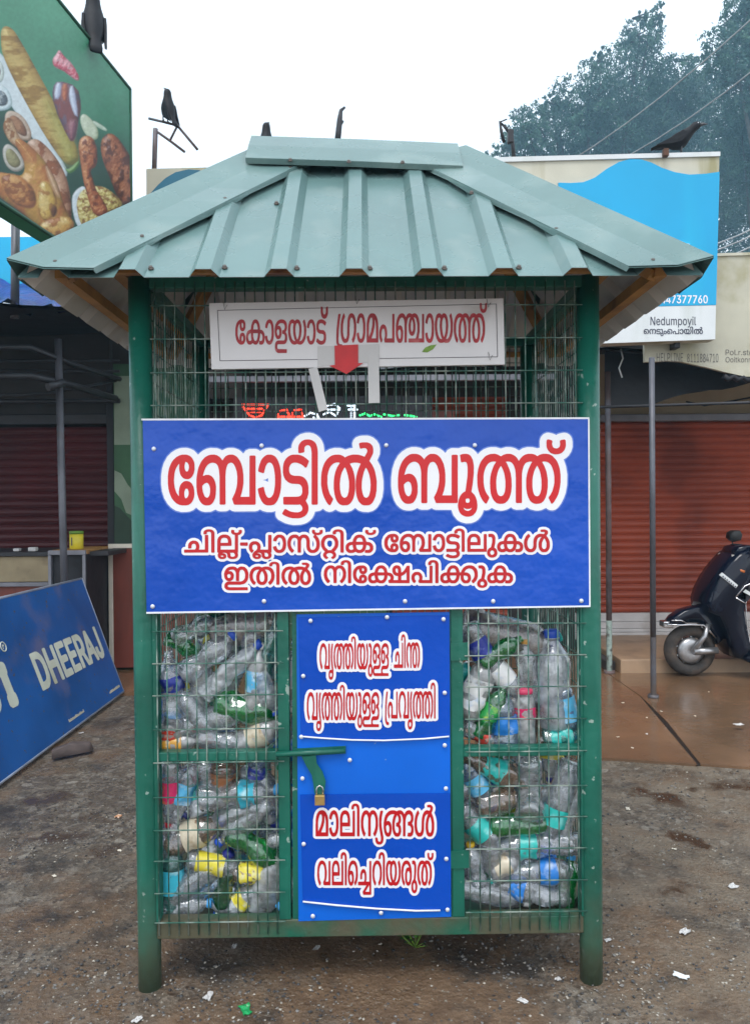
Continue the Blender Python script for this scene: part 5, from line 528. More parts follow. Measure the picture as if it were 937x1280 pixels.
[1243,9183,-15,-8,-16,-15,-16,-30,-13,-45,-8,-47,-2,-75,4,-59,12,-66,19,-45,8,-7,6,4,11,32,0,11,-16,41,-9,43,-2,20,1,84,2,19,7,34,13,33,15,17,16,4,13,-4,-15,-35,-14,-58,-4,-34,-3,-58,2,-7,0,-43,4,-32,9,-37,12,-23,8,-8,16,-5,21,2,6,4,17,25,9,35,7,54,-1,103,-11,65,-18,51,13,5,13,-5,6,-6,13,-33,5,-25,2,-24,-1,-244,5,-3,19,0,6,3,2,235,2,26,7,37,9,21,11,13,15,4,11,-4,-19,-50,-14,-77,-2,-67,6,-75,11,-41,14,-24,6,-3,22,-3,13,2,11,8,14,28,7,26,7,58,1,73,-5,48,-8,47,-17,50,14,4,19,-9,7,-9,13,-32,6,-32,4,-41,-2,-80,-10,-47,-19,-48,11,-41,5,-3,6,1,17,35,11,38,8,37,4,45,1,82,-4,43,-13,58,-19,37,-13,13,-17,8,-26,0,-12,-6,-14,-11,-17,15,-9,3,-23,0,-13,-6,-16,-16,-15,-32,-19,37,-11,11,-11,6,-26,0,-17,-10,-9,-9,-4,7,-19,12],
[-374,9183,-5,-7,-3,-15,-21,-166,-5,-64,-1,-135,7,-24,12,-17,26,-12,25,-1,10,6,-1,23,-6,4,-17,-2,-13,5,-9,13,-2,11,-2,64,2,7,3,94,14,125,13,79,0,9,-3,3],
[349,9180,-3,-5,-3,-325,-74,0,7,33,0,62,-6,41,-9,24,-7,12,-18,15,-19,2,-19,-12,-15,-26,-9,-32,-5,-36,0,-43,4,-37,13,-47,8,-12,6,0,3,3,10,30,-1,11,-7,21,-5,26,1,48,7,30,6,13,9,5,9,-3,4,-7,9,-32,2,-43,-3,-26,-9,-32,0,-13,8,-30,5,-2,120,-1,6,4,3,379,-4,5],
[64,9131,10,-7,6,-30,-3,-68,-18,-82,-29,-75,1,155,2,23,8,41,6,22,7,13],
[974,9127,11,-2,9,-17,-6,-35,-1,-32,-2,-7,2,-66,8,-65,9,-37,10,-25,-3,-3,-10,0,-9,5,-13,15,-15,37,-11,56,-4,51,3,65,5,28,6,19],
[1041,9127,7,0,4,-4,11,-27,6,-60,-4,-88,-10,-47,-13,-37,-9,22,-8,36,-9,86,3,59,5,28,9,23],
[110,9109,11,-34,4,-35,2,-32,-1,-157,-61,0,27,82,14,64,5,41],
[612,9101,11,-33,4,-32,0,-58,-3,-17,-7,-17,-6,-5,-5,2,-4,9,-7,35,3,64,7,34],
[1479,9090,14,-45,4,-28,4,-45,0,-60,-7,-50,-7,-17,-7,-7,-4,-1,-5,1,-6,9,-6,19,-5,28,-2,50,3,6,0,41,7,48,4,19],
[1294,9089,4,-6,9,-31,10,-79,0,-63,-3,-26,-6,-30,-5,-9,-9,-7,-6,1,-9,13,-9,45,1,93,2,19,5,31],
[442,8968,8,-2,6,-11,6,-32,-2,-56,-7,-20,-7,-5,-8,5,-5,9,-6,22,-5,34,1,30,11,20],
  ],
 ]),
 'place': (2500, [
  [[3819,6570,-7,-9,0,-7,7,-9,5,0,7,9,0,7,-7,9],
[3076,6566,-1,-1,-1,-142,2,-2,10,0,2,2,0,117,11,-28,40,-87,3,-4,15,0,1,2,1,141,-2,2,-12,0,-2,-2,0,-113,1,-5,-7,21,-43,96,-4,3],
[3318,6566,-2,-2,0,-51,-4,9,-7,7,-9,4,-12,-2,-14,-12,-9,-21,-2,-33,3,-18,9,-17,14,-11,18,2,10,10,2,6,0,-15,2,-1,11,0,1,1,1,142,-2,2],
[3850,6564,-1,-1,-1,-128,4,-9,5,-5,17,-2,2,7,-1,9,-2,2,-9,0,-2,3,1,123,-2,1],
[3210,6533,-16,-7,-9,-11,-5,-10,-4,-16,0,-28,7,-22,14,-16,9,-4,16,0,7,4,12,12,4,7,0,5,-12,5,-4,-8,-5,-6,-18,-1,-9,7,-5,10,-2,16,55,0,2,2,0,21,-4,13,-5,11,-12,12],
[3466,6532,-11,-7,-5,-10,0,14,-2,1,-11,0,-1,-1,-1,-107,2,-2,10,0,2,2,1,77,3,9,9,7,11,-2,7,-9,-1,-82,2,-2,12,0,2,2,0,80,8,11,12,2,7,-6,3,-7,0,-80,2,-2,10,0,2,2,1,84,-6,14,-10,10,-14,2,-6,-2,-12,-12,-2,-7,-3,11,-9,8],
[3594,6532,-10,-5,-6,-6,-3,-8,0,15,-2,2,-10,0,-2,-2,-1,-146,2,-2,10,0,2,2,0,54,2,-5,11,-11,17,-2,15,11,10,22,2,35,-7,26,-14,16],
[3677,6532,-10,-4,-14,-14,-4,-7,-5,-21,-1,-22,4,-18,7,-14,14,-12,19,-2,6,2,10,8,9,16,4,12,0,35,-4,14,-7,13,-8,8,-7,4],
[3353,6531,-2,-2,0,-80,7,-20,10,-8,12,-2,9,3,9,9,2,5,0,-14,2,-1,10,0,2,1,0,107,-1,1,-11,0,-2,-1,0,-74,-2,-5,-9,-12,-10,-2,-9,6,-5,12,0,75,-2,2],
[3728,6530,-1,-6,1,-7,4,-7,9,-38,15,-52,-5,-18,-5,-5,-9,0,-2,-2,-4,-12,4,-4,14,0,9,7,5,9,38,133,-2,1,-12,1,-2,-2,-22,-81,0,-8,-1,14,-11,35,-8,40,-2,2],
[3815,6529,-2,-1,0,-107,1,-2,11,0,2,2,0,107,-1,1],
[3208,6515,12,-1,6,-6,5,-10,2,-12,-43,0,2,12,4,7,3,5],
[3293,6515,10,-2,7,-7,6,-15,-1,-30,-1,-7,-7,-14,-6,-4,-12,1,-7,5,-7,16,0,10,-2,2,0,12,4,17,3,7,7,7],
[3592,6514,11,-1,7,-7,5,-13,0,-10,2,-2,-2,-24,-3,-11,-11,-10,-12,0,-6,3,-5,9,-3,12,0,30,2,7,3,9,7,7],
[3677,6514,6,0,10,-5,5,-9,4,-12,-2,-35,-4,-9,-10,-9,-13,0,-7,6,-7,16,0,10,-1,2,1,22,4,11,9,10],
[3786,6394,-13,-10,-4,-10,0,-11,5,-5,11,3,1,11,2,4,5,3,8,0,5,-5,2,-6,-1,-101,4,-3,10,0,3,3,1,101,-2,9,-6,11,-9,6],
[3952,6386,-6,-4,2,-11,6,-1,9,2,5,-3,2,-6,-9,-15,-9,4,-21,2,-26,-6,-11,4,-14,2,-14,-3,-14,-6,-7,-6,-7,-13,-2,-8,0,-23,6,-16,14,-16,6,0,6,11,-14,19,-1,21,6,13,5,6,18,6,6,-2,-13,-19,-2,-32,6,-14,6,-6,9,-4,17,0,7,2,10,10,6,19,0,10,-4,16,-5,11,-6,5,3,2,25,0,3,-2,-9,-12,-4,-13,-2,-12,1,-14,5,-10,9,-10,5,-2,20,0,13,8,8,19,0,18,-8,21,-12,14,9,15,0,16,-6,10,-7,3],
[3000,6356,-11,-1,-16,-8,-11,-11,-6,-12,-2,-35,8,-16,13,-8,16,0,8,4,9,13,2,14,-6,15,-13,9,-19,-2,5,10,5,5,12,7,20,-2,8,-6,5,-7,3,-14,-2,-14,-6,-12,-10,-9,8,-11,4,0,13,13,8,17,2,9,-2,21,-8,16,-14,11],
[3088,6355,-9,-1,-9,-4,-11,-11,-6,-16,0,-24,2,-9,9,-16,11,-10,10,10,0,4,-12,14,-3,10,0,18,9,17,5,2,9,0,6,-4,5,-8,0,-60,15,0,2,58,6,11,5,3,9,0,9,-7,5,-11,-2,-26,-14,-19,8,-11,4,0,13,14,8,18,0,28,-8,17,-7,8,-9,4,-11,2,-10,-2,-14,-9,-13,9],
[3209,6355,-12,-2,-7,-3,-8,-8,-4,-10,2,-16,6,-8,14,-6,29,-1,5,-6,0,-9,-5,-5,-6,-2,-16,0,-23,9,-4,-3,-4,-9,12,-8,12,-4,28,0,11,4,10,9,2,7,0,14,-2,7,-13,10,-36,4,-3,4,-2,7,3,5,8,4,17,0,20,-9,6,5,4,7,-3,4,-14,6],
[3266,6355,-11,-2,-1,-4,3,-9,14,-1,2,-2,4,-11,-2,-15,-6,-23,-12,-6,-6,-8,-3,-7,0,-16,6,-12,8,-6,7,-2,12,0,13,5,6,8,2,7,0,16,-6,12,-10,7,6,24,-1,30,-8,11],
[3412,6355,-9,-2,-17,-7,-10,-10,-8,-15,-2,-32,6,-14,10,-9,5,-3,19,1,12,9,2,6,2,17,-4,12,-6,6,-9,4,-18,-1,8,13,14,8,16,0,7,-3,6,-6,5,-8,1,-20,-5,-14,-11,-12,3,-7,4,-4,3,0,10,8,11,21,2,24,-7,21,-10,9,-7,4],
[3617,6354,-13,-4,-11,-11,-6,-14,1,-2,13,-3,14,18,9,0,5,-3,7,-17,-1,-28,-5,-8,-6,-4,-9,0,-5,2,-4,7,-3,9,-2,1,-11,-2,-3,-6,6,-14,8,-8,8,-4,20,0,9,4,7,7,4,7,4,14,0,25,-7,21,-10,9,-14,5],
[3689,6354,-9,-2,-11,-8,-7,-12,-3,-10,0,-11,4,-19,6,-11,11,-11,16,-7,25,-1,7,3,8,-3,25,0,14,6,12,10,9,21,0,27,-5,18,-7,8,-5,0,-8,-8,7,-14,3,-16,-3,-19,-7,-10,-7,-6,-15,-2,-1,2,9,13,4,14,0,19,-6,16,-9,9,-6,2,-10,2,-20,-6,-7,5],
[3564,6352,-2,-72,-40,0,2,14,-5,16,-13,9,-13,3,-17,-6,-7,-6,-4,-9,0,-19,10,-16,7,-1,5,6,-7,18,0,5,4,8,6,3,8,0,7,-4,3,-7,0,-9,-6,-10,3,-10,73,0,1,85,-3,3],
[3687,6337,11,1,3,-3,-3,-8,0,-21,4,-14,9,-14,-1,-2,-14,3,-7,5,-11,18,-2,20,4,9],
[3724,6337,12,0,8,-12,-2,-25,-5,-11,-8,-7,-8,9,-6,15,0,19],
[3902,6328,2,1,6,-6,7,-20,-2,-17,-7,-9,-9,0,-4,2,-5,9,0,22,6,12],
[3963,6328,3,0,4,-3,9,-20,-2,-21,-7,-7,-9,0,-5,4,-4,15,3,18],
[3324,6323,-9,-3,-8,-8,-4,-9,0,-19,2,-7,8,-9,9,-4,17,0,8,2,9,9,4,11,0,16,-4,10,-7,8,-11,4],
[3327,6309,11,-2,6,-7,0,-14,-8,-8,-5,0,-8,3,-5,8,2,13],
[2979,6304,9,-1,5,-7,0,-9,-6,-7,-7,0,-5,2,-6,12,0,5],
[3392,6303,8,-1,5,-6,0,-10,-6,-8,-11,2,-6,14,2,5],
[3272,6272,6,0,4,-2,5,-8,-2,-11,-7,-6,-6,0,-5,3,-4,8,2,11],
  ],
 ]),
 'phone': (2500, [
  [[3195,6941,-11,-6,-6,-6,-10,-22,0,-24,6,-17,14,-13,17,-4,-23,-43,0,-5,4,-3,12,0,4,2,32,62,6,17,0,28,-8,20,-14,12,-7,2],
[4035,6939,-9,-4,-9,-8,-9,-18,-6,-38,2,-28,5,-23,8,-13,12,-10,19,-2,12,4,12,11,3,8,8,31,0,35,-4,21,-7,18,-12,12,-7,4],
[3299,6939,-43,-93,0,-16,4,-4,44,0,1,-26,4,-2,11,0,4,4,0,23,12,1,2,4,0,14,-14,3,0,39,-4,2,-10,0,-4,-2,-2,-40,-26,2,40,87,-5,4],
[3393,6938,-42,-87,-2,-7,0,-14,4,-4,44,0,2,-26,4,-2,10,0,4,4,1,23,11,1,3,4,-1,14,-13,3,-1,39,-3,2,-11,0,-4,-2,-1,-40,-27,1,38,82,0,7,-2,2],
[3449,6938,-2,-4,0,-12,2,-4,49,-1,-45,-113,3,-6,14,0,5,4,43,108,2,7,0,17,-4,5],
[3544,6938,-2,-4,0,-12,2,-4,39,-1,-23,-35,-1,-16,3,-4,17,0,5,-3,8,-10,2,-13,-4,-11,-9,-7,-16,2,-6,6,-3,7,-5,4,-13,0,-2,-4,0,-9,6,-12,11,-11,14,-5,23,2,14,10,9,20,0,21,-5,15,-12,13,-13,5,27,38,0,16,-4,2],
[3636,6938,-2,-4,0,-12,2,-4,49,-1,-45,-112,0,-5,2,-2,15,-1,5,6,43,108,2,7,0,16,-4,4],
[3730,6938,-3,-4,0,-12,2,-4,49,-2,-44,-111,0,-6,2,-2,14,0,4,2,46,117,1,18,-4,4],
[3821,6938,-2,-4,0,-12,2,-4,51,-2,-45,-110,0,-7,3,-2,14,0,4,2,42,108,4,13,0,14,-4,4],
[3954,6937,-29,-51,-11,-29,0,-28,4,-12,12,-16,13,-6,14,0,14,7,11,14,4,14,0,23,-8,20,-8,8,-8,4,-15,1,25,46,-2,5],
[3201,6919,5,1,8,-4,7,-14,0,-16,-4,-9,-6,-6,-7,-2,-11,5,-6,16,2,17,5,9],
[4042,6918,7,-1,6,-6,5,-13,4,-22,0,-20,-4,-21,-6,-13,-9,-5,-7,0,-8,8,-7,24,0,35,4,18,7,12],
[3945,6865,8,1,5,-2,9,-16,0,-12,-4,-11,-7,-7,-6,-2,-10,4,-7,12,2,23,3,5],
  ],
 ]),
 'help': (2500, [
  [[103,6024,-2,-151,11,0,1,67,37,1,0,-68,8,-1,2,151,-9,0,-1,-65,-37,-1,0,66],
[179,6024,-2,-151,43,-1,0,17,-33,0,0,49,33,2,-1,17,-32,1,1,47,33,0,1,18],
[239,6024,-2,-151,43,-1,1,16,-34,1,1,134],
[296,6024,-2,-151,8,-1,2,53,20,1,11,6,9,20,2,34,-5,22,-12,14],
[361,6023,-1,-151,41,-1,0,17,-32,1,1,133],
[414,6023,-1,-17,13,-2,-1,-116,-13,-1,0,-15,34,-1,1,16,-12,1,0,116,13,2,0,16],
[462,6023,-2,-151,11,0,0,125,9,-38,7,-18,0,-6,20,-63,10,-1,2,151,-9,0,0,-127,-4,20,-20,60,-12,47],
[538,6023,-2,-151,45,-1,0,16,-35,1,0,49,33,1,-1,18,-32,1,0,47,36,0,1,18],
[304,6004,21,1,8,-8,3,-14,0,-17,-5,-18,-6,-4,-21,1],
[679,6015,-6,-2,-7,-6,-7,-20,0,-29,9,-20,-7,-9,-6,-29,4,-25,5,-11,10,-8,7,0,9,4,7,13,4,13,-2,34,-3,11,-8,7,10,16,0,9,1,2,-1,27,-6,13,-8,8],
[1202,6013,-6,-3,-9,-12,-8,-38,0,-54,2,-2,1,-24,8,-18,8,-8,7,0,9,8,3,7,4,11,2,25,2,2,0,51,-2,2,-1,25,-8,20,-6,6],
[907,6012,-7,-4,-6,-11,-3,-16,1,-27,4,-11,5,-6,-7,-7,-4,-9,-2,-36,4,-14,5,-10,9,-6,9,0,10,8,8,18,0,35,-7,18,-6,3,6,6,5,16,0,27,-7,20,-6,6],
[965,6012,-10,-10,-6,-18,2,-32,3,-9,6,-6,-6,-3,-7,-20,0,-31,3,-13,6,-9,8,-6,9,0,11,8,7,20,0,31,-7,19,-5,4,5,5,4,9,2,33,-4,14,-5,9,-7,5],
[733,6011,-14,-22,0,-20,2,0,11,21,4,2,-1,-117,-17,-1,-1,-15,39,-2,1,16,-14,2,0,135],
[792,6011,-14,-23,0,-18,1,-1,3,3,9,18,3,2,-1,-118,-17,0,-1,-16,40,-1,1,16,-15,1,1,136],
[850,6011,-16,-25,0,-20,2,0,10,18,5,6,-1,-116,-15,0,-1,-16,39,-1,1,15,-14,2,0,136],
[1031,6010,-3,-4,-4,-22,-20,-76,-1,-20,31,-1,0,-30,7,-1,1,30,9,2,0,16,-9,2,0,45,-7,0,0,-45,-22,0,8,36,11,38,0,7,5,17,0,5],
[1065,6010,0,-17,34,0,-30,-130,1,-7,7,0,13,61,4,9,3,25,4,9,2,16,4,9,0,24],
[1140,6010,-14,-23,0,-20,2,0,11,22,4,2,-1,-118,-17,0,-1,-16,39,-1,1,15,-14,2,0,136],
[676,5996,6,1,4,-5,4,-9,0,-23,-4,-9,-4,-5,-7,0,-3,3,-5,14,2,24,3,7],
[908,5995,6,1,6,-6,4,-13,-2,-22,-7,-9,-7,0,-6,6,-2,5,0,27],
[966,5995,6,1,6,-7,4,-16,-4,-22,-6,-6,-6,0,-6,7,-3,18,4,19],
[1200,5994,4,1,8,-10,4,-16,0,-22,1,-2,0,-25,-2,-2,-2,-31,-5,-12,-6,-5,-6,5,-6,12,-2,29,-1,2,2,51,3,16],
[677,5929,9,-4,6,-10,-1,-29,-3,-8,-8,-6,-10,5,-6,12,1,22,3,11],
[909,5928,6,-1,5,-4,5,-15,-2,-25,-12,-11,-5,1,-6,7,-4,14,4,25],
[968,5928,6,-1,4,-4,5,-17,0,-14,-3,-13,-10,-8,-6,2,-6,6,-3,13,2,23,3,8],
  ],
 ]),
 'small': (2500, [
  [[1358,6084,-1,-98,12,-1,1,35,30,1,9,4,12,13,2,24,-3,9,-14,11,-7,2],
[1521,6084,-1,-88,2,-5,8,-7,14,0,0,10,-11,2,0,87],
[1751,6076,-1,-17,-11,-2,1,-8,10,-1,0,-53,10,-11,13,-2,6,2,-1,8,-3,2,-7,-1,-7,8,0,47,16,1,1,8,-16,1,-1,17],
[1370,6073,25,0,9,-3,5,-5,1,-3,0,-18,-8,-10,-5,-2,-27,1],
[1466,6061,-15,-6,-10,-12,-3,-10,0,-24,5,-13,8,-8,11,-5,15,0,14,7,7,8,5,14,0,17,-5,16,-12,12,-11,3],
[1620,6060,-6,-2,-9,-11,-2,11,-10,-1,1,-73,10,1,0,51,2,3,10,8,14,1,0,11],
[1698,6060,-13,-6,-4,-4,-4,-7,0,-11,10,-12,28,-7,4,-5,0,-7,-3,-5,-7,-3,-13,0,-11,11,-5,0,-5,-5,2,-5,12,-10,22,-2,9,3,10,10,2,6,-2,12,-12,10,-23,6,-5,5,0,9,8,6,11,0,11,-11,10,4,-3,8,-10,8],
[1817,6059,-11,-3,-10,-8,-7,-17,0,-21,3,-11,10,-12,13,-5,13,-1,13,6,8,10,6,14,0,18,-6,15,-12,12,-11,3],
[1465,6049,10,1,7,-4,9,-14,-2,-27,-9,-10,-5,-1,-15,1,-8,9,-3,12,1,18,4,8,7,6],
[1816,6048,10,0,8,-3,8,-14,2,-9,-2,-14,-4,-8,-10,-8,-17,2,-6,7,-5,14,2,18,3,7],
[1561,6001,-5,-5,0,-7,8,-7,9,7,0,7,-5,4],
[1647,6000,-5,-4,0,-9,8,-5,9,6,0,8,-5,4],
[1517,5954,-5,-7,0,-3,8,-7,5,3,2,9,-5,5],
[1387,5952,-15,-7,-12,-17,-3,-14,0,-22,3,-15,10,-15,11,-7,18,-2,13,5,14,17,4,13,0,29,-6,16,-11,14,-13,5],
[1581,5950,-1,-95,9,0,0,25,8,6,19,-29,3,-3,11,0,-1,4,-26,37,26,30,-12,1,-27,-32,-1,55],
[1885,5949,-2,-95,11,0,1,77,41,-77,12,-1,1,95,-9,0,-1,-79,-41,79],
[1544,5943,-1,-16,-9,-1,0,-9,9,-2,0,-46,6,-13,15,-4,5,3,-2,7,-8,1,-5,5,0,47,12,1,1,9,-12,1,-1,16],
[1390,5941,12,-1,13,-12,6,-20,-2,-22,-4,-9,-10,-10,-11,-3,-13,3,-8,9,-5,12,0,29,2,6,3,7,9,8],
[1464,5927,-14,-10,-6,-11,-1,-23,3,-13,8,-12,11,-5,13,0,7,3,9,8,3,7,2,6,0,25,-5,13,-10,10,-4,2],
[1515,5927,-1,-72,10,-1,1,72],
[1659,5926,-9,-5,-8,-12,-2,-6,0,-27,5,-12,9,-8,7,-4,13,0,7,3,10,10,6,18,0,11,-4,15,-10,13,-7,4],
[1712,5926,-1,-72,9,0,1,47,1,6,5,6,11,4,5,-2,7,-8,0,-53,10,-1,1,54,-4,11,-10,8,-14,0,-11,-11,-1,10],
[1780,5926,-1,-72,8,-1,1,50,7,10,14,2,1,10,-12,1,-6,-5,-3,-6,-1,10],
[1970,5925,-1,-72,8,0,2,49,3,7,7,5,11,0,1,10,-12,1,-9,-11,-1,10],
[1468,5917,10,-1,8,-8,4,-11,-2,-20,-4,-7,-8,-7,-11,0,-8,9,-4,9,2,25,9,10],
[1664,5916,6,1,8,-4,8,-15,0,-18,-4,-9,-8,-8,-13,0,-8,8,-4,11,2,21,6,9],
[1826,5869,-5,-4,0,-9,8,-5,7,7,0,5,-5,6],
  ],
 ]),
 'word': (400, [
  [[-439,204,-3,-1,-1,-2,0,-2,0,-80,0,-2,2,-2,3,0,22,0,2,0,3,0,6,2,7,4,5,5,3,4,4,9,2,10,0,7,1,2,0,3,-1,3,0,6,-2,11,-3,7,-4,5,-5,5,-6,4,-8,2],
[-375,204,-3,-1,-1,-2,0,-2,0,-80,1,-2,1,-2,2,0,9,0,2,0,2,2,0,2,0,32,1,0,24,0,0,-32,1,-2,2,-2,2,0,8,0,2,0,2,2,0,2,0,80,0,3,-2,1,-2,1,-8,0,-2,-1,-2,-2,-1,-2,0,-29,-24,0,-1,0,0,29,0,2,-1,2,-2,1],
[-308,204,-3,-1,-1,-2,-1,-2,0,-80,1,-2,2,-2,2,0,39,0,2,0,2,2,1,2,0,10,-1,2,-1,1,-3,1,-26,0,-1,0,0,18,1,0,25,0,2,2,1,1,1,2,0,9,-2,2,-1,1,-2,1,-24,0,-1,0,0,17,1,1,26,0,2,0,2,2,1,2,0,8,-1,2,-1,2,-3,1],
[-255,204,-3,-1,-1,-2,0,-2,0,-80,0,-2,2,-2,3,0,39,0,2,0,2,2,1,2,0,10,-1,2,-1,1,-3,1,-27,0,0,18,25,0,3,2,1,1,0,2,0,9,-1,2,-2,1,-2,1,-24,0,0,17,0,1,26,0,2,0,2,2,1,2,0,8,0,2,-2,2,-3,1],
[-202,204,-3,-1,0,-2,-1,-2,0,-80,1,-2,1,-2,3,0,9,0,2,0,1,2,1,2,0,26,0,1,8,0,11,-26,2,-4,2,-1,10,0,3,0,2,0,9,0,3,0,1,2,1,2,4,16,2,2,18,0,1,-1,5,-16,2,-4,2,-1,9,0,2,0,2,2,1,2,0,4,-22,72,-2,6,-2,2,-2,1,-10,0,-2,-1,-2,-2,-22,-75,-11,24,7,8,2,5,2,8,0,7,-1,5,-1,4,-2,6,-2,2,-5,5,-7,3,-4,1],
[-56,204,-3,-1,-1,-3,0,-60,-1,-3,-1,-3,-2,-2,-2,0,-3,0,-2,2,-2,5,0,8,-1,2,-2,1,-2,1,-9,0,-2,-2,-2,-2,0,-7,1,-3,0,-3,1,-3,3,-6,1,-3,5,-4,5,-3,4,-1,9,0,8,3,5,4,2,3,2,5,2,6,0,65,-1,3,-2,1],
[-426,186,0,1,6,0,2,-1,4,0,5,-3,3,-2,2,-4,3,-7,0,-3,0,-14,-2,-8,-2,-5,-3,-4,-6,-2,-3,-1,-9,0],
[-188,186,0,1,8,0,6,-2,2,-2,2,-4,0,-8,-1,-3,-1,-2,-6,-2,-10,0,0,1],
[-121,171,4,-15,-8,0,-1,0],
[-585,212,-3,-1,-3,-3,-1,-3,-1,-3,0,-10,0,-3,2,-4,4,-3,0,-38,-4,-3,-2,-4,0,-4,0,-10,1,-3,2,-2,3,-2,2,-2,4,0,18,0,3,2,3,2,2,3,1,4,0,9,0,3,-2,4,-3,2,0,40,3,3,2,4,0,13,-1,3,-2,3,-3,2,-3,1,-3,1,-15,0],
[-706,212,-11,0,-6,-1,-10,-1,-11,-3,-9,-2,-8,-4,-4,-3,-6,-6,-3,-5,-1,-4,0,-8,2,-6,1,-2,6,-6,4,-2,9,-4,-18,-1,-4,-1,-3,-2,-2,-5,-1,-7,2,-4,3,-6,4,-3,6,-4,5,-3,10,-4,7,-1,12,-3,15,-1,35,0,15,1,8,2,10,2,10,3,8,4,4,3,5,5,3,7,1,4,0,9,-3,6,-5,5,-7,5,-7,3,8,0,3,0,4,2,3,4,1,4,0,6,-2,4,-3,5,-6,5,-9,5,-8,3,-9,2,-21,3,-10,0,-4,1,-10,0],
[-699,181,4,-1,8,0,10,-1,8,-3,2,-1,-13,2,-27,2,0,1,-3,0,7,0],
[-735,150,22,-3,32,-4,-10,-1,-16,0,-3,1,-5,0,-11,2,-5,1,-2,1],
  ],
 ]),
}

# ------------------------------------------------------------------ lettering: flat ink shapes, outlines in tenths of a millimetre
def unpack(key):
    "each outline is a list of steps dx, dy from the plane's origin"
    sc, levels = LETTERING[key]; out = []
    for lev in levels:
        o = []
        for c in lev:
            x = y = 0; pts = []
            for i in range(0, len(c), 2): x += c[i]; y += c[i+1]; pts.append((x/sc, y/sc))
            o.append(pts)
        out.append(o)
    return out
def ink_mesh(name, loops, place, box=None):
    cu = bpy.data.curves.new(name, 'CURVE'); cu.dimensions = '2D'; cu.fill_mode = 'BOTH'
    for c in loops:
        sp = cu.splines.new('POLY'); sp.points.add(len(c)-1)
        for i, (x, y) in enumerate(c): sp.points[i].co = (x, y, 0, 1)
        sp.use_cyclic_u = True
    o = bpy.data.objects.new(name, cu); me = bpy.data.meshes.new_from_object(o)
    bpy.data.objects.remove(o); bpy.data.curves.remove(cu)
    for v in me.vertices: v.co = place(v.co.x, v.co.y)
    me.update(); me.name = name
    return me
def ink(name, loops, place, m, parent=None): return link(name, ink_mesh(name, loops, place), m, parent)

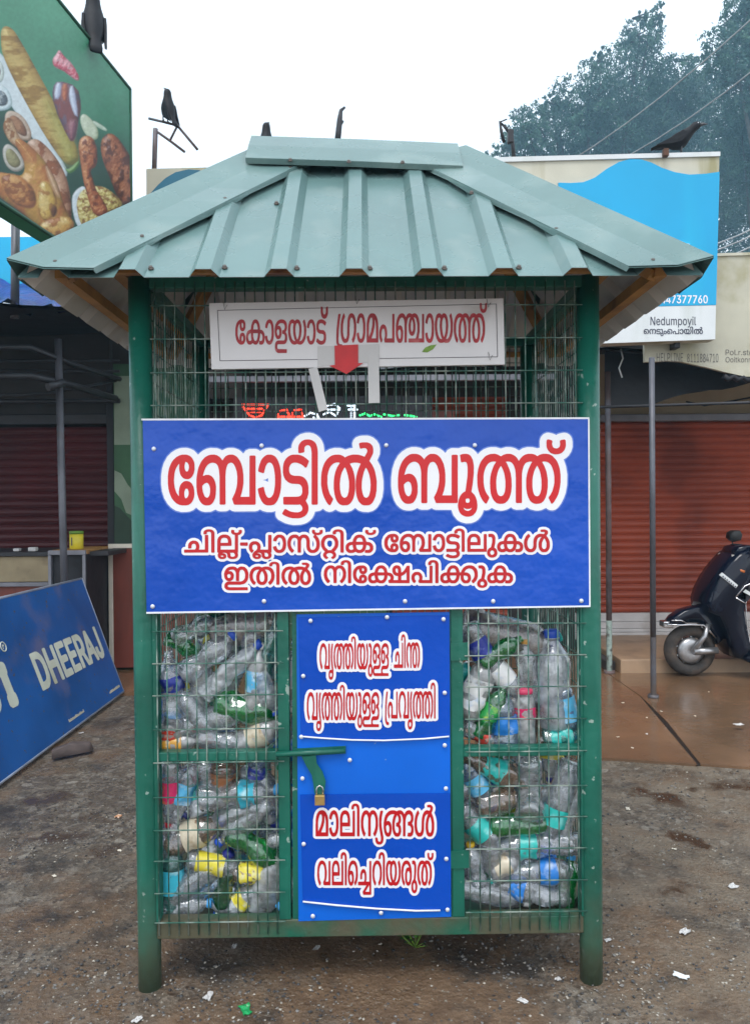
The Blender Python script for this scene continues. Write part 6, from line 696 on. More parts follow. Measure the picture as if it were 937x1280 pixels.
# ------------------------------------------------------------------ ground
def noise3(x, y, z=0): return mnoise.noise(Vector((x, y, z)))
def gz(x, y): return (.016*noise3(x*1.1, y*1.1)+.006*noise3(x*4, y*4))*min(1, max(0, (3.8-y)/.7))-.004
def ground():
    m = bpy.data.materials.new('gravel_road'); m.use_nodes = True; n = m.node_tree.nodes; L = m.node_tree.links; b = n['Principled BSDF']
    tc = n.new('ShaderNodeTexCoord')
    def nz(s, d=6, r=.6):
        t = n.new('ShaderNodeTexNoise'); t.inputs['Scale'].default_value = s; t.inputs['Detail'].default_value = d; t.inputs['Roughness'].default_value = r; L.new(tc.outputs['Object'], t.inputs[0]); return t.outputs['Fac']
    def vor(s):
        t = n.new('ShaderNodeTexVoronoi'); t.inputs['Scale'].default_value = s; L.new(tc.outputs['Object'], t.inputs[0]); return t
    def rng(src, a, c, lo=0, hi=1):
        r = n.new('ShaderNodeMapRange'); r.inputs[1].default_value = a; r.inputs[2].default_value = c; r.inputs[3].default_value = lo; r.inputs[4].default_value = hi; L.new(src, r.inputs[0]); return r.outputs[0]
    def mx(f, a, c):
        q = n.new('ShaderNodeMix'); q.data_type = 'RGBA'; L.new(f, q.inputs[0])
        for i, v in ((6, a), (7, c)):
            if isinstance(v, tuple): q.inputs[i].default_value = (*v, 1)
            else: L.new(v, q.inputs[i])
        return q.outputs[2]
    v1 = vor(70); v2 = vor(30)
    stone = mx(rng(v1.outputs['Color'], .1, .9), (.032,.028,.025), (.26,.215,.165))
    stone = mx(rng(nz(7, 7, .7), .40, .62), stone, (.092,.070,.050))
    stone = mx(rng(v2.outputs['Color'], .72, .95), stone, (.27,.24,.20))
    mud = mx(rng(nz(14, 8, .7), .3, .7), (.098,.057,.031), (.22,.142,.085))
    sx = n.new('ShaderNodeSeparateXYZ'); L.new(tc.outputs['Object'], sx.inputs[0])
    ax = n.new('ShaderNodeMath'); ax.operation = 'ABSOLUTE'; L.new(sx.outputs[0], ax.inputs[0])
    near = rng(ax.outputs[0], .15, 1.1, .13, -.05)                      # trodden mud round the booth, cleaner chippings to the sides
    ff = n.new('ShaderNodeMath'); ff.operation = 'ADD'; L.new(nz(1.5, 9, .68), ff.inputs[0]); L.new(near, ff.inputs[1])
    f = rng(ff.outputs[0], .46, .58)
    c = mx(f, stone, mud)
    pud = rng(nz(2.1, 6, .55), .57, .63); c = mx(rng(nz(2.6, 7, .65), .53, .64), c, (.040,.032,.026))
    pale = rng(sx.outputs[0], .3, 1.0, 0, .75); pp = n.new('ShaderNodeMath'); pp.operation = 'MULTIPLY'; L.new(pale, pp.inputs[0]); L.new(rng(nz(3.6, 8, .7), .40, .60), pp.inputs[1])
    c = mx(pp.outputs[0], c, (.22,.172,.122))
    c = mx(rng(nz(75, 3), .64, .70), c, (.30,.27,.22))
    c = mx(rng(nz(52, 4), .66, .72), c, (.022,.02,.019))
    c = mx(pud, c, (.060,.038,.024)); L.new(c, b.inputs['Base Color'])
    wet = rng(nz(1.9, 5), .42, .60, .60, .2)
    wq = n.new('ShaderNodeMix'); L.new(pud, wq.inputs[0]); L.new(wet, wq.inputs[2]); wq.inputs[3].default_value = .07; L.new(wq.outputs[0], b.inputs['Roughness'])
    bn = n.new('ShaderNodeBump'); bn.inputs['Strength'].default_value = .8; bn.inputs['Distance'].default_value = .014
    ad = n.new('ShaderNodeMath'); ad.operation = 'MULTIPLY_ADD'; L.new(v1.outputs['Distance'], ad.inputs[0]); ad.inputs[1].default_value = .35; L.new(nz(38, 9, .75), ad.inputs[2]); L.new(ad.outputs[0], bn.inputs['Height']); L.new(rng(pud, 0, 1, .85, .12), bn.inputs['Strength'])
    L.new(bn.outputs[0], b.inputs['Normal'])
    mb = MB(); xs = [-200,-60,-20,-8]+[-5+.25*i for i in range(41)]+[8,20,60,200]; ys = [-60,-10,-2]+[0+.2*i for i in range(31)]+[8,20,60,140,400]
    nx = len(xs)
    V = [(x, y, (gz(x, y) if abs(x) < 6 and -1 < y < 7 else -.004)) for y in ys for x in xs]
    F = [(j*nx+i, j*nx+i+1, (j+1)*nx+i+1, (j+1)*nx+i) for j in range(len(ys)-1) for i in range(nx-1)]
    mb.add(V, F, 0, True)
    tag(mb.build_raw('ground', m), kind='structure')
ground()

def apron():
    "wet concrete slabs in front of the shops, a broken joint between two of them"
    e1 = [GR(-700, 946), GR(120, 950), GR(760, 949), GR(872, 957), GR(960, 961), GR(1700, 985)]
    mb = MB(); t = .009
    def slab(pts):
        pts = [Vector((p.x, p.y, -.05)) for p in pts]; mb.prism(pts, (0, 0, .05+t))
    c1, c2 = GR(872, 957), GR(800, 872)
    gap = Vector((.013, .005, 0))
    back = 7.4
    A = GR(600, 946)
    k = GR(831, 905)
    slab([c1-gap*.6, c2-gap*.3, Vector((c2.x-.02, back, 0)), Vector((-.35, back, 0)), Vector((-.35, A.y, 0)), GR(765, 950)])
    slab([c1+gap, GR(937, 961), GR(1250, 968), Vector((9, 5.4, 0)), Vector((9, back, 0)), Vector((c2.x-.012, back, 0)), c2+gap*.25, k+gap*1.15])
    cm = MB().prism([c1-gap, c1+gap*1.1, k+gap*1.3, c2+gap*.6, c2-gap*.6], (0, 0, .006)); tag(cm.build('crack_strip', mat('crack_fill', (.018,.012,.008), .5)), kind='structure')  # near-black strip laid in the gap to make the crack dark
    o = mb.build('concrete_pavement', M['concrete']); tag(o, kind='structure')
    mb = MB()
    pts = [Vector((-.36, back, 0)), Vector((-.36, GR(300, 930).y+.9, 0)), Vector((GR(190, 868).x, GR(190, 868).y, 0)), Vector((-1.7, 5.35, 0)), Vector((-6, 5.3, 0)), Vector((-6, back, 0))]
    mb.prism([p-Vector((0,0,.05)) for p in pts], (0, 0, .07))
    tag(mb.build('concrete_floor', M['concrete']), kind='structure')
apron()

def gravel():
    "loose chippings on the road: countless, one mesh"
    rnd = random.Random(5); mb = MB()
    base = [(1,0,0),(-1,0,0),(0,1,0),(0,-1,0),(0,0,1),(0,0,-1)]
    fs = [(0,2,4),(2,1,4),(1,3,4),(3,0,4),(2,0,5),(1,2,5),(3,1,5),(0,3,5)]
    cnt = 0
    while cnt < 15000:
        y = 1.15 + 2.9*rnd.random()**1.5; x = rnd.uniform(-.62, .62)*y*1.0
        if mnoise.noise(Vector((x*1.7+4, y*1.7, 2)))+.4*mnoise.noise(Vector((x*5, y*5, 7))) < rnd.uniform(-.45, .42): continue
        if y > 3.75: continue
        s = rnd.choice((.002, .0025, .003, .004, .0055))*rnd.uniform(.8, 1.3)
        M3 = Matrix.Rotation(rnd.uniform(0, 6.28), 3, 'Z') @ Matrix.Rotation(rnd.uniform(-.5, .5), 3, 'X')
        V = [M3 @ Vector((p[0]*s*rnd.uniform(.7, 1.4), p[1]*s*rnd.uniform(.7, 1.2), p[2]*s*rnd.uniform(.4, .7))) + Vector((x, y, gz(x, y)+s*.22)) for p in base]
        mb.add(V, fs, rnd.choice((0, 0, 0, 1, 1, 2)) if s < .006 else rnd.choice((0, 1, 0))); cnt += 1
    ms = [mat('chip_dark', (.045,.044,.045), .6, 0, .4, 50), mat('chip_grey', (.17,.16,.148), .65, 0, .35, 50), mat('chip_pale', (.36,.33,.28), .7, 0, .3, 50)]
    tag(mb.build_raw('gravel', ms), 'loose grey and brown stone chips strewn over the wet road', 'gravel', kind='stuff')
gravel()

# ------------------------------------------------------------------ the bottle booth
booth = empty('bottle_booth', (-.0194, 2.0954, 0), .0127)
tag(booth, 'green wire cage booth full of plastic bottles under a sage green sheet metal hipped roof', 'recycling booth')
HW, HE, OA, OB, DP, HR, RL, PT = .61, 1.882, .231, .2244, .76, 2.437, .643, 1.945
BW = Matrix.Translation((-.0194, 2.0954, 0)) @ Matrix.Rotation(.0127, 4, 'Z')
BWI = BW.inverted()
def BL(px, py, y):
    "booth-local point seen at a photograph pixel on the booth plane y"
    e = BWI @ EYE; d = BWI.to_3x3() @ ray(px, py); return e + d*((y-e.y)/d.y)

for (x, y) in ((-HW, 0), (HW, 0), (-HW, DP), (HW, DP)):
    tx = -.010 if x < 0 else 0
    p = MB().tube([(x, y, -.03), (x, y, .115), (x+tx*.5, y, 1.0), (x+tx, y, PT)], .031, 24).build('post', M['post'], booth)
for y in (-.002, DP):
    MB().bbox((-HW+.02, y-.02, PT-.032), (HW-.02, y+.02, PT), .003).build('top_rail', M['green'], booth)
    MB().bbox((-HW+.025, y-.016, .137), (HW-.025, y+.024, .186), .003).build('bottom_rail', M['green_low'], booth)
for x in (-HW, HW):
    MB().bbox((x-.02, .025, PT-.032), (x+.02, DP-.025, PT), .003).build('top_rail', M['green'], booth)
    MB().bbox((x-.016, .025, .139), (x+.016, DP-.025, .188), .003).build('bottom_rail', M['green_low'], booth)
MB().bbox((-HW+.02, .026, .150), (HW-.02, DP-.02, .156), .002).build('floor_sheet', M['green_low'], booth)
# door jambs, mid rails, inner uprights
zt = 1.045
xd0, xd1 = BL(348, 900, 0).x, BL(362.5, 900, 0).x
xe0, xe1 = BL(563, 900, 0).x, BL(578, 900, 0).x
for a, b in ((xd0, xd1), (xe0, xe1), (-HW+.031, BL(193.5, 900, 0).x), (BL(731, 900, 0).x, HW-.028)):
    MB().bbox((a, -.018, .186), (b, .018, zt+.14), .0025).build('upright', M['green'], booth)
zm = BL(280, 944, 0).z
MB().bbox((-HW+.028, -.017, zm-.011), (xd0, .017, zm+.014), .0025).build('mid_rail', M['green'], booth)
zm2 = BL(655, 938, 0).z
MB().bbox((xe1, -.017, zm2-.011), (HW-.028, .017, zm2+.014), .0025).build('mid_rail', M['green'], booth)
def wire_panel(x0, x1, z0, z1, P, dx=.0272, zs=(), r=.0019, seed=1):
    rnd = random.Random(seed); mb = MB(); k = 0; x = x0
    while x <= x1+1e-6:
        j = rnd.uniform(-.0012, .0012)
        mb.tube([P(x+j, z0, 0), P(x-j*.6, (z0+z1)/2, 0), P(x+rnd.uniform(-.0012,.0012), z1, 0)], r, 5); x += dx
    for z in zs:
        mb.tube([P(x0-.012, z+rnd.uniform(-.0012,.0012), .0032), P((x0+x1)/2, z, .0032), P(x1+.012, z+rnd.uniform(-.0012,.0012), .0032)], r*1.05, 5)
    return mb
front = lambda y: (lambda x, z, o: (x, y-o, z))
zrow = lambda pys, px: [BL(px, q, -.022).z for q in pys]
wire_panel(-HW+.036, HW-.034, 1.50, PT-.015, front(-.022), zs=zrow((382,423.5,465,505.5), 400), seed=2).build('wire_mesh', M['wire'], booth)
wire_panel(BL(197,900,-.022).x, xd0+.006, .150, 1.10, front(-.022), dx=.0268, zs=zrow((789,829,869,911,952.5,996,1036.5,1075.5,1115.5,1152), 270), seed=3).build('wire_mesh', M['wire'], booth)
wire_panel(BL(586,900,-.022).x, HW-.028, .150, 1.10, front(-.022), dx=.0272, zs=zrow((779,819,858,898,939,982,1021,1060.5,1100,1139), 655), seed=4).build('wire_mesh', M['wire'], booth)
zz = [.16+.0893*i for i in range(20)]
for sx in (-1, 1):
    wire_panel(.03, DP-.03, .15, PT-.015, (lambda u, z, o: (sx*(HW+.004+o), u, z)), zs=zz, seed=7+sx).build('wire_mesh', M['wire'], booth)
    MB().bbox((sx*HW-.014, .03, zt), (sx*HW+.014, DP-.03, zt+.03), .002).build('mid_rail', M['green'], booth)
wire_panel(-HW+.036, HW-.034, .15, PT-.015, (lambda u, z, o: (u, DP+.02+o, z)), zs=zz, seed=12).build('wire_mesh', M['wire'], booth)

# roof ----------------------------------------------------------------
roof_mb = MB()
EX, Y0, Y1, YM = HW+OA, -OB, DP+OB, DP/2
RX = RL/2
def slope(org, U, Vdir, half, top_half, vlen, ribs, name, edge=0):
    "ribbed sheet: half-width at the eave, half-width at the top, slope length; thin, two sides"
    org, U, Vd = Vector(org), Vector(U).normalized(), Vector(Vdir).normalized(); N = U.cross(Vd).normalized()
    if N.z < 0: N = -N
    bw, tw, h = .037, .019, .021
    prof = []
    for c in ribs:
        for dx, hh in ((-bw, 0), (-tw, h), (tw, h), (bw, 0)):
            if -half < c+dx < half: prof.append((c+dx, hh))
    prof += [(-half, 0), (half, 0)]
    def hat(x):
        for c in ribs:
            a = abs(x-c)
            if a < tw: return h
            if a < bw: return h*(bw-a)/(bw-tw)
        return 0
    for x in (-top_half, top_half): prof.append((x, hat(x)))
    prof = sorted(set((round(x, 4), hh) for x, hh in prof))
    V = []; F = []; Fu = []
    for x, hh in prof:
        lim = 1 if abs(x) <= top_half else max(0, (half-abs(x))/(half-top_half))
        for t in (0, .5, 1):
            p = org + U*x + Vd*(vlen*lim*t) + N*hh
            V.append(p)
    n = len(V); V += [p - N*.0012 for p in V]
    for i in range(len(prof)-1):
        for j in range(2):
            q = (i*3+j, (i+1)*3+j, (i+1)*3+j+1, i*3+j+1); F.append(q); Fu.append(tuple(a+n for a in q)[::-1])
    roof_mb.add(V, F, 0); k = len(roof_mb.v)-len(V)
    for q in Fu: roof_mb.f.append([a+k for a in q]); roof_mb.m.append(1); roof_mb.sm.append(False)
zr = HR; ze = HE
fv = Vector((0, YM-Y0, zr-ze)); sv = Vector((EX-RX, 0, zr-ze))
ribx = [-.020+.1835*k for k in range(-4, 5)]
slope((0, Y0, ze), (1,0,0), fv, EX, RX, fv.length, ribx, 'front_panel')
slope((0, Y1, ze), (1,0,0), (0,-fv.y,fv.z), EX, RX, fv.length, ribx, 'back_panel')
riby = [.1835*k for k in range(-3, 4)]
slope((-EX, YM, ze), (0,1,0), (sv.x,0,sv.z), (Y1-Y0)/2, .002, sv.length, riby, 'side_panel')
slope((EX, YM, ze), (0,1,0), (-sv.x,0,sv.z), (Y1-Y0)/2, .002, sv.length, riby, 'side_panel')
roof = roof_mb.build_raw('roof', [M['roof'], M['roof_under']], booth)
roof.location.x = -.010
Nf = Vector((0, -fv.z, fv.y)).normalized(); Ns = Vector((-sv.z, 0, sv.x)).normalized()
for sx in (-1, 1):
    for sy in (-1, 1):
        ns = Vector((abs(Ns.x)*sx, 0, Ns.z)); nf = Vector((0, abs(Nf.y)*sy, Nf.z))
        C = Vector((sx*EX, Y0 if sy < 0 else Y1, ze)); E = Vector((sx*RX, YM, zr))
        d = (C-E).normalized(); C2 = C + d*.006
        lift = .027
        Vv = []; rows = 9
        for i in range(rows):
            t = i/(rows-1); h = E.lerp(C2, t)
            wob = .004*math.sin(i*2.1+sx) if 0 < i < rows-1 else 0; ws = min(.18, t*(Y1-Y0)/2*.96+.002)
            wd = .195 + wob*2
            top = h + (nf+ns)*.021 + Vector((0, 0, .016))
            Vv += [top, h + nf*(lift+.003) + Vector((-sx*.075, 0, 0)), h + nf*(lift+wob) + Vector((-sx*wd, 0, 0)), h + nf*(lift-.010) + Vector((-sx*(wd+.004), 0, 0)),
                   h + ns*(lift+.003) + Vector((0, -sy*ws*.4, 0)), h + ns*lift + Vector((0, -sy*ws, 0)), h + ns*(lift-.010) + Vector((0, -sy*(ws+.004), 0))]
        # the sheet is cut along the eave: slide the front edge down to it
        Fc = []
        for i in range(rows-1):
            a = i*7; b = a+7
            for p, q in ((0,1),(1,2),(2,3),(0,4),(4,5),(5,6)): Fc.append((a+p, a+q, b+q, b+p))
        mb = MB().add(Vv, Fc, 0, False); n = len(mb.v)
        low = [Vector(p)-Vector((0,0,.0045)) for p in Vv]
        mb.add(low, [f[::-1] for f in Fc], 1)
        mb.build_raw('hip_cap', [M['cap'], M['cap']], roof)
rl = RX+.02
mb = MB(); rows = []
for (x, dz) in ((-rl-.015, .012), (0, 0), (rl-.030, -.014)):
    e = Vector((x, YM, zr+dz)); r = []
    for nn, dd in ((Nf, Vector((0,-1,-fv.z/fv.y)).normalized()), (Vector((0,-Nf.y,Nf.z)), Vector((0,1,-fv.z/fv.y)).normalized())):
        r += [e+Vector((0,0,.072)), e+nn*.052+dd*.040, e+nn*.045+dd*.135, e+nn*.030+dd*.138]
    rows.append(r)
Vv = [p for r in rows for p in r]; Fc = []
for i in range(2):
    for p, q in ((0,1),(1,2),(2,3),(4,5),(5,6),(6,7)): Fc.append((i*8+p, i*8+q, i*8+8+q, i*8+8+p))
mb.add(Vv, Fc); mb.add([Vector(p)-Vector((0,0,.0015)) for p in Vv], [f[::-1] for f in Fc], 1)
mb.build_raw('ridge_cap', [M['cap'], M['cap']], roof)
# battens and hip rafters under the sheet
def batten(a, b, w=.04, h=.03, name='rafter'):
    a, b = Vector(a), Vector(b); t = (b-a).normalized(); s = t.cross(Vector((0,0,1))).normalized(); u = s.cross(t)
    P = [s*w/2+u*h/2, -s*w/2+u*h/2, -s*w/2-u*h/2, s*w/2-u*h/2]
    MB().prism([a+p for p in P], b-a).build(name, M['wood'], roof)
dn = Vector((0, 0, -.062))
for sx in (-1, 1):
    for yy in (Y0+.05, Y1-.05): batten(Vector((sx*(EX-.09), yy+(.04 if yy < YM else -.04), ze+.088))+dn, Vector((sx*RX, YM, zr))+dn, .036, .026, 'hip_rafter')
    batten(Vector((sx*(EX-.17), Y0+.22, ze+.150))+dn, Vector((sx*(EX-.17), Y1-.22, ze+.150))+dn, .035, .026)
for sx in (-1, 1): batten((sx*.766, Y0+.075, ze+.036), (sx*.766, Y1-.075, ze+.036), .030, .030, 'eave_batten')
for t in (.10, .5):
    z = ze+t*(zr-ze); hx = EX-(EX-RX)*t-.09
    for yy in (Y0+t*(YM-Y0), Y1-t*(Y1-YM)): batten((-hx, yy, z-.021), (hx, yy, z-.021), .02, .018, 'batten')
batten((-RX, YM, zr-.06), (RX, YM, zr-.06), name='ridge_beam')
# screws
sm_ = MB().lathe([(0,.0075),(.002,.0075),(.0022,.005),(.007,.005)], 8).mesh('screw'); sm_.materials.append(M['screw'])
def screw(p, nn):
    o = bpy.data.objects.new('screw', sm_); col.objects.link(o); o.parent = roof; o.location = p; o.rotation_euler = Vector(nn).to_track_quat('Z', 'Y').to_euler()
def onfront(px, py, lift):
    e = BWI @ EYE; d = BWI.to_3x3() @ ray(px, py); P0 = Vector((0, Y0, ze))+Nf*lift
    return e + d*((P0-e).dot(Nf)/d.dot(Nf))
for px, py in ((75,329),(183,297),(286,250),(367,211),(820,327),(699,288),(593,242)): screw(onfront(px, py, .024), Nf)
for px, py in ((194,336),(286,335),(376,336),(467,336),(560,336),(653,335),(350,255),(458,256),(535,256)): screw(onfront(px, py, .0015), Nf)
for px, py in ((367,201),(440,203),(507,204),(328,188)): screw(onfront(px, py, .046), Nf)

# blue banner -----------------------------------------------------------
def quad_sheet(name, corners, y, thick, m, parent, edge=None, nx=1, bow=0):
    "sheet between four pixel corners (TL TR BR BL) on the booth plane y"
    P = [BL(px, py, y) for px, py in corners]
    mb = MB().prism(P, (0, thick, 0)); return mb.build(name, m, parent)
YB = -.0335
ban = quad_sheet('banner', ((178.5,525),(734.5,523.5),(736,757),(183.5,765)), YB, .004, M['banner'], booth)
wl = [((177,523.3),(736,521.6),(736,523.8),(177,525.5)), ((183,765),(737.5,756.8),(737.5,758.8),(183,767.2)), ((734.4,523),(736.3,523),(737.6,758),(735.8,758))]
for q in wl: quad_sheet('hem', q, YB-.0006, .003, M['white_edge'], ban)
pl = lambda y: (lambda x, z: Vector((x, y, z)))
T = unpack('title')
ink('title_glow', T[2], pl(YB-.0006), M['glow_ink'], ban); ink('title_outline', T[1], pl(YB-.0011), M['white_ink'], ban); ink('title_lettering', T[0], pl(YB-.0017), M['red_ink'], ban)
T = unpack('lines')
ink('text_outline', T[1], pl(YB-.0008), M['white_ink'], ban); ink('text_lettering', T[0], pl(YB-.0015), M['red_ink2'], ban)
rv = MB().lathe([(0,.0062),(.002,.0058),(.0035,.003),(.004,.0005)], 10).mesh('rivet'); rv.materials.append(M['rivet'])
def rivet(px, py, parent, y):
    o = bpy.data.objects.new('rivet', rv); col.objects.link(o); o.parent = parent; o.location = BL(px, py, y); o.rotation_euler = (R(90), 0, 0)
for px, py in ((192.5,561),(327,557),(482.5,556.5),(593,556.5),(191,758),(330,751.5),(506,751.5),(616,751.5),(726,751)): rivet(px, py, ban, YB-.0005)

# door ------------------------------------------------------------------
YD = -.020
door = quad_sheet('door', ((370.5,768),(561.5,765),(563.5,1146),(373,1151.5)), YD, .003, M['door'], booth)
for q in (((365,762),(371,768),(374,1152),(366,1158)), ((562,762),(567.5,760),(569,1150),(564,1147))): quad_sheet('door_frame', q, YD+.006, .02, M['green'], door)
up_n = quad_sheet('upper_notice', ((372.5,772),(561,769),(561.5,921),(467,925),(376,920.5)), YD-.004, .002, M['notice'], booth)
lo_n = quad_sheet('lower_notice', ((375,993.5),(562.5,991.5),(563.5,1133),(556,1137.5),(520,1138.5),(470,1135.5),(420,1131),(378.5,1127)), YD-.004, .002, M['notice'], booth)
def curl(pts, y, parent, r):
    MB().tube([BL(px, py, y) for px, py in pts], r, 8).build('curled_edge', M['white_edge'], parent)
curl(((376,920.5),(400,922.5),(440,925),(480,925.6),(530,923.5),(561,920.5)), YD-.007, up_n, .0022)
curl(((378.5,1127),(420,1131.5),(470,1135.8),(520,1138.5),(550,1138)), YD-.008, lo_n, .0024)
T = unpack('upper'); ink('text_outline', T[1], pl(YD-.0052), M['white_ink'], up_n); ink('text_lettering', T[0], pl(YD-.0060), M['red_ink2'], up_n)
T = unpack('lower'); ink('text_outline', T[1], pl(YD-.0052), M['white_ink'], lo_n); ink('text_lettering', T[0], pl(YD-.0060), M['red_ink2'], lo_n)
for px, py in ((388,776),(483.5,771.5),(554,774),(379,845),(555.5,866),(376.5,921),(555.5,931.5),(437,950),(378,973),(557,985.5),(379.5,1055),(557.5,1073.5),(391,1145),(476,1141),(559,1137)):
    rivet(px, py, door, YD-.006)
# hinges
for py in (815, 1075): quad_sheet('hinge', ((563,py-11),(586,py-12),(586,py+10),(563,py+11)), -.0225, .004, M['green'], door)
# sliding bolt with hanging hasp
zb = BL(400, 940, -.04)
latch = MB().tube([BL(345, 943, -.032), BL(431, 938.5, -.032)], .0075, 12).build('bolt', M['green'], door)
quad_sheet('bolt_plate', ((366,936.5),(432,933),(432,942),(366,946)), -.026, .006, M['green'], door)
hp = [(377,946),(383,958),(389.5,969),(391.5,980),(393,992),(399,996.5),(405,992),(407,977),(403,965),(396,955),(394.5,944)]
MB().prism([BL(px, py, -.037) for px, py in hp], (0, .004, 0)).build('hasp', M['green'], door)

# padlock ---------------------------------------------------------------
pk = BL(399.5, 985, -.046); pw = BW @ pk
lock = empty('padlock', (pw.x, pw.y, pw.z-.034), .0127); tag(lock, 'small brass padlock with steel shackle hanging on the green door hasp', 'padlock')
MB().bbox((-.0135, -.006, -.012), (.0135, .006, .0155), .002).build('body', M['brass'], lock)
MB().tube([(-.0088,0,.014), (-.0088,0,.03), (-.006,0,.037), (0,0,.040), (.006,0,.037), (.0088,0,.03), (.0088,0,.014)], .0024, 8).build('shackle', M['steel'], lock)

# name board wired to the upper mesh -----------------------------------
nb = empty('name_board', BW @ BL(446, 420, -.03), .0127)
tag(nb, 'white board with red hand painted lettering wired to the upper mesh above the blue banner', 'sign board')
NI = nb.matrix_basis.inverted() @ BW
def nbp(px, py, y): return NI @ BL(px, py, y)
def nb_sheet(name, c, y, t, m): return MB().prism([nbp(px, py, y) for px, py in c], (0, t, 0)).build(name, m, nb)
nb_sheet('panel', ((261.5,379),(628.5,373),(630.5,455.5),(264.5,461.5)), -.042, .012, M['white_board'])
mb = MB()
fr = [(272,388),(620,380),(621.5,446),(275,451)]
for i in range(4): mb.tube([nbp(*fr[i], -.0425), nbp(*fr[(i+1) % 4], -.0425)], .0009, 4)
mb.build('ruled_border', M['pen'], nb)
T = unpack('name'); xw = BL(415, 415, -.046).x
for side in (0, 1): ink('lettering', [c for c in T[0] if (c[0][0] > xw) == bool(side)], lambda x, z: NI @ Vector((x, -.0428, z)), M['painted_red'], nb)
lf = [(527,440),(531,434.5),(538,431.5),(545.5,430.5),(541,436.5),(534,440.5)]
nb_sheet('leaf_mark', lf, -.0431, .0008, M['leaf_green'])
ps = nb_sheet('paper_strip', ((397,433),(474,430),(474,452),(397,458)), -.0437, .0008, M['paper'])
nb_sheet('paper_strip', ((385.5,461),(396.5,459),(409.5,511.5),(398.5,515)), -.0450, .0008, M['paper'])
nb_sheet('paper_strip', ((459.5,443),(473,442),(474.5,503.5),(460.5,504)), -.0448, .0008, M['paper'])
nb_sheet('red_arrow', ((418,432),(447.5,430.5),(447.5,454),(454,453.5),(433,467.5),(411.5,457),(418.5,456)), -.0462, .0009, M['arrow'])
wm = MB()
for px, py in ((281,384),(446,377),(610,381),(612,447)): wm.tube([nbp(px-2, py-7, -.0445), nbp(px, py+3, -.046), nbp(px+3, py-3, -.0445)], .0008, 5)
wm.build('tie_wire', M['steel'], nb)

# ------------------------------------------------------------------ bottles
def bottle_profile(kind):
    "(height 0..1, radius 0..1) from base to neck"
    if kind == 'ribbed':
        p = [(0,.30),(.006,.80),(.03,.97)]
        n = 11
        for i in range(n):
            z = .06+.50*i/n; p += [(z,1.0),(z+.022,.93)]
        p += [(.60,1.0),(.66,1.0),(.70,.98),(.76,.88),(.82,.68),(.87,.46),(.90,.36),(.905,.42),(.915,.42),(.92,.35),(.985,.34)]
    elif kind == 'waist':
        p = [(0,.3),(.006,.82),(.04,1),(.12,1),(.20,.97),(.28,.86),(.36,.80),(.43,.85),(.50,.97),(.56,1),(.64,.99),(.72,.9),(.79,.72),(.85,.5),(.89,.37),(.90,.43),(.915,.43),(.92,.35),(.985,.34)]
    elif kind == 'jar':
        p = [(0,.3),(.008,.86),(.05,1),(.2,1),(.35,.985),(.5,1),(.7,1),(.78,.95),(.84,.82),(.88,.70),(.89,.74),(.90,.74),(.91,.66),(.985,.66)]
    else:
        p = [(0,.3),(.006,.8),(.035,.98),(.1,1),(.2,1),(.24,.965),(.28,1),(.38,1),(.5,1),(.6,1),(.66,.98),(.73,.88),(.79,.7),(.84,.5),(.88,.37),(.90,.35),(.903,.43),(.915,.43),(.92,.35),(.985,.34)]
    return p
BLEN, BRAD = .22, .034
def deform(p, seed, crush):
    t = p.z/BLEN; q = Vector((p.x*30+seed*7.3, p.y*30, p.z*22+seed))
    k = 1 + crush*(mnoise.noise(q)*.8 + mnoise.noise(q*2.7)*.35)*min(1, max(0, (.88-t)*6))*min(1, t*14+.3)
    x, y = p.x*k, p.y*k
    b = crush*.10*mnoise.noise(Vector((seed*3.1, t*2.2, 0))); f = 1 - crush*.55*max(0, mnoise.noise(Vector((seed, t*3, 5))))
    return Vector((x+b*.22, y*f, p.z + crush*.012*mnoise.noise(q*1.3)))
def make_bottle_meshes(kind, seed, crush):
    mb = MB().lathe([(z*BLEN, r*BRAD) for z, r in bottle_profile(kind)], 22, cap=False)
    mb.f.append(list(range(22))[::-1]); mb.m.append(0); mb.sm.append(True)
    mb.v = [tuple(deform(Vector(p), seed, crush)) for p in mb.v]; body = mb.mesh('bottle_body')
    nr = .66 if kind == 'jar' else .34
    hs = .06 if kind != 'jar' else .075
    mb = MB().lathe([((.915)*BLEN, nr*1.24*BRAD), (.922*BLEN, nr*1.30*BRAD), ((.92+hs)*BLEN, nr*1.30*BRAD), ((.935+hs)*BLEN, nr*1.12*BRAD), ((.937+hs)*BLEN, .01*BRAD)], 18)
    mb.v = [tuple(deform(Vector(p), seed, crush)) for p in mb.v]; cap = mb.mesh('bottle_cap')
    lab = {}
    for key, (a, b) in {'mid': (.30, .60), 'high': (.50, .68), 'wide': (.16, .62)}.items():
        rows = [a+(b-a)*i/10 for i in range(11)]
        mb = MB().lathe([(z*BLEN, 1.018*BRAD) for z in rows], 22, cap=False)
        mb.v = [tuple(deform(Vector(p), seed, crush)) for p in mb.v]; lab[key] = mb.mesh('bottle_label')
    return body, cap, lab
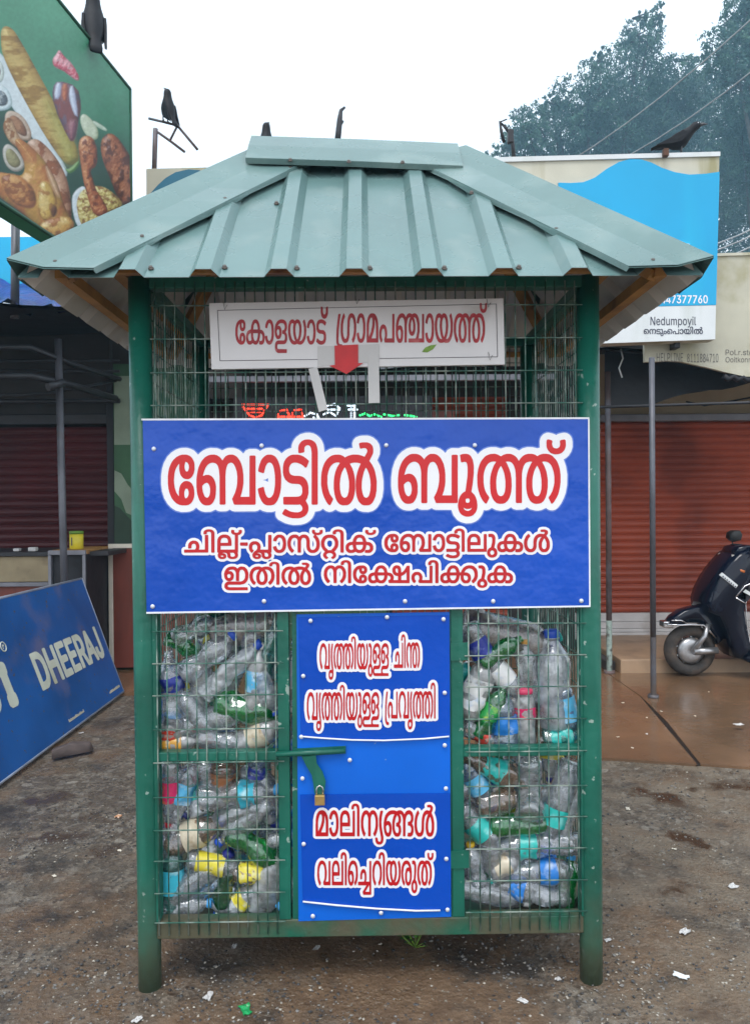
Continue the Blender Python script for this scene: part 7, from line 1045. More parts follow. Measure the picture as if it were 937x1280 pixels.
PM = {'clear': plastic('plastic_clear', (.95,.965,.98), .27), 'milky': plastic('plastic_milky', (.88,.9,.9), .5), 'grey': plastic('plastic_grey', (.86,.88,.88), .36, (.74,.76,.77)),
      'green': plastic('plastic_green', (.12,.72,.24), .38, (.02,.42,.10)), 'dkgreen': plastic('plastic_dark_green', (.08,.42,.17), .34, (.01,.18,.06)), 'blue': plastic('plastic_blue', (.6,.8,.97), .32, (.55,.72,.9)),
      'brown': plastic('plastic_brown', (.8,.68,.56), .36, (.5,.36,.26)), 'teal': plastic('plastic_teal', (.5,.85,.8), .2, (.2,.6,.55)), 'bag': plastic('plastic_bag', (.8,.76,.72), .42, (.55,.46,.42), .25), 'white': plastic('plastic_white', (.6,.62,.63), .6, (.8,.8,.8), .3)}
def labmat(n, c, c2): return mat('label_'+n, c, .3, 0, .08, 30, stain=c2, sscale=26, samt=.54)
LM = {'navy': labmat('navy', (.02,.035,.28), (.3,.36,.6)), 'blue': labmat('blue', (.02,.20,.62), (.5,.62,.8)), 'sky': labmat('sky', (.12,.50,.80), (.7,.8,.88)), 'white': labmat('white', (.74,.74,.74), (.5,.6,.75)),
      'red': labmat('red', (.55,.05,.03), (.75,.6,.5)), 'pink': labmat('pink', (.70,.03,.14), (.75,.25,.1)), 'yellow': labmat('yellow', (.72,.62,.05), (.72,.72,.55)), 'orange': labmat('orange', (.68,.33,.04), (.75,.7,.55)),
      'teal': labmat('teal', (.03,.50,.45), (.3,.7,.68)), 'cyan': labmat('cyan', (.05,.50,.66), (.55,.78,.82)), 'brown': labmat('brown', (.30,.12,.05), (.5,.35,.22)), 'green': labmat('green', (.02,.30,.06), (.5,.6,.1)), 'cream': labmat('cream', (.62,.55,.42), (.4,.28,.15))}
CM = {'blue': mat('cap_blue', (.02,.09,.55), .35), 'navy': mat('cap_navy', (.012,.02,.2), .35), 'sky': mat('cap_sky', (.05,.35,.75), .35), 'white': mat('cap_white', (.72,.72,.7), .4), 'red': mat('cap_red', (.65,.03,.05), .35), 'yellow': mat('cap_yellow', (.7,.45,.02), .35),
      'teal': mat('cap_teal', (.02,.45,.40), .35), 'green': mat('cap_green', (.01,.25,.08), .35), 'orange': mat('cap_orange', (.6,.32,.08), .35), 'pink': mat('cap_pink', (.7,.06,.15), .35), 'cream': mat('cap_cream', (.6,.52,.4), .5), 'black': mat('cap_black', (.02,.02,.02), .4)}
VAR = []
rndv = random.Random(3)
for i in range(12): VAR.append(make_bottle_meshes(('ribbed', 'smooth', 'waist', 'smooth', 'ribbed', 'jar')[i % 6], i*1.7+.3, (.10, .22, .38, .5, .3, .16)[(i*5+i//6) % 6]))
KIND = {'ribbed': (0, 4, 6, 10), 'smooth': (1, 3, 7, 9), 'waist': (2, 8), 'jar': (5, 11)}
nbot = [0]
def bottle(loc, axis, length, rad, kind, pm, label, lab=None, labpos='mid', cap=None, group=None, spin=0, flat=1):
    nbot[0] += 1
    body, capm, labs = VAR[KIND[kind][nbot[0] % len(KIND[kind])]]
    t = empty('plastic_bottle'); ax = Vector(axis).normalized()
    q = ax.to_track_quat('Z', 'Y').to_matrix() @ Matrix.Rotation(spin, 3, 'Z')
    S = Matrix.Diagonal((rad/BRAD, rad/BRAD*flat, length/BLEN))
    t.matrix_basis = Matrix.Translation(Vector(loc) - q @ Vector((0, 0, length*.5))) @ (q @ S).to_4x4()
    def piece(n, me, m):
        o = bpy.data.objects.new(n, me); col.objects.link(o); o.parent = t
        if not me.materials: me.materials.append(None)
        o.material_slots[0].link = 'OBJECT'; o.material_slots[0].material = m
    piece('bottle_body', body, PM[pm])
    if lab: piece('bottle_label', labs[labpos], LM[lab])
    if cap: piece('bottle_cap', capm, CM[cap])
    tag(t, label, 'plastic bottle', group); return t
BB = []   # (centre, axis, half length, radius) of what is in the cage already
def fb(px, py, ang, lpx, dpx, kind, pm, label, lab=None, labpos='mid', cap=None, dy=0, tilt=0, flat=1):
    "front-row bottle: seen at px,py behind the wire, its neck pointing along ang degrees in the upright plane"
    if cap is None and nbot[0] % 2: cap = ('blue', 'white', 'sky', 'navy', 'white', 'teal')[nbot[0]//2 % 6]
    rad = dpx/2/450; y = .022+rad+dy
    P = BL(px, py, y); k = (y+2.0954)/2.0954
    a = R(ang); ax = Vector((math.cos(a)*math.cos(R(tilt)), math.sin(R(tilt)), math.sin(a)*math.cos(R(tilt))))
    ln = lpx/450*k; rad *= k
    P.x = min(max(P.x, -HW+.03+rad*.6), HW-.03-rad*.6)
    e = abs(ax.z)*ln/2 + rad*math.sqrt(max(0, 1-ax.z**2))*.9; P.z = max(P.z, .158+e)
    BB.append((P, ax, ln/2, rad))
    W = BW @ P; axw = BW.to_3x3() @ ax
    bottle(W, axw, ln, rad, kind, pm, label, lab, labpos, cap, 'bottles behind the front wire', nbot[0]*1.9, flat)
TL = 'upper left cage'; TR = 'upper right cage'; LL = 'lower left cage'; LR = 'lower right cage'
for a in (
 (215,862,95,100,33,'smooth','clear','clear bottle with navy label standing by the left post in the '+TL,'navy','high'),
 (262,818,40,84,31,'waist','clear','clear wide bottle slanting upward near the top of the '+TL),
 (290,836,42,98,25,'ribbed','milky','ribbed clear bottle with blue cap lying diagonally in the middle of the '+TL,None,'mid','blue'),
 (322,846,84,86,29,'smooth','white','white and sky blue bottle upright at the right of the '+TL,'sky','mid',None,.005),
 (312,888,-12,88,34,'smooth','green','bright green bottle lying flat in the '+TL,None,'mid','red',.0),
 (209,914,80,44,26,'jar','white','short bottle with red label at the bottom left of the '+TL,'red','mid'),
 (222,929,4,58,22,'smooth','white','white bottle with orange label lying on the mid rail of the '+TL,'orange','wide'),
 (325,918,28,74,30,'smooth','white','white and cream bottle with blue cap in the bottom right of the '+TL,'cream','mid','blue'),
 (250,851,80,72,29,'waist','grey','greyish bottle standing behind the wire in the middle of the '+TL,None,'mid',None,.03),
 (315,812,98,80,27,'ribbed','clear','ribbed clear bottle standing near the top right of the '+TL,None,'mid',None,.02),
 (338,812,80,78,24,'smooth','teal','pale greenish bottle against the right upright of the '+TL,None,'mid',None,.02),
 (262,900,14,94,34,'jar','clear','wide clear jar lying low in the '+TL,None,'mid',None,.006),
 (283,926,-8,70,24,'waist','clear','crumpled clear bottle lying on the mid rail of the '+TL),
 (240,886,128,70,25,'smooth','clear','clear bottle with blue cap pointing down to the right in the '+TL,None,'mid',None,.0),
 (248,786,22,66,26,'waist','clear','crumpled clear bottle on top of the pile in the '+TL,None,'mid',None,.03),
 (275,776,10,58,28,'smooth','dkgreen','dark green bottle at the top of the pile in the '+TL,None,'mid',None,.05),
 (229,806,-30,46,22,'smooth','green','small green bottle near the top left of the '+TL,None,'mid',None,.03),
 (333,866,-70,60,26,'smooth','milky','milky bottle with blue cap at the right of the '+TL,None,'mid','blue',.0),
 (309,783,8,88,44,'jar','bag','brownish milky container on top of the pile in the '+TL,None,'mid',None,.03),
 # lower left
 (206,992,-92,84,24,'smooth','clear','clear bottle with pink label and red cap pointing down in the '+LL,'pink','mid','red'),
 (230,985,70,86,26,'ribbed','clear','ribbed clear bottle leaning near the top of the '+LL,'sky','mid',None,.01),
 (279,968,86,52,36,'jar','brown','brown jar at the top middle of the '+LL,'brown','mid',None,.02),
 (300,991,5,104,31,'ribbed','clear','clear bottle with bright cyan label lying across the top of the '+LL,'cyan','high','sky'),
 (296,1018,-158,92,32,'waist','grey','grey crumpled bottle lying across the middle of the '+LL,None,'mid',None,.01),
 (306,1030,214,86,27,'smooth','clear','clear bottle with blue cap facing the wire in the '+LL,None,'mid','blue'),
 (246,1041,22,78,34,'waist','brown','pale brown crumpled bottle in the middle of the '+LL,'cream','mid'),
 (322,1062,-34,86,31,'waist','green','bright green bottle slanting down to the right in the '+LL),
 (272,1081,-10,76,25,'smooth','clear','clear bottle with yellow label lying left of the yellow one in the '+LL,'yellow','wide'),
 (309,1091,184,66,29,'smooth','brown','bottle with large yellow label and yellow cap in the '+LL,'yellow','wide','yellow'),
 (212,1094,88,100,29,'smooth','teal','pale bottle with aqua label standing by the left post in the '+LL,'cyan','mid'),
 (205,1048,84,70,26,'smooth','clear','clear bottle above the aqua labelled one in the '+LL,None,'mid',None,.01),
 (246,1120,38,112,33,'ribbed','clear','silvery ribbed bottle slanting across the bottom of the '+LL,None,'mid',None,.0),
 (279,1120,-104,62,24,'smooth','dkgreen','green bottle with blue cap pointing down at the bottom of the '+LL,None,'mid','blue'),
 (305,1128,42,48,24,'waist','milky','crushed bottle with yellow label at the bottom of the '+LL,'yellow','mid'),
 (335,1121,68,76,40,'jar','milky','bulging clear jar at the bottom right of the '+LL),
 (206,1132,10,58,30,'waist','clear','clear bottle in the bottom left corner of the '+LL,None,'mid',None,.02),
 (232,1137,6,66,26,'ribbed','clear','ribbed clear bottle lying on the floor at the left of the '+LL,None,'mid','sky',.0),
 (290,1140,176,72,26,'smooth','milky','milky bottle with white cap on the floor of the '+LL,None,'mid','white',.01),
 (268,1104,30,60,24,'waist','blue','small bluish bottle wedged below the yellow labels in the '+LL,None,'mid',None,.015),
 (334,990,100,74,25,'smooth','clear','clear bottle with navy cap by the right upright of the '+LL,None,'mid','navy',.02),
 (258,1066,60,66,26,'smooth','milky','milky bottle standing behind the yellow labels in the '+LL,None,'mid',None,.03),
 (258,962,100,48,28,'smooth','clear','clear bottle under the mid rail in the '+LL,None,'mid',None,.03),
 (322,962,84,44,24,'smooth','blue','bluish bottle with navy label under the mid rail in the '+LL,'navy','mid',None,.02),
 # upper right
 (634,795,-14,120,48,'jar','bag','large greyish can lying on top of the pile in the '+TR,None,'mid',None,.03),
 (626,813,30,62,25,'waist','green','small green bottle near the top of the '+TR,None,'mid',None,.0),
 (600,812,-62,74,29,'smooth','clear','clear bottle with navy label at the top left of the '+TR,'navy','mid'),
 (597,857,68,84,34,'smooth','white','white bottle with blank label at the left of the '+TR,'white','wide'),
 (629,846,-48,84,28,'ribbed','clear','ribbed clear bottle with navy cap slanting in the middle of the '+TR,'white','mid',None,.01),
 (659,838,96,80,26,'smooth','grey','greyish bottle with orange cap in the middle of the '+TR,None,'mid','orange',.01),
 (691,848,92,124,44,'smooth','milky','tall wide clear bottle standing upright in the '+TR,None,'mid',None,.0),
 (614,888,62,74,26,'smooth','green','green bottle with yellow spot leaning in the lower left of the '+TR,'green','mid'),
 (656,896,92,72,26,'jar','white','white bottle with pink label and red cap standing in the '+TR,'pink','high','pink'),
 (630,900,96,78,31,'ribbed','blue','blue striped bottle standing at the bottom of the '+TR,'blue','mid'),
 (719,892,-76,66,26,'smooth','blue','light blue bottle against the right post in the '+TR,'sky','wide'),
 (706,920,6,58,28,'jar','teal','teal tub lying on the mid rail of the '+TR,'teal','wide'),
 (680,908,80,62,26,'waist','brown','brownish bottle behind the teal tub in the '+TR,None,'mid',None,.03),
 (604,921,-30,56,22,'smooth','clear','clear bottle with red and blue label at the bottom left of the '+TR,'red','mid'),
 (590,788,70,60,30,'waist','bag','crumpled milky bottle at the top left corner of the '+TR,None,'mid',None,.04),
 (640,868,110,70,27,'smooth','clear','clear bottle wedged behind the blue striped one in the '+TR,None,'mid',None,.03),
 (671,806,20,64,28,'smooth','milky','milky bottle beside the large can in the '+TR,None,'mid',None,.04),
 # lower right
 (619,963,-28,92,30,'smooth','brown','brownish bottle with teal label slanting at the top of the '+LR,'teal','mid'),
 (597,981,-58,74,29,'smooth','blue','bluish bottle at the top left of the '+LR,'sky','mid',None,.01),
 (620,1002,10,50,34,'jar','brown','brown round jar in the upper left of the '+LR),
 (661,998,70,56,36,'jar','grey','clear bottle seen from its base in the '+LR,None,'mid',None,0,55),
 (662,962,84,60,34,'smooth','clear','clear bottle under the mid rail in the '+LR,None,'mid',None,.02),
 (697,1008,-106,122,32,'smooth','clear','tall clear bottle with blue cap pointing down in the '+LR,'teal','high','blue'),
 (722,1000,80,96,26,'ribbed','milky','milky bottle standing against the right post in the '+LR,None,'mid',None,.01),
 (656,1030,4,90,28,'smooth','green','green bottle lying flat in the middle of the '+LR),
 (668,1056,182,122,31,'ribbed','clear','ribbed bottle with wide teal label lying in the middle of the '+LR,'teal','high'),
 (600,1036,-46,80,33,'smooth','clear','clear bottle with teal label slanting down at the left of the '+LR,'teal','mid'),
 (614,1070,-84,66,26,'smooth','clear','clear bottle with teal cap pointing down in the '+LR,None,'mid','teal'),
 (592,1080,100,56,26,'waist','clear','clear bottle with yellow cap at the left upright of the '+LR,None,'mid','yellow'),
 (632,1080,24,44,25,'waist','white','crumpled cream bottle in the middle of the '+LR,'cream','wide'),
 (672,1089,2,118,33,'ribbed','clear','silvery bottle with blue band and white cap lying in the '+LR,'blue','high','white'),
 (652,1112,168,106,30,'ribbed','clear','silvery bottle with blue label low in the '+LR,'blue','high'),
 (612,1126,-14,104,29,'smooth','clear','silvery bottle lying on the floor of the '+LR),
 (704,1112,-90,60,20,'smooth','clear','slim clear bottle with white cap pointing down in the '+LR,None,'mid','white'),
 (720,1108,82,70,26,'smooth','green','green bottle in the bottom right corner of the '+LR,None,'mid',None,.01),
 (672,1132,4,90,28,'waist','milky','milky bottle lying on the floor behind the slim one in the '+LR,None,'mid',None,.03),
): fb(*a)
# the rest of the heap, behind the front row
rb = random.Random(11); made = 0; tries = 0
def segdist(p1, d1, h1, p2, d2, h2):
    best = 9
    for i in (-1, -.5, 0, .5, 1):
        for j in (-1, -.5, 0, .5, 1):
            best = min(best, (p1+d1*(h1*.75*i)-p2-d2*(h2*.75*j)).length)
    return best
while made < 235 and tries < 16000:
    tries += 1
    row = .10+.055*(made // 62)
    y = rb.uniform(.06, .15) if made < 170 else rb.uniform(.16, .3); x = rb.uniform(-HW+.07, HW-.07)
    if made < 170 and abs(x+.02) < .17: continue
    top = 1.02 if x < 0 else .93
    top -= .05*abs(math.sin(x*9)); rad = rb.choice((.023, .026, .030, .034)); ln = rb.uniform(.13, .21)
    a = rb.uniform(0, 6.28); tl = rb.uniform(-.6, .6)
    ax = Vector((math.cos(a)*math.cos(tl), math.sin(tl), math.sin(a)*math.cos(tl)))
    e = abs(ax.z)*ln/2+rad; ex = abs(ax.x)*ln/2+rad
    z = rb.uniform(.158+e, max(.158+e+.01, top-e))
    if abs(x)+ex > HW-.03: continue
    P = Vector((x, y, z))
    if any((P-q[0]).length < .22 and segdist(P, ax, ln/2, q[0], q[1], q[2]) < (rad+q[3])*(.80 if made < 170 else .7) for q in BB): continue
    BB.append((P, ax, ln/2, rad)); made += 1
    pm = rb.choices(('clear', 'milky', 'grey', 'green', 'blue', 'brown', 'white', 'teal'), (9, 6, 2, 1.2, 1.8, .7, 3, 1))[0]
    lab = rb.choice((None, None, 'sky', 'white', 'navy', 'red', 'teal', 'blue', 'cream', 'yellow')) ; cap = rb.choice((None, 'blue', 'white', 'navy', 'sky', 'red', 'green'))
    bottle(BW @ P, BW.to_3x3() @ ax, ln, rad, rb.choice(('ribbed', 'smooth', 'waist', 'smooth', 'jar')), pm, 'used plastic bottle buried in the heap behind the front row of the wire cage', lab, rb.choice(('mid', 'high', 'wide')), cap, 'bottles buried in the heap', rb.uniform(0, 6))
print('bottles', nbot[0], 'buried', made, tries)

# ------------------------------------------------------------------ shops on the right
def shutter(name, x0, x1, z0, z1, y, m, parent, pitch=.066):
    "roller shutter: curved horizontal laths"
    mb = MB(); z = z0; V = []; F = []; prof = []
    while z < z1:
        for t, d in ((0, 0), (.12, .003), (.2, .014), (.5, .021), (.8, .014), (.92, .003)): prof.append((z+t*pitch, d))
        z += pitch
    V = [(x, y-d, zz) for zz, d in prof for x in (x0, x1)]
    F = [(2*i, 2*i+1, 2*i+3, 2*i+2) for i in range(len(prof)-1)]
    return mb.add(V, F).build_raw(name, m, parent)
YS = 7.1
shop = empty('shop_building', (2.6, YS, 0)); tag(shop, 'shop with red roller shutter above white plinth bands, to the right behind the booth', 'shop')
def sp(b, n, m): 
    o = b.build(n, m, shop); o.location = (-2.6, -YS, 0); return o
xl = AT(752, 700, YS).x
zs0 = AT(850, 765, YS).z; zs1 = AT(850, 527, YS).z
o = shutter('roller_shutter', xl-.25, 5.6, zs0, zs1+.05, YS, M['shutter'], shop); o.location = (-2.6, -YS, 0)
b = MB()
zz = [AT(850, q, YS).z for q in (797.5, 788, 784, 776, 772, 765)]
b.bbox((xl-.3, YS-.10, .03), (6.2, YS+.1, zz[1]), .006).bbox((xl-.3, YS-.075, zz[1]+.002), (6.2, YS+.1, zz[2]), .004).bbox((xl-.3, YS-.06, zz[2]+.002), (6.2, YS+.1, zz[3]), .006).bbox((xl-.3, YS-.04, zz[3]+.002), (6.2, YS+.1, zs0-.002), .006)
sp(b, 'plinth', M['white_wall'])
b = MB().box((xl-.3, YS+.03, zs0), (6.2, YS+.25, 3.0))
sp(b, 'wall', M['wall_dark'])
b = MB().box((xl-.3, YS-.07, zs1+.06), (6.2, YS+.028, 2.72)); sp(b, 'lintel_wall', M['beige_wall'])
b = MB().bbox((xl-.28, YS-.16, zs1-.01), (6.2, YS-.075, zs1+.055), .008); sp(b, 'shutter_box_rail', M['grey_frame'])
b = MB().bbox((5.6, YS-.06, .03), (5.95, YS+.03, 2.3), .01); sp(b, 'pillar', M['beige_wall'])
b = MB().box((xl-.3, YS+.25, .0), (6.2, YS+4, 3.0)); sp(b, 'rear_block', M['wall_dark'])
b = MB().bbox((xl-.6, YS-.1, 2.73), (6.6, YS+4.2, 2.84), .01); sp(b, 'roof_slab', M['wall_dark'])
# tiled step
p1, p2 = GR(772, 843), GR(1000, 838)
b = MB().bbox((p1.x+.02, p1.y, .0), (6.2, YS-.1, .115), .008)
o = b.build('doorstep', M['tile']); tag(o, 'low tiled doorstep running under the red shutter behind the scooter', 'step')
b = MB().bbox((xl-.3, p1.y+.1, 0), (p1.x+.01, YS-.1, .08), .01); o = b.build('doorstep', M['wall_dark']); tag(o, 'dirty dark step end left of the tiled doorstep', 'step')

# canopy sheets above
def sheet(name, P, m, t=.02, nx=14, ny=6, sag=.05, seed=0, lab=None, cat='awning'):
    "tarpaulin through four corners (front-left, front-right, back-right, back-left)"
    a, b_, c, d = map(Vector, P); V = []
    for j in range(ny+1):
        for i in range(nx+1):
            u, v = i/nx, j/ny
            p = (a*(1-u)+b_*u)*(1-v)+(d*(1-u)+c*u)*v
            p.z += sag*mnoise.noise(Vector((u*5+seed, v*3, seed)))-sag*math.sin(math.pi*u*3)**2*.6*(1-v)
            V.append(p)
    n = len(V); V += [p+Vector((0, 0, t)) for p in V]
    F = []
    for j in range(ny):
        for i in range(nx):
            q = (j*(nx+1)+i, j*(nx+1)+i+1, (j+1)*(nx+1)+i+1, (j+1)*(nx+1)+i); F += [q[::-1], tuple(k+n for k in q)]
    o = MB().add(V, F, 0, True).build_raw(name, m); tag(o, lab, cat); return o
sheet('awning', ((1.42, 5.6, 2.44), (6, 5.7, 2.48), (6, 7.0, 2.72), (1.42, 7.0, 2.72)), M['dark'], lab='dark sagging tarpaulin awning hanging over the red shutter below the old signs', sag=.07)
sheet('awning', (AT(755, 512, 5.95), AT(960, 471, 5.95), AT(960, 425, 5.98), AT(755, 432, 5.98)), M['dark'], lab='black tarpaulin flap hanging under the awning right of the booth post', sag=.05, seed=4)
# poles
def pole(px, pyb, pyt, r, mats, lab, lean=0):
    g = GR(px, pyb, .03); t = AT(px, pyt, g.y); z = t.z
    b = MB().tube([(g.x, g.y, 0), (g.x, g.y, .42)], r, 14, 0, cap=False).tube([(g.x, g.y, .42), (g.x+lean, g.y, z)], r, 14, 1)
    b.tube([(g.x, g.y, .0), (g.x, g.y, .03)], r*1.9, 12, 1)
    o = b.build('awning_pole', mats); tag(o, lab, 'pole'); return o
pole(816, 868, 447, .019, [M['pipe'], M['pipe']], 'thick grey steel pole standing on the wet pavement in front of the red shutter')
pole(761, 838, 465, .022, [M['pipe_flake'], M['pipe_rust']], 'rusty pole with flaking pale green foot close to the right booth post')
p = GR(816, 868)
tag(MB().tube([(1.5, 5.5, 2.02), (3.2, 5.42, 2.05), (6, 5.5, 2.06)], .011, 10).build('awning_rail', M['dark_metal']), 'thin dark horizontal pipe tied across the poles under the right awning', 'rail')
mb = MB()
A = [AT(857, 502, 6.6), AT(880, 507, 6.5), AT(905, 503, 6.4), AT(937, 497, 6.3), AT(980, 488, 6.2)]
tag(MB().tube(A, .008, 6).build('hanging_wire', M['cable']), 'thin wire sagging across the beige wall above the red shutter', 'wire')
A = [AT(775, 435, 5.7), AT(778, 448, 5.7), AT(773, 460, 5.7), AT(777, 472, 5.7)]
tag(MB().tube(A, .006, 6).build('loose_cord', M['sign_white']), 'loose pale cord dangling against the dark tarpaulin beside the booth roof', 'cord')

# big sign boards above the right shop
YA = .02
UD, VD, ND = Vector((math.cos(YA), math.sin(YA), 0)), Vector((0, 0, 1)), Vector((math.sin(YA), -math.cos(YA), 0))
def onplane(px, py, P0, N):
    d = ray(px, py); return EYE + d*((P0-EYE).dot(N)/d.dot(N))
def signbox(name, pts, P0, N, t, m, parent, depth=0.0):
    P = [onplane(px, py, P0, N)+N*depth for px, py in pts]
    return MB().prism(P, -N*t).build(name, m, parent)
PB0 = Vector((.7, 5.3, 0))
def signroot(name, px, py, P0, N, lab, cat):
    e = empty(name); tag(e, lab, cat); return e
sb = signroot('shop_sign', 0, 0, PB0, ND, 'large blue and white shop sign with weathered cream top edge, right of the booth roof', 'sign')
signbox('panel', [(560, 199.5), (898.5, 191), (892.5, 424.5), (560, 437)], PB0, ND, .10, M['sign_old'], sb)
wave = [(697, 229), (712, 229.5), (728, 228.5), (742, 223), (757, 212), (772, 203.5), (786, 199.5), (800, 200), (813, 204), (826, 210.5), (842, 216), (860, 219), (880, 218), (897.8, 215.5)]
signbox('blue_field', wave+[(893.5, 381.5), (697, 386.5)], PB0, ND, .012, M['sign_blue'], sb, .0105)
signbox('white_band', [(562, 386.5+2.5), (893.4, 382), (892.5, 424.5), (562, 436.5)], PB0, ND, .010, M['sign_white'], sb, .009)
signbox('top_trim', [(560, 199), (898.5, 190.5), (898.5, 196), (560, 205)], PB0, ND, .02, M['sign_white'], sb, .013)
signbox('torn_paper', [(804, 293), (812, 291), (830, 301), (846, 301), (862, 305), (857, 312), (840, 311), (822, 304)], PB0, ND, .006, M['sheet_cyan'], sb, .016)
signbox('torn_paper', [(806, 288), (813, 294), (845, 303), (860, 306), (858, 311), (835, 307), (812, 300)], PB0, ND, .004, M['sign_white'], sb, .0185)
MB().lathe([(0, .028), (.004, .028)], 20, M=Matrix.Translation(onplane(699, 246, PB0, ND)+ND*.012) @ ND.to_track_quat('Z', 'Y').to_matrix().to_4x4()).build('red_disc', M['arrow'], sb)
bl = MB().bbox((-.018, -.02, -.022), (.018, .02, .03), .004); o = bl.build('bracket', M['rust'], sb); o.location = onplane(829, 194.5, PB0, ND)+ND*.03
PL = lambda P0, N, off: (lambda x, z: P0 + UD*x + VD*z + N*off)
T = unpack('place'); ink('place_lettering', T[0], PL(PB0, ND, .0112), M['ink_dark'], sb)
T = unpack('phone'); ink('phone_lettering', T[0], PL(PB0, ND, .0122), M['white_ink'], sb)

HB0 = Vector((2.0, 5.5, 0))
hs = signroot('shop_sign', 0, 0, HB0, ND, 'mouldy cream sign with HELPLINE lettering along its ragged bottom edge, at the right edge', 'sign')
low = [(805, 452.5), (820, 452), (835, 451), (850, 452), (868, 456), (886, 460), (905, 465), (930, 470.5), (960, 472), (1000, 478), (1160, 480)]
signbox('panel', [(803, 325), (900, 319), (1160, 312)] + low[::-1], HB0, ND, .03, M['sign_old2'], hs)
signbox('top_trim', [(803, 323), (900, 317), (1160, 310), (1160, 313.5), (900, 320.5), (803, 326.5)], HB0, ND, .03, M['sign_old'], hs, .012)
T = unpack('help'); ink('helpline_lettering', T[0], PL(HB0, ND, .002), M['ink_grey'], hs)
T = unpack('small'); ink('small_lettering', T[0], PL(HB0, ND, .002), M['ink_grey'], hs)
mb = MB(); pts = [onplane(905+6*i, 470+(3 if i % 2 else -1)+i*.4, HB0, ND)-ND*.02 for i in range(30)]
mb.tube(pts, .022, 8); tag(mb.build('corrugated_edge', M['dark']), 'ragged black sheet edge showing under the HELPLINE sign', 'roof sheet')
g = onplane(838, 433, HB0, ND)
tag(MB().bbox((g.x-.02, g.y-.12, g.z-.035), (g.x+.02, g.y-.02, g.z+.035), .005).build('sign_clamp', M['dark_metal']), 'small black clamp below the place name on the blue and white sign', 'clamp')

# sign seen left of the booth roof
ls = signroot('shop_sign', 0, 0, PB0, ND, 'weathered cream sign with a teal arch, just left of the booth roof under the antenna', 'sign')
signbox('panel', [(183, 211), (330, 207.5), (330, 420), (183, 420)], PB0-ND*.0, ND, .08, M['sign_old2'], ls)
arch = [(184.5, 248), (190, 241), (198, 232), (208, 223), (220, 216), (236, 212.5), (250, 213.5), (258, 217), (270, 228), (276, 240), (276, 300), (184.5, 300)]
signbox('teal_arch', arch, PB0, ND, .012, M['teal'], ls, .0105)

# antenna frame on that sign
an = empty('antenna_frame'); tag(an, 'rusty bent antenna frame on a short mast above the teal arch sign', 'antenna')
Pm = PB0-ND*.04; q = lambda px, py: onplane(px, py, Pm, ND)
MB().tube([q(193, 212), q(194.5, 161)], .017, 8).build('mast', M['pipe_rust'], an)
MB().tube([q(186, 148), q(205, 152.5), q(222, 157)], .009, 6).tube([q(222, 157), q(247, 187)], .009, 6).tube([q(197, 165), q(214, 177), q(231, 190)], .009, 6).tube([q(222, 157), q(213, 175)], .008, 6).build('bent_bars', M['pipe_rust'], an)
bp = empty('bent_post'); tag(bp, 'bent rusty iron bar standing on top of the blue and white sign beside the tree', 'post')
MB().tube([q(642, 199), q(640, 178), q(637, 162)], .014, 8).tube([q(629.5, 178), q(626, 164), q(624.5, 152.5), q(631, 159), q(637, 167)], .011, 8).tube([q(624.5, 152.5), q(633, 149)], .005, 5).bbox(tuple(q(637.5, 172)-Vector((.02,.02,.04))), tuple(q(637.5, 172)+Vector((.02,.02,.05))), .004).build('bar', M['dark_metal'], bp)
b2 = empty('bent_post'); tag(b2, 'dark bent stub sticking up behind the ridge of the booth roof', 'post')
MB().tube([q(421, 182), q(423, 165), q(424.5, 150), q(426, 138), q(431, 134)], [.022, .022, .02, .013, .008], 8).tube([q(423, 160), q(428, 151)], .012, 6).build('stub', M['dark_metal'], b2)

# ------------------------------------------------------------------ shop front behind the booth
YM2 = 6.9
mid = empty('shop_building', (0, YM2, 0)); tag(mid, 'dark unlit shop front seen through the wire mesh behind the booth', 'shop')
def mp(b, n, m): o = b.build(n, m, mid); o.location = (0, -YM2, 0); return o
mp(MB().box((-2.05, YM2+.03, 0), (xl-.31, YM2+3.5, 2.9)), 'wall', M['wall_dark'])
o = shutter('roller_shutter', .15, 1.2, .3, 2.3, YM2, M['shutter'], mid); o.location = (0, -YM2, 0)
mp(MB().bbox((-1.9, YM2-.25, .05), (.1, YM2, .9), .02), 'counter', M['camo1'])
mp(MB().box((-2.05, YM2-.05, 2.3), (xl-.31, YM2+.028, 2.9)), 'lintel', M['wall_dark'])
sheet('awning', ((-1.25, 5.45, 2.30), (1.38, 5.45, 2.34), (1.38, 6.88, 2.72), (-1.25, 6.88, 2.70)), M['dark'], lab='dark tarpaulin awning over the shop front directly behind the booth', sag=.05, seed=9)
tag(MB().bbox((-1.2, 5.48, 2.22), (1.3, 5.52, 2.265), .006).build('awning_beam', M['grey_frame']), 'pale beam crossing behind the white name board', 'beam')
tag(MB().bbox((.15, 5.9, 1.86), (.62, 5.95, 2.06), .006).build('plank_box', M['brown_panel']), 'reddish slatted board behind the mesh at the right of the lit sign', 'board')
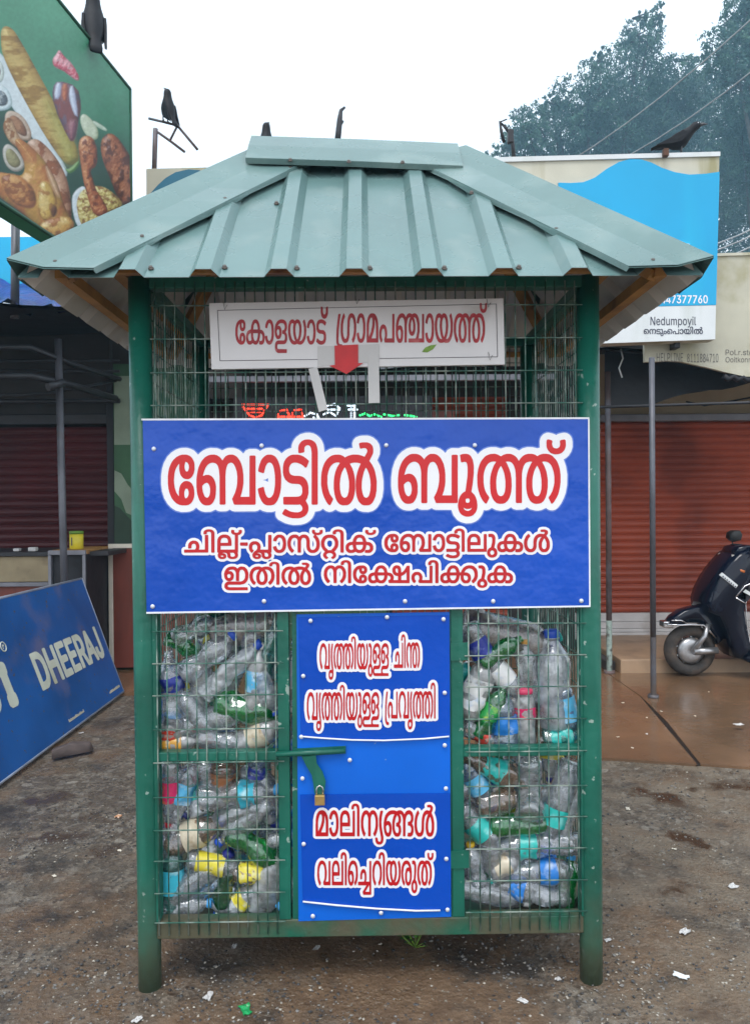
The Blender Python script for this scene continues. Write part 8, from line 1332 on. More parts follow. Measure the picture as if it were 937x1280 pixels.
# LED sign
led = empty('led_sign', (0, 5.6, 0)); tag(led, 'lit red, white and green LED letter sign glowing behind the mesh above the blue banner', 'LED sign')
PLd = Vector((0, 5.6, 0)); NL = Vector((0, -1, 0))
def ledp(px, py): return onplane(px, py, PLd, NL) - Vector((0, 5.6, 0))
MB().prism([ledp(292, 497), ledp(540, 494), ledp(540, 560), ledp(292, 562)], (0, .05, 0)).build('panel', M['dark'], led)
ER, EW, EG = emit('led_red', (1, .045, .02), 2.6), emit('led_white', (.75, .88, 1), 1.5), emit('led_green', (.04, 1, .22), 2.0)
def dots(name, strokes, m, step=2.2, r=.0085):
    mb = MB(); mt = Matrix.Rotation(R(90), 4, 'X')
    for s in strokes:
        for a, b_ in zip(s, s[1:]):
            L = math.dist(a, b_); n = max(1, int(L/step))
            for i in range(n+1):
                t = i/n; p = ledp(a[0]+(b_[0]-a[0])*t, a[1]+(b_[1]-a[1])*t); mb.lathe([(0, r), (.004, r*.8)], 6, M=Matrix.Translation(p+Vector((0, -.001, 0))) @ mt)
    mb.build(name, m, led)
dots('red_letters', [[(303,506),(335,506)],[(304,509),(312,519),(319,522),(327,519),(334,508)],[(310,511),(327,511)],[(313,515),(325,515)],[(319,522),(319,545)],[(309,524),(330,524)]], ER)
dots('red_letters', [[(350,514),(358,512),(361,518),(361,540)],[(348,518),(348,540)],[(368,513),(376,512),(378,520),(378,540)],[(366,516),(366,540)],[(350,521),(377,521)]], ER)
dots('white_letters', [[(381,520),(388,516),(396,518),(400,526)],[(384,524),(384,540)],[(392,522),(398,522)],[(404,518),(412,515),(420,520),(424,510),(418,505),(409,507)],[(410,512),(424,512)],[(433,507),(443,507),(443,540)],[(436,512),(446,512)],[(439,508),(439,540)]], EW)
dots('green_letters', [[(450,519),(456,517),(462,520),(468,518),(476,521)],[(450,524),(450,540)],[(480,518),(490,520),(498,519)],[(458,524),(500,524)]], EG)
dots('green_letters', [[(506,519),(514,520),(520,521)],[(508,524),(520,524)]], EG)

# ------------------------------------------------------------------ stall on the left
YL = 6.5
lsb = empty('shop_building', (-2.6, YL, 0)); tag(lsb, 'shop with dark maroon roller shutter in the shade of the left awning', 'shop')
def lp(b, n, m): o = b.build(n, m, lsb); o.location = (2.6, -YL, 0); return o
xr = AT(140, 600, YL).x
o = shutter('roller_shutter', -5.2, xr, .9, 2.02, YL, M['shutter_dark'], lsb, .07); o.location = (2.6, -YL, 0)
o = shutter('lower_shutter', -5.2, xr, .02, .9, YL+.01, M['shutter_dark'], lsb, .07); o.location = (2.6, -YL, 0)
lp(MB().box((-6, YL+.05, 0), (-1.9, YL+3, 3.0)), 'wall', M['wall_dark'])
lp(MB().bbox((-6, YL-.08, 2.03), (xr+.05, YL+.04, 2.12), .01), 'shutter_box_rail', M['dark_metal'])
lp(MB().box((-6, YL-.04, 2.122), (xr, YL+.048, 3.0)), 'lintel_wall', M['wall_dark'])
lp(MB().bbox((xr, YL-.12, 0), (xr+.06, YL+.048, 2.4), .006), 'shutter_guide', M['dark'])
# painted side wall
cw = empty('painted_wall', (-1.9, 6.35, 0)); tag(cw, 'narrow wall painted in green camouflage curves beside the left booth post', 'wall')
def ow(b, n, m): o = b.build(n, m, cw); o.location = (1.9, -6.35, 0); return o
yw = 6.35; W0 = AT(143, 600, yw).x
ow(MB().box((W0, yw, 0), (-1.45, yw+.12, AT(150, 455, yw).z)), 'panel', M['camo1'])
def wp(pts, m, d): ow(MB().prism([AT(px, py, yw)-Vector((0, d, 0)) for px, py in pts], (0, .003, 0)), 'painted_patch', m)
wp([(143,470),(200,470),(200,556),(143,556)], M['camo2'], .002)
wp([(143.4,588),(152,592),(160,606),(170,618),(200,622),(200,650),(170,646),(158,642),(150,622),(143.4,614)], M['camo2'], .0032)
wp([(143.4,632),(152,636),(165,650),(200,656),(200,684),(143.4,684)], M['camo3'], .0026)
wp([(143.4,614),(152,624),(158,641),(170,646),(200,650),(200,656),(165,651),(152,637),(143.4,626)], M['camo1'], .0038)
# left awning: dark underside, trusses, cyan sheet, blue tarp
sheet('awning', ((-4.6, 3.2, 2.2), (-1.72, 5.3, 2.74), (-1.40, 6.5, 2.80), (-4.6, 6.5, 2.80)), M['dark'], lab='dark sheet canopy over the left stall under the food billboard', sag=.04, seed=2, nx=16)
sheet('shade_sheet', ((-4.6, 3.0, .02), (-4.5, 3.0, .02), (-4.5, 3.0, 2.4), (-4.6, 3.0, 2.4)), M['dark'], lab='dark unseen sheet added to shade the left stall', sag=.0, cat='sheet')  # out-of-view sheet, added to keep daylight out of the left stall
cy = empty('blue_backdrop'); tag(cy, 'bright cyan sheet behind the post under the food billboard', 'sheet')
Yc = 6.0
MB().prism([AT(px, py, Yc) for px, py in ((-260, 297), (68, 296), (68, 362), (-260, 362))], (0, .03, 0)).build('panel', M['sheet_cyan'], cy)
V = []; nx, ny = 26, 8
a, b_, c, d = AT(-140, 372, 5.0), AT(100, 392, 5.25), AT(84, 352, 5.95), AT(-140, 352, 5.95)
for j in range(ny+1):
    for i in range(nx+1):
        u, v = i/nx, j/ny; p = (a*(1-u)+b_*u)*(1-v)+(d*(1-u)+c*u)*v
        p.z += .09*mnoise.noise(Vector((u*9, v*3, 1)))+.04*mnoise.noise(Vector((u*22, v*6, 4))) + .02*abs(math.sin(u*38))*(1-v); V.append(p)
F = [(j*(nx+1)+i, j*(nx+1)+i+1, (j+1)*(nx+1)+i+1, (j+1)*(nx+1)+i) for j in range(ny) for i in range(nx)]
o = MB().add(V, F, 0, True).add([p-Vector((0,0,.01)) for p in V], [f[::-1] for f in F], 0, True).build_raw('tarpaulin', M['tarp_blue']); tag(o, 'crumpled blue tarpaulin lying on the left canopy below the cyan sheet', 'tarpaulin')
tr = empty('roof_truss'); tag(tr, 'dark steel truss pipes under the left canopy', 'truss')
for pts, r in (([AT(-60,434,5.2), AT(38,434,5.2), AT(90,455,5.6), AT(150,474,6.2)], .02), ([AT(-60,470,5.2), AT(38,470,5.2), AT(85,480,5.6), AT(145,498,6.2)], .026), ([AT(-60,451,5.6), AT(150,451,6.2)], .012),
               ([AT(-60,496,5.6), AT(60,492,5.6), AT(145,476,6.2)], .012), ([AT(-60,463,6.0), AT(150,464,6.2)], .012), ([AT(-60,502,6.3), AT(150,501,6.3)], .02), ([AT(60,484,5.3), AT(80,478,5.4)], .03)):
    MB().tube(pts, r, 8).build('truss_pipe', M['dark_metal'], tr)
# poles of the stall
def pole2(px0, py0, px1, py1, Y, r, m, lab, z0=0):
    b_, t = AT(px0, py0, Y), AT(px1, py1, Y); b_.z = z0
    tag(MB().tube([b_, t], r, 14).build('stall_pole', m), lab, 'pole')
pole2(84, 860, 73, 424, 5.45, .025, M['pipe'], 'grey pole of the left stall standing behind the fallen blue board')
pole2(21, 600, 20, 262, 5.2, .028, M['pipe'], 'grey post under the food billboard in front of the cyan sheet', 2.62)
# counter
ct = empty('stall_counter'); tag(ct, 'stall counter with pale plywood front in the left shade', 'counter')
Yk = 5.7
k0, k1 = AT(-160, 697, Yk), AT(63, 727, Yk)
MB().bbox((k0.x, Yk, k1.z), (k1.x, Yk+.03, k0.z), .003).build('front_board', M['counter'], ct)
MB().bbox((k0.x, Yk-.03, k0.z+.002), (k1.x+.45, Yk+.6, k0.z+.035), .004).build('top', M['dark_metal'], ct)
MB().bbox((k0.x, Yk+.03, .03), (k1.x-.02, Yk+.08, k1.z-.03), .004).build('lower_front', M['brown_panel'], ct)
MB().bbox((k0.x, Yk-.012, k1.z-.035), (k1.x-.01, Yk+.03, k1.z-.004), .004).build('rail', M['grey_frame'], ct)
gc = empty('display_cabinet'); tag(gc, 'small grey framed glass cabinet behind the grey stall pole', 'cabinet')
Yg = 5.6
g0, g1 = AT(61, 688, Yg), AT(107.5, 688, Yg)
def fr_(x0, x1, z0, z1): MB().bbox((x0, Yg-.015, z0), (x1, Yg+.015, z1), .003).build('frame_bar', M['grey_frame'], gc)
fr_(g0.x, g0.x+.022, .03, g0.z-.036); fr_(g1.x-.022, g1.x, .03, g0.z-.036); fr_(g0.x, g1.x, g0.z-.034, g0.z)
MB().bbox((g0.x+.022, Yg+.02, .03), (g1.x-.022, Yg+.5, g0.z-.036), .004).build('case', M['dark'], gc)
MB().prism([Vector((g0.x, Yg+.016, g0.z-.03)), Vector((g1.x+.002, Yg+.016, g0.z-.03)), Vector((AT(141, 680, 6.2).x, 6.2, g0.z-.03)), Vector((g0.x, 6.2, g0.z-.03))], (0, 0, .028)).build('top', M['wood'], gc)
MB().prism([Vector((g1.x+.004, Yg, .03)), Vector((AT(140, 680, 6.2).x, 6.2, .03)), Vector((AT(140, 680, 6.2).x, 6.2, g0.z-.034)), Vector((g1.x+.004, Yg, g0.z-.034))], (-.015, 0, 0)).build('side', M['dark'], gc)
tn = AT(96, 687, 5.75); ti = empty('tin', (tn.x, tn.y, g0.z+.0)); tag(ti, 'yellow tin with green lid on top of the dark cabinet', 'tin')
MB().lathe([(0,.045),(.004,.05),(.115,.05)], 24).build('can', M['tin_yellow'], ti); MB().lathe([(.115,.052),(.135,.052),(.137,.04)], 24).build('lid', M['tin_green'], ti)
MB().prism([(-.02,-.0505,.03),(-.012,-.0505,.03),(-.012,-.0505,.09),(-.02,-.0505,.09)], (0,.004,0)).build('mark', M['ink_dark'], ti)
bpn = empty('wooden_panel'); tag(bpn, 'reddish brown panel with cream edge strip standing beside the left booth post', 'panel')
g = GR(137, 838, .02); Yb = g.y; z1 = AT(137, 680, Yb).z; x1 = -1.36
MB().bbox((g.x+.035, Yb+.005, .04), (x1, Yb+.03, z1-.035), .003).build('board', M['brown_panel'], bpn)
MB().bbox((g.x, Yb-.005, .02), (g.x+.034, Yb+.035, z1), .003).bbox((g.x+.035, Yb-.005, z1-.034), (x1, Yb+.035, z1), .003).build('edge_strip', M['cream'], bpn)
# small bits on the counter edge
for px, py, s, lab in ((20, 690, .022, 'white scrap'), (40, 692, .03, 'crumpled wrapper')):
    p = AT(px, py, 5.72); tag(MB().bbox((p.x-s, p.y, k0.z+.037), (p.x+s, p.y+.05, k0.z+.037+s), .006).build('scrap', M['paper']), lab+' lying on the stall counter edge', 'scrap')

# food billboard ---------------------------------------------------------
DB = Vector((.12, 1, 0)).normalized(); NB = Vector((1, -.12, 0)).normalized(); FB0 = Vector((-.3165*5.3, 5.3, 0))
bbd = empty('food_billboard'); tag(bbd, 'green billboard with pictures of a rolled pancake, roast chicken, drink and rice at upper left', 'billboard')
fz1, fz0 = onplane(168, 118, FB0, NB).z, onplane(66, 295.5, FB0, NB).z
c1 = FB0.copy(); c0 = FB0 - DB*2.9
def fbz(p, z): return Vector((p.x, p.y, z))
MB().prism([fbz(c0, fz0), fbz(c1, fz0), fbz(c1, fz1), fbz(c0, fz1)], -NB*.12).build('panel', mat('billboard_green', (.045,.25,.11), .5, 0, .35, .8, stain=(.07,.33,.17), sscale=.8, samt=.5), bbd)
mb = MB()
for z in (fz0, fz1): mb.tube([fbz(c0, z)-NB*.0, fbz(c1, z)-NB*.0], .012, 6)
mb.tube([fbz(c1, fz0), fbz(c1, fz1)], .012, 6); mb.build('rim', mat('billboard_edge', (.02,.09,.05), .5), bbd)
# the printed picture: one sheet on the board, its ink laid down shape by shape
import numpy as np
PX = np.arange(-14, 169.01, .8); PY = np.arange(-70, 306.01, .9)
GX, GY = np.meshgrid(PX, PY)
rng_ = np.random.RandomState(6)
def lattice(sx, sy, seed, oct_=4):
    out = np.zeros_like(GX); amp = 1.; tot = 0
    for k in range(oct_):
        r = np.random.RandomState(seed+k); t = r.rand(64, 64)
        u = (GX+200)/sx; v = (GY+200)/sy; i = np.floor(u).astype(int); j = np.floor(v).astype(int); fu = u-i; fv_ = v-j
        fu = fu*fu*(3-2*fu); fv_ = fv_*fv_*(3-2*fv_); g = lambda a, b: t[b % 64, a % 64]
        out += amp*((g(i, j)*(1-fu)+g(i+1, j)*fu)*(1-fv_)+(g(i, j+1)*(1-fu)+g(i+1, j+1)*fu)*fv_); tot += amp; amp *= .55; sx /= 2; sy /= 2
    return out/tot
def sd_poly(poly, smooth):
    for _ in range(smooth):
        q2 = []
        for i in range(len(poly)):
            a, b_ = poly[i], poly[(i+1) % len(poly)]; q2 += [(a[0]*.75+b_[0]*.25, a[1]*.75+b_[1]*.25), (a[0]*.25+b_[0]*.75, a[1]*.25+b_[1]*.75)]
        poly = q2
    d = np.full(GX.shape, 1e9); ins = np.zeros(GX.shape, bool)
    for i in range(len(poly)):
        (ax, ay), (bx, by) = poly[i], poly[(i+1) % len(poly)]
        ex, ey = bx-ax, by-ay; L2 = ex*ex+ey*ey+1e-9
        t = np.clip(((GX-ax)*ex+(GY-ay)*ey)/L2, 0, 1); d = np.minimum(d, np.hypot(GX-ax-t*ex, GY-ay-t*ey))
        if ay != by:
            c = ((ay > GY) != (by > GY)) & (GX < (bx-ax)*(GY-ay)/(by-ay)+ax); ins ^= c
    return np.where(ins, d, -d)
RGB = np.zeros(GX.shape+(3,))
top = np.clip((GY+70)/330, 0, 1)[..., None]; lum = lattice(90, 90, 3, 3)[..., None]
RGB[:] = np.array((.085,.33,.19))*(1-top)+np.array((.022,.14,.075))*top; RGB *= .75+.5*lum
def lay(poly, base, dark, light, R_=8, soft=1.2, mottle=None, msx=7, msy=7, mamt=.5, mcol=None, spec=.0, smooth=2, bump=2.0, seed=1, alpha=1.):
    global RGB
    s_ = sd_poly(poly, smooth); a = np.clip(s_/soft+.5, 0, 1)*alpha
    h = np.sqrt(np.clip(1-(1-np.clip(s_/R_, 0, 1))**2, 0, 1))*R_ + lattice(msx, msy, seed+40)*bump
    gy, gx = np.gradient(h); gx /= .8; gy /= .9; nz_ = 1/np.sqrt(gx*gx+gy*gy+1); lam = np.clip((gx*.45+gy*.55+.72)*nz_, 0, 1)[..., None]
    c = np.where(lam < .6, np.array(dark)+(np.array(base)-np.array(dark))*lam/.6, np.array(base)+(np.array(light)-np.array(base))*(lam-.6)/.4)
    if mcol is not None:
        m_ = np.clip((lattice(msx, msy, seed)-mamt)*7+.5, 0, 1)[..., None]; c = c*(1-m_)+np.array(mcol)*(.35+.8*lam)*m_
    c = c+spec*np.clip(lam-.88, 0, 1)*6
    RGB = RGB*(1-a[..., None])+c*a[..., None]
lay([(-30,150),(20,116),(60,146),(100,156),(190,196),(190,330),(-30,330)], (.016,.062,.042), (.012,.05,.035), (.02,.07,.05), 30, 34, bump=0)
lay([(-14,62),(6,66),(62,178),(88,216),(76,226),(40,172),(-14,90)], (.60,.68,.70), (.3,.38,.42), (.75,.8,.82), 5, bump=0)
lay([(0,46),(3,33),(12,33),(22,44),(62,118),(96,182),(99,200),(91,207),(79,204),(48,158),(4,76)], (.46,.30,.075), (.26,.15,.025), (.66,.52,.20), 15, mcol=(.36,.20,.035), msx=22, msy=8, mamt=.56, spec=.05, seed=5)
lay([(52,120),(66,130),(96,182),(98,200),(91,207),(80,204)], (.34,.36,.08), (.2,.22,.04), (.5,.52,.2), 14, 14, seed=8, alpha=.6)
lay([(84,214),(99,199),(98,208),(92,215),(85,218),(78,205)], (.14,.30,.09), (.06,.16,.04), (.3,.45,.2), 6)
lay([(-14,66),(2,76),(6,92),(2,104),(-14,108)], (.55,.62,.58), (.3,.36,.34), (.75,.8,.78), 3)
lay([(-14,76),(-1,82),(1,92),(-3,98),(-14,100)], (.24,.36,.10), (.1,.18,.04), (.4,.5,.2), 5, mcol=(.4,.12,.05), msx=4, msy=4)
lay([(-14,106),(6,106),(15,122),(15,134),(4,139),(-14,138)], (.58,.68,.70), (.3,.4,.42), (.8,.85,.86), 4)
lay([(-10,113),(4,113),(10,123),(9,131),(1,133),(-10,130)], (.10,.13,.15), (.04,.06,.08), (.3,.35,.4), 5, mcol=(.4,.45,.45), msx=5, msy=4, mamt=.6)
lay([(5,143),(13,137),(28,144),(39,162),(39,177),(22,174),(8,160)], (.48,.36,.27), (.25,.16,.1), (.66,.55,.45), 4)
lay([(10,148),(16,143),(27,150),(34,164),(33,172),(20,166)], (.25,.10,.045), (.12,.045,.02), (.42,.22,.12), 8, mcol=(.4,.2,.1), msx=6, msy=6)
lay([(2,186),(10,178),(24,190),(33,208),(20,217),(6,207)], (.45,.42,.36), (.22,.2,.17), (.65,.62,.56), 4)
lay([(6,190),(12,184),(22,194),(27,206),(18,211),(9,204)], (.25,.22,.10), (.12,.1,.04), (.4,.38,.2), 6)
# roast bird: far flank, body, leg, wing
lay([(30,180),(44,171),(62,186),(80,212),(88,242),(90,284),(80,292),(64,240),(48,204)], (.46,.25,.15), (.20,.08,.04), (.70,.50,.38), 12, mcol=(.30,.10,.04), msx=9, msy=9, mamt=.55, spec=.1, seed=11)
lay([(2,160),(8,145),(16,150),(22,168),(32,182),(24,188),(12,178)], (.45,.28,.15), (.22,.10,.05), (.68,.52,.34), 5, mcol=(.3,.13,.05), msx=5, msy=5, seed=12)
lay([(16,176),(24,172),(40,184),(57,202),(70,224),(82,262),(94,286),(70,299),(48,284),(30,268),(4,250),(-14,236),(-14,214),(8,216),(28,222),(32,204)], (.44,.165,.045), (.16,.045,.015), (.70,.42,.14), 17, mcol=(.52,.28,.06), msx=16, msy=18, mamt=.52, spec=.28, bump=3., seed=14)
lay([(48,228),(60,226),(71,246),(71,266),(60,280),(46,268)], (.56,.36,.08), (.30,.14,.03), (.78,.62,.28), 11, 3, mcol=(.42,.2,.05), msx=8, msy=9, mamt=.58, spec=.3, seed=17)
lay([(-2,222),(12,216),(30,222),(44,238),(46,258),(34,262),(12,252)], (.48,.19,.05), (.2,.06,.02), (.72,.45,.18), 12, 3, mcol=(.3,.1,.03), msx=9, msy=8, mamt=.56, spec=.25, seed=19)
lay([(48,282),(62,272),(88,270),(95,284),(72,299),(54,292)], (.52,.29,.07), (.26,.11,.03), (.74,.55,.22), 9, 2, mcol=(.38,.15,.04), msx=7, msy=6, spec=.2, seed=21)
lay([(62,262),(70,256),(72,266),(66,273)], (.10,.035,.015), (.06,.02,.01), (.16,.06,.03), 5, 3)
lay([(56,204),(66,220),(76,248),(70,244),(60,222)], (.66,.46,.30), (.5,.3,.16), (.8,.66,.5), 5, 3, alpha=.7)
# tall drink
lay([(65,110),(72,100),(97,108),(102,132),(98,152),(93,177),(86,176),(66,130)], (.10,.055,.085), (.035,.025,.05), (.26,.19,.26), 12, mcol=(.22,.06,.06), msx=10, msy=16, seed=23, smooth=1, bump=1)
lay([(70,103),(77,104),(74,124),(67,123)], (.50,.54,.66), (.34,.36,.5), (.72,.76,.85), 4, 2, smooth=1, bump=0)
lay([(87,108),(92,107),(98,146),(92,143),(86,122)], (.50,.54,.66), (.34,.36,.5), (.72,.76,.85), 4, 2, smooth=1, bump=0)
lay([(77,104),(86,105),(84,128),(77,126)], (.40,.10,.05), (.22,.05,.03), (.6,.22,.1), 5, 3, smooth=1)
lay([(84,150),(97,150),(93,175),(86,174)], (.26,.09,.12), (.12,.04,.06), (.4,.2,.22), 6, 5, smooth=1)
lay([(65,74),(70,68),(74,61),(80,71),(89,78),(99,95),(98,103),(86,94),(78,88),(67,84)], (.56,.085,.13), (.28,.02,.05), (.78,.42,.46), 6, mcol=(.75,.36,.4), msx=5, msy=5, mamt=.56, spec=.2, bump=4., seed=27)
lay([(99,147),(105,141),(116,151),(123,163),(122,175),(112,174),(103,163)], (.50,.56,.40), (.28,.34,.2), (.68,.72,.58), 5)
lay([(115,151),(120,152),(134,161),(133,165),(118,157)], (.45,.55,.42), (.3,.4,.28), (.65,.7,.6), 2)
# fried pieces, rice
lay([(125,176),(135,165),(147,171),(162,194),(172,214),(172,252),(157,259),(146,247),(137,222),(127,198)], (.30,.085,.030), (.085,.02,.010), (.52,.22,.10), 13, mcol=(.12,.03,.015), msx=8, msy=10, mamt=.53, spec=.2, bump=5., seed=31)
lay([(88,250),(95,236),(108,231),(114,262),(106,286),(95,284)], (.55,.62,.66), (.3,.36,.4), (.75,.8,.82), 4)
lay([(95,250),(103,236),(124,231),(141,240),(156,256),(140,266),(116,282),(104,286),(97,270)], (.56,.44,.13), (.3,.2,.045), (.78,.70,.36), 9, mcol=(.34,.17,.05), msx=4, msy=3.4, mamt=.55, bump=5., seed=35)
lay([(97,179),(104,169),(116,171),(122,188),(121,208),(112,212),(116,224),(120,238),(130,252),(136,264),(128,272),(116,268),(109,246),(104,226),(101,206)], (.40,.115,.04), (.14,.03,.012), (.64,.32,.14), 9, mcol=(.20,.05,.02), msx=6, msy=7, mamt=.55, spec=.22, bump=4., seed=38)
RGB = np.clip(RGB*(.88+.24*lattice(3, 3, 77, 2)[..., None]), 0, 1)
nyy, nxx = GX.shape
Vp = []
for j in range(nyy):
    for i in range(nxx):
        p = onplane(PX[i], PY[j], FB0, NB)+NB*.0025; Vp.append(p)
def inboard(p): return p.z < fz1-.012 and p.z > fz0+.006 and (p-FB0).dot(DB) < -.012
okv = [inboard(p) for p in Vp]; Fp = []
for j in range(nyy-1):
    for i in range(nxx-1):
        k = j*nxx+i
        if okv[k] and okv[k+1] and okv[k+nxx] and okv[k+nxx+1]: Fp.append((k, k+1, k+nxx+1, k+nxx))
me = bpy.data.meshes.new('printed_picture'); me.from_pydata(Vp, [], Fp); me.update()
ca = me.color_attributes.new('ink', 'FLOAT_COLOR', 'POINT'); ca.data.foreach_set('color', np.concatenate([RGB, np.ones(GX.shape+(1,))], 2).astype(np.float32).ravel())
mp_ = bpy.data.materials.new('printed_vinyl'); mp_.use_nodes = True; b_ = mp_.node_tree.nodes['Principled BSDF']; b_.inputs['Roughness'].default_value = .42
an_ = mp_.node_tree.nodes.new('ShaderNodeVertexColor'); an_.layer_name = 'ink'; mp_.node_tree.links.new(an_.outputs[0], b_.inputs['Base Color'])
link('printed_picture', me, mp_, bbd)

# fallen blue board --------------------------------------------------------
LB0 = Vector((-1.775, 5.38, 0)); kv = Vector((-.30, 0, .80)).normalized(); LN = Vector((.80, 0, .30)).normalized()
lb = empty('leaning_board', (0, 0, .022)); tag(lb, 'scuffed blue advertising board with DHEERAJ lettering leaning on the ground at left', 'board')
LBp = lambda u, v, o=0: LB0 + Vector((0, 1, 0))*u + kv*v + LN*o
MB().prism([LBp(-2.75, 0), LBp(-.03, .006), LBp(0, .855), LBp(-2.75, .86)], -LN*.045).build('panel', M['board_blue'], lb)
mb = MB()
for a, b_ in (((-2.75,.0),(-.03,.006)), ((-.03,.006),(0,.855)), ((0,.855),(-2.75,.86))): mb.tube([LBp(*a, -.006), LBp(*b_, -.006)], .009, 6)
mb.build('rim', M['board_rim'], lb)
T = unpack('word'); ink('lettering', T[0], lambda x, y: LBp(x, y, .0015), M['board_cream'], lb)
mb = MB()
c = LBp(-1.335, .60, .002)
for rr in (.026,): mb.tube([c+Vector((0, math.cos(a)*rr, 0))+kv*(math.sin(a)*rr) for a in [i*math.pi/10 for i in range(21)]], .0035, 5)
ring = mb.build('registered_mark', M['board_cream'], lb)
MB().prism([c+Vector((0,-.008,0))-kv*.012, c+Vector((0,-.003,0))-kv*.012, c+Vector((0,-.003,0))+kv*.012, c+Vector((0,-.008,0))+kv*.012], LN*.001).prism([c+Vector((0,-.003,0))+kv*.001, c+Vector((0,.008,0))+kv*.001, c+Vector((0,.008,0))+kv*.012, c+Vector((0,-.003,0))+kv*.012], LN*.001).build('registered_letter', M['board_cream'], lb)
rs = random.Random(2); mb = MB()
for u0, v0, n in ((-.95, .05, 17), (-.27, .05, 14)):
    u = u0
    for i in range(n):
        ww = rs.uniform(.006, .013); hh = rs.uniform(.010, .018)
        mb.prism([LBp(u, v0, .001), LBp(u+ww, v0, .001), LBp(u+ww, v0+hh, .001), LBp(u, v0+hh, .001)], LN*.001); u += ww+.004
mb.build('worn_small_print', M['sign_old2'], lb)

# ------------------------------------------------------------------ scooter
sc = GR(864.5, 846, .012); sco = empty('scooter', (sc.x, sc.y+.05, .012)); sco.scale = (.95, .95, .95); tag(sco, 'dark navy scooter parked in front of the red shutter at the right edge', 'scooter')
Sx = lambda px, py: ((px-861.5)/157.5, (845.5-py)/157.5)   # metres behind the front axle and above the floor
def S3(pts, y=0): return [Vector((a, y, b)) for a, b in pts]
WR = .205
def wheel(x, name='front_wheel'):
    mt = Matrix.Translation((x, 0, WR)) @ Matrix.Rotation(R(90), 4, 'X')
    tp = [(.05*math.sin(q), .158+.047*math.cos(q)) for q in [math.pi*2*i/14 for i in range(15)]]
    ty = MB().lathe(tp, 40, M=mt, cap=False).build(name, M['tyre'], sco)
    MB().lathe([(-.036,.158),(-.042,.150),(-.034,.138),(-.02,.128),(.02,.128),(.034,.138),(.042,.150),(.036,.158)], 36, M=mt, cap=False).build('rim', M['chrome'], ty)
    mb = MB().lathe([(-.05,.03),(-.055,.068),(-.04,.104),(.04,.104),(.055,.068),(.05,.03)], 24, M=mt)
    for k in range(9):
        a = 2*math.pi*k/9; mb.tube([mt @ Vector((.07*math.cos(a), .07*math.sin(a), 0)), mt @ Vector((.134*math.cos(a+.1), .134*math.sin(a+.1), 0))], .011, 6)
    mb.build('hub', M['alloy'], ty)
wheel(0); wheel(1.26, 'rear_wheel')
MB().puff(S3([Sx(832,778),Sx(838,770),Sx(850,762),Sx(866,757.5),Sx(884,757),Sx(896,762),Sx(902,775),Sx(900,800),Sx(893,806),Sx(889,792),Sx(880,781),Sx(868,777),Sx(852,777),Sx(840,781)]), (.05,0,.42), (0,1,0), .075).build('front_fender', M['scooter'], sco)
MB().tube(S3([Sx(829,779),Sx(845,780),Sx(858,779.5),Sx(874,780),Sx(881,786),Sx(889.5,796.5)], -.079), .0075, 6).tube(S3([Sx(834,774),Sx(846,774),Sx(853,777)], -.08), .006, 6).build('fender_trim', M['chrome'], sco)
MB().bbox((*[Sx(826,783)[0], -.05, Sx(826,784)[1]],), (Sx(840,775)[0], .05, Sx(826,776)[1]), .01).build('fender_tip', M['chrome'], sco)
MB().puff(S3([Sx(874,762),Sx(872.5,750),Sx(876,738),Sx(884,722),Sx(892,710),Sx(902,698),Sx(912,688),Sx(924,683),Sx(934,690),Sx(932,703),Sx(926,722),Sx(920,745),Sx(918,765),Sx(921,790),Sx(927,812),Sx(921,822),Sx(911,821),Sx(903,806),Sx(897,785),Sx(888,768)]), (.30,0,.62), (0,1,0), .19).build('leg_shield', M['scooter'], sco)
MB().tube(S3([Sx(934,700),Sx(925,730),Sx(919.5,752),Sx(921,780),Sx(927,815),Sx(937,816)], -.172), .006, 6).build('shield_trim', M['chrome'], sco)
MB().tube(S3([Sx(906,743),Sx(917,730),Sx(931,724),Sx(940,723)], -.192), .006, 6).tube(S3([Sx(906,744),Sx(919,752)], -.192), .006, 6).build('vent_trim', M['chrome'], sco)
MB().prism(S3([Sx(915,737),Sx(918,734),Sx(931,742),Sx(929,745)], -.196), (0,.006,0)).build('badge', M['sign_white'], sco)
MB().prism(S3([Sx(909,743),Sx(919,732.5),Sx(934,727),Sx(930,738),Sx(920,749)], -.190), (0,.003,0)).build('vent', M['dark'], sco)
MB().prism(S3([Sx(885.5,716),Sx(889,713),Sx(908,728.5),Sx(905.5,732)], -.203), (0,.012,0)).build('number_plate', M['sign_white'], sco)
mb = MB()
for i in range(7):
    a = Sx(889.5+i*2.5, 716.6+i*2.05); mb.prism(S3([(a[0],a[1]),(a[0]+.009,a[1]-.007),(a[0]+.004,a[1]-.016),(a[0]-.005,a[1]-.009)], -.2042), (0,.001,0))
mb.build('plate_marks', M['ink_dark'], sco)
MB().puff(S3([Sx(902,700),Sx(908,692),Sx(918,690),Sx(926,696),Sx(918,702),Sx(908,705)]), (Sx(914,697)[0],0,Sx(914,697)[1]), (0,1,0), .14).build('headlight', M['lens'], sco)
MB().puff(S3([Sx(911,709),Sx(918,711),Sx(917,714),Sx(912,712.5)]), (Sx(915,711)[0],0,Sx(915,711)[1]), (0,1,0), .193).build('indicator', M['amber'], sco)
MB().puff(S3([Sx(909,691),Sx(914,683),Sx(926,680),Sx(940,682),Sx(946,690),Sx(936,696),Sx(922,692)]), (Sx(926,687)[0],0,Sx(926,687)[1]), (0,1,0), .13).build('handlebar_cowl', M['scooter'], sco)
mb = MB()
for sy in (-1, 1): mb.tube([(Sx(932,688)[0], 0, Sx(932,687)[1]), (Sx(934,688)[0], sy*.2, Sx(932,684)[1]), (Sx(942,688)[0], sy*.34, Sx(932,686)[1])], .014, 8)
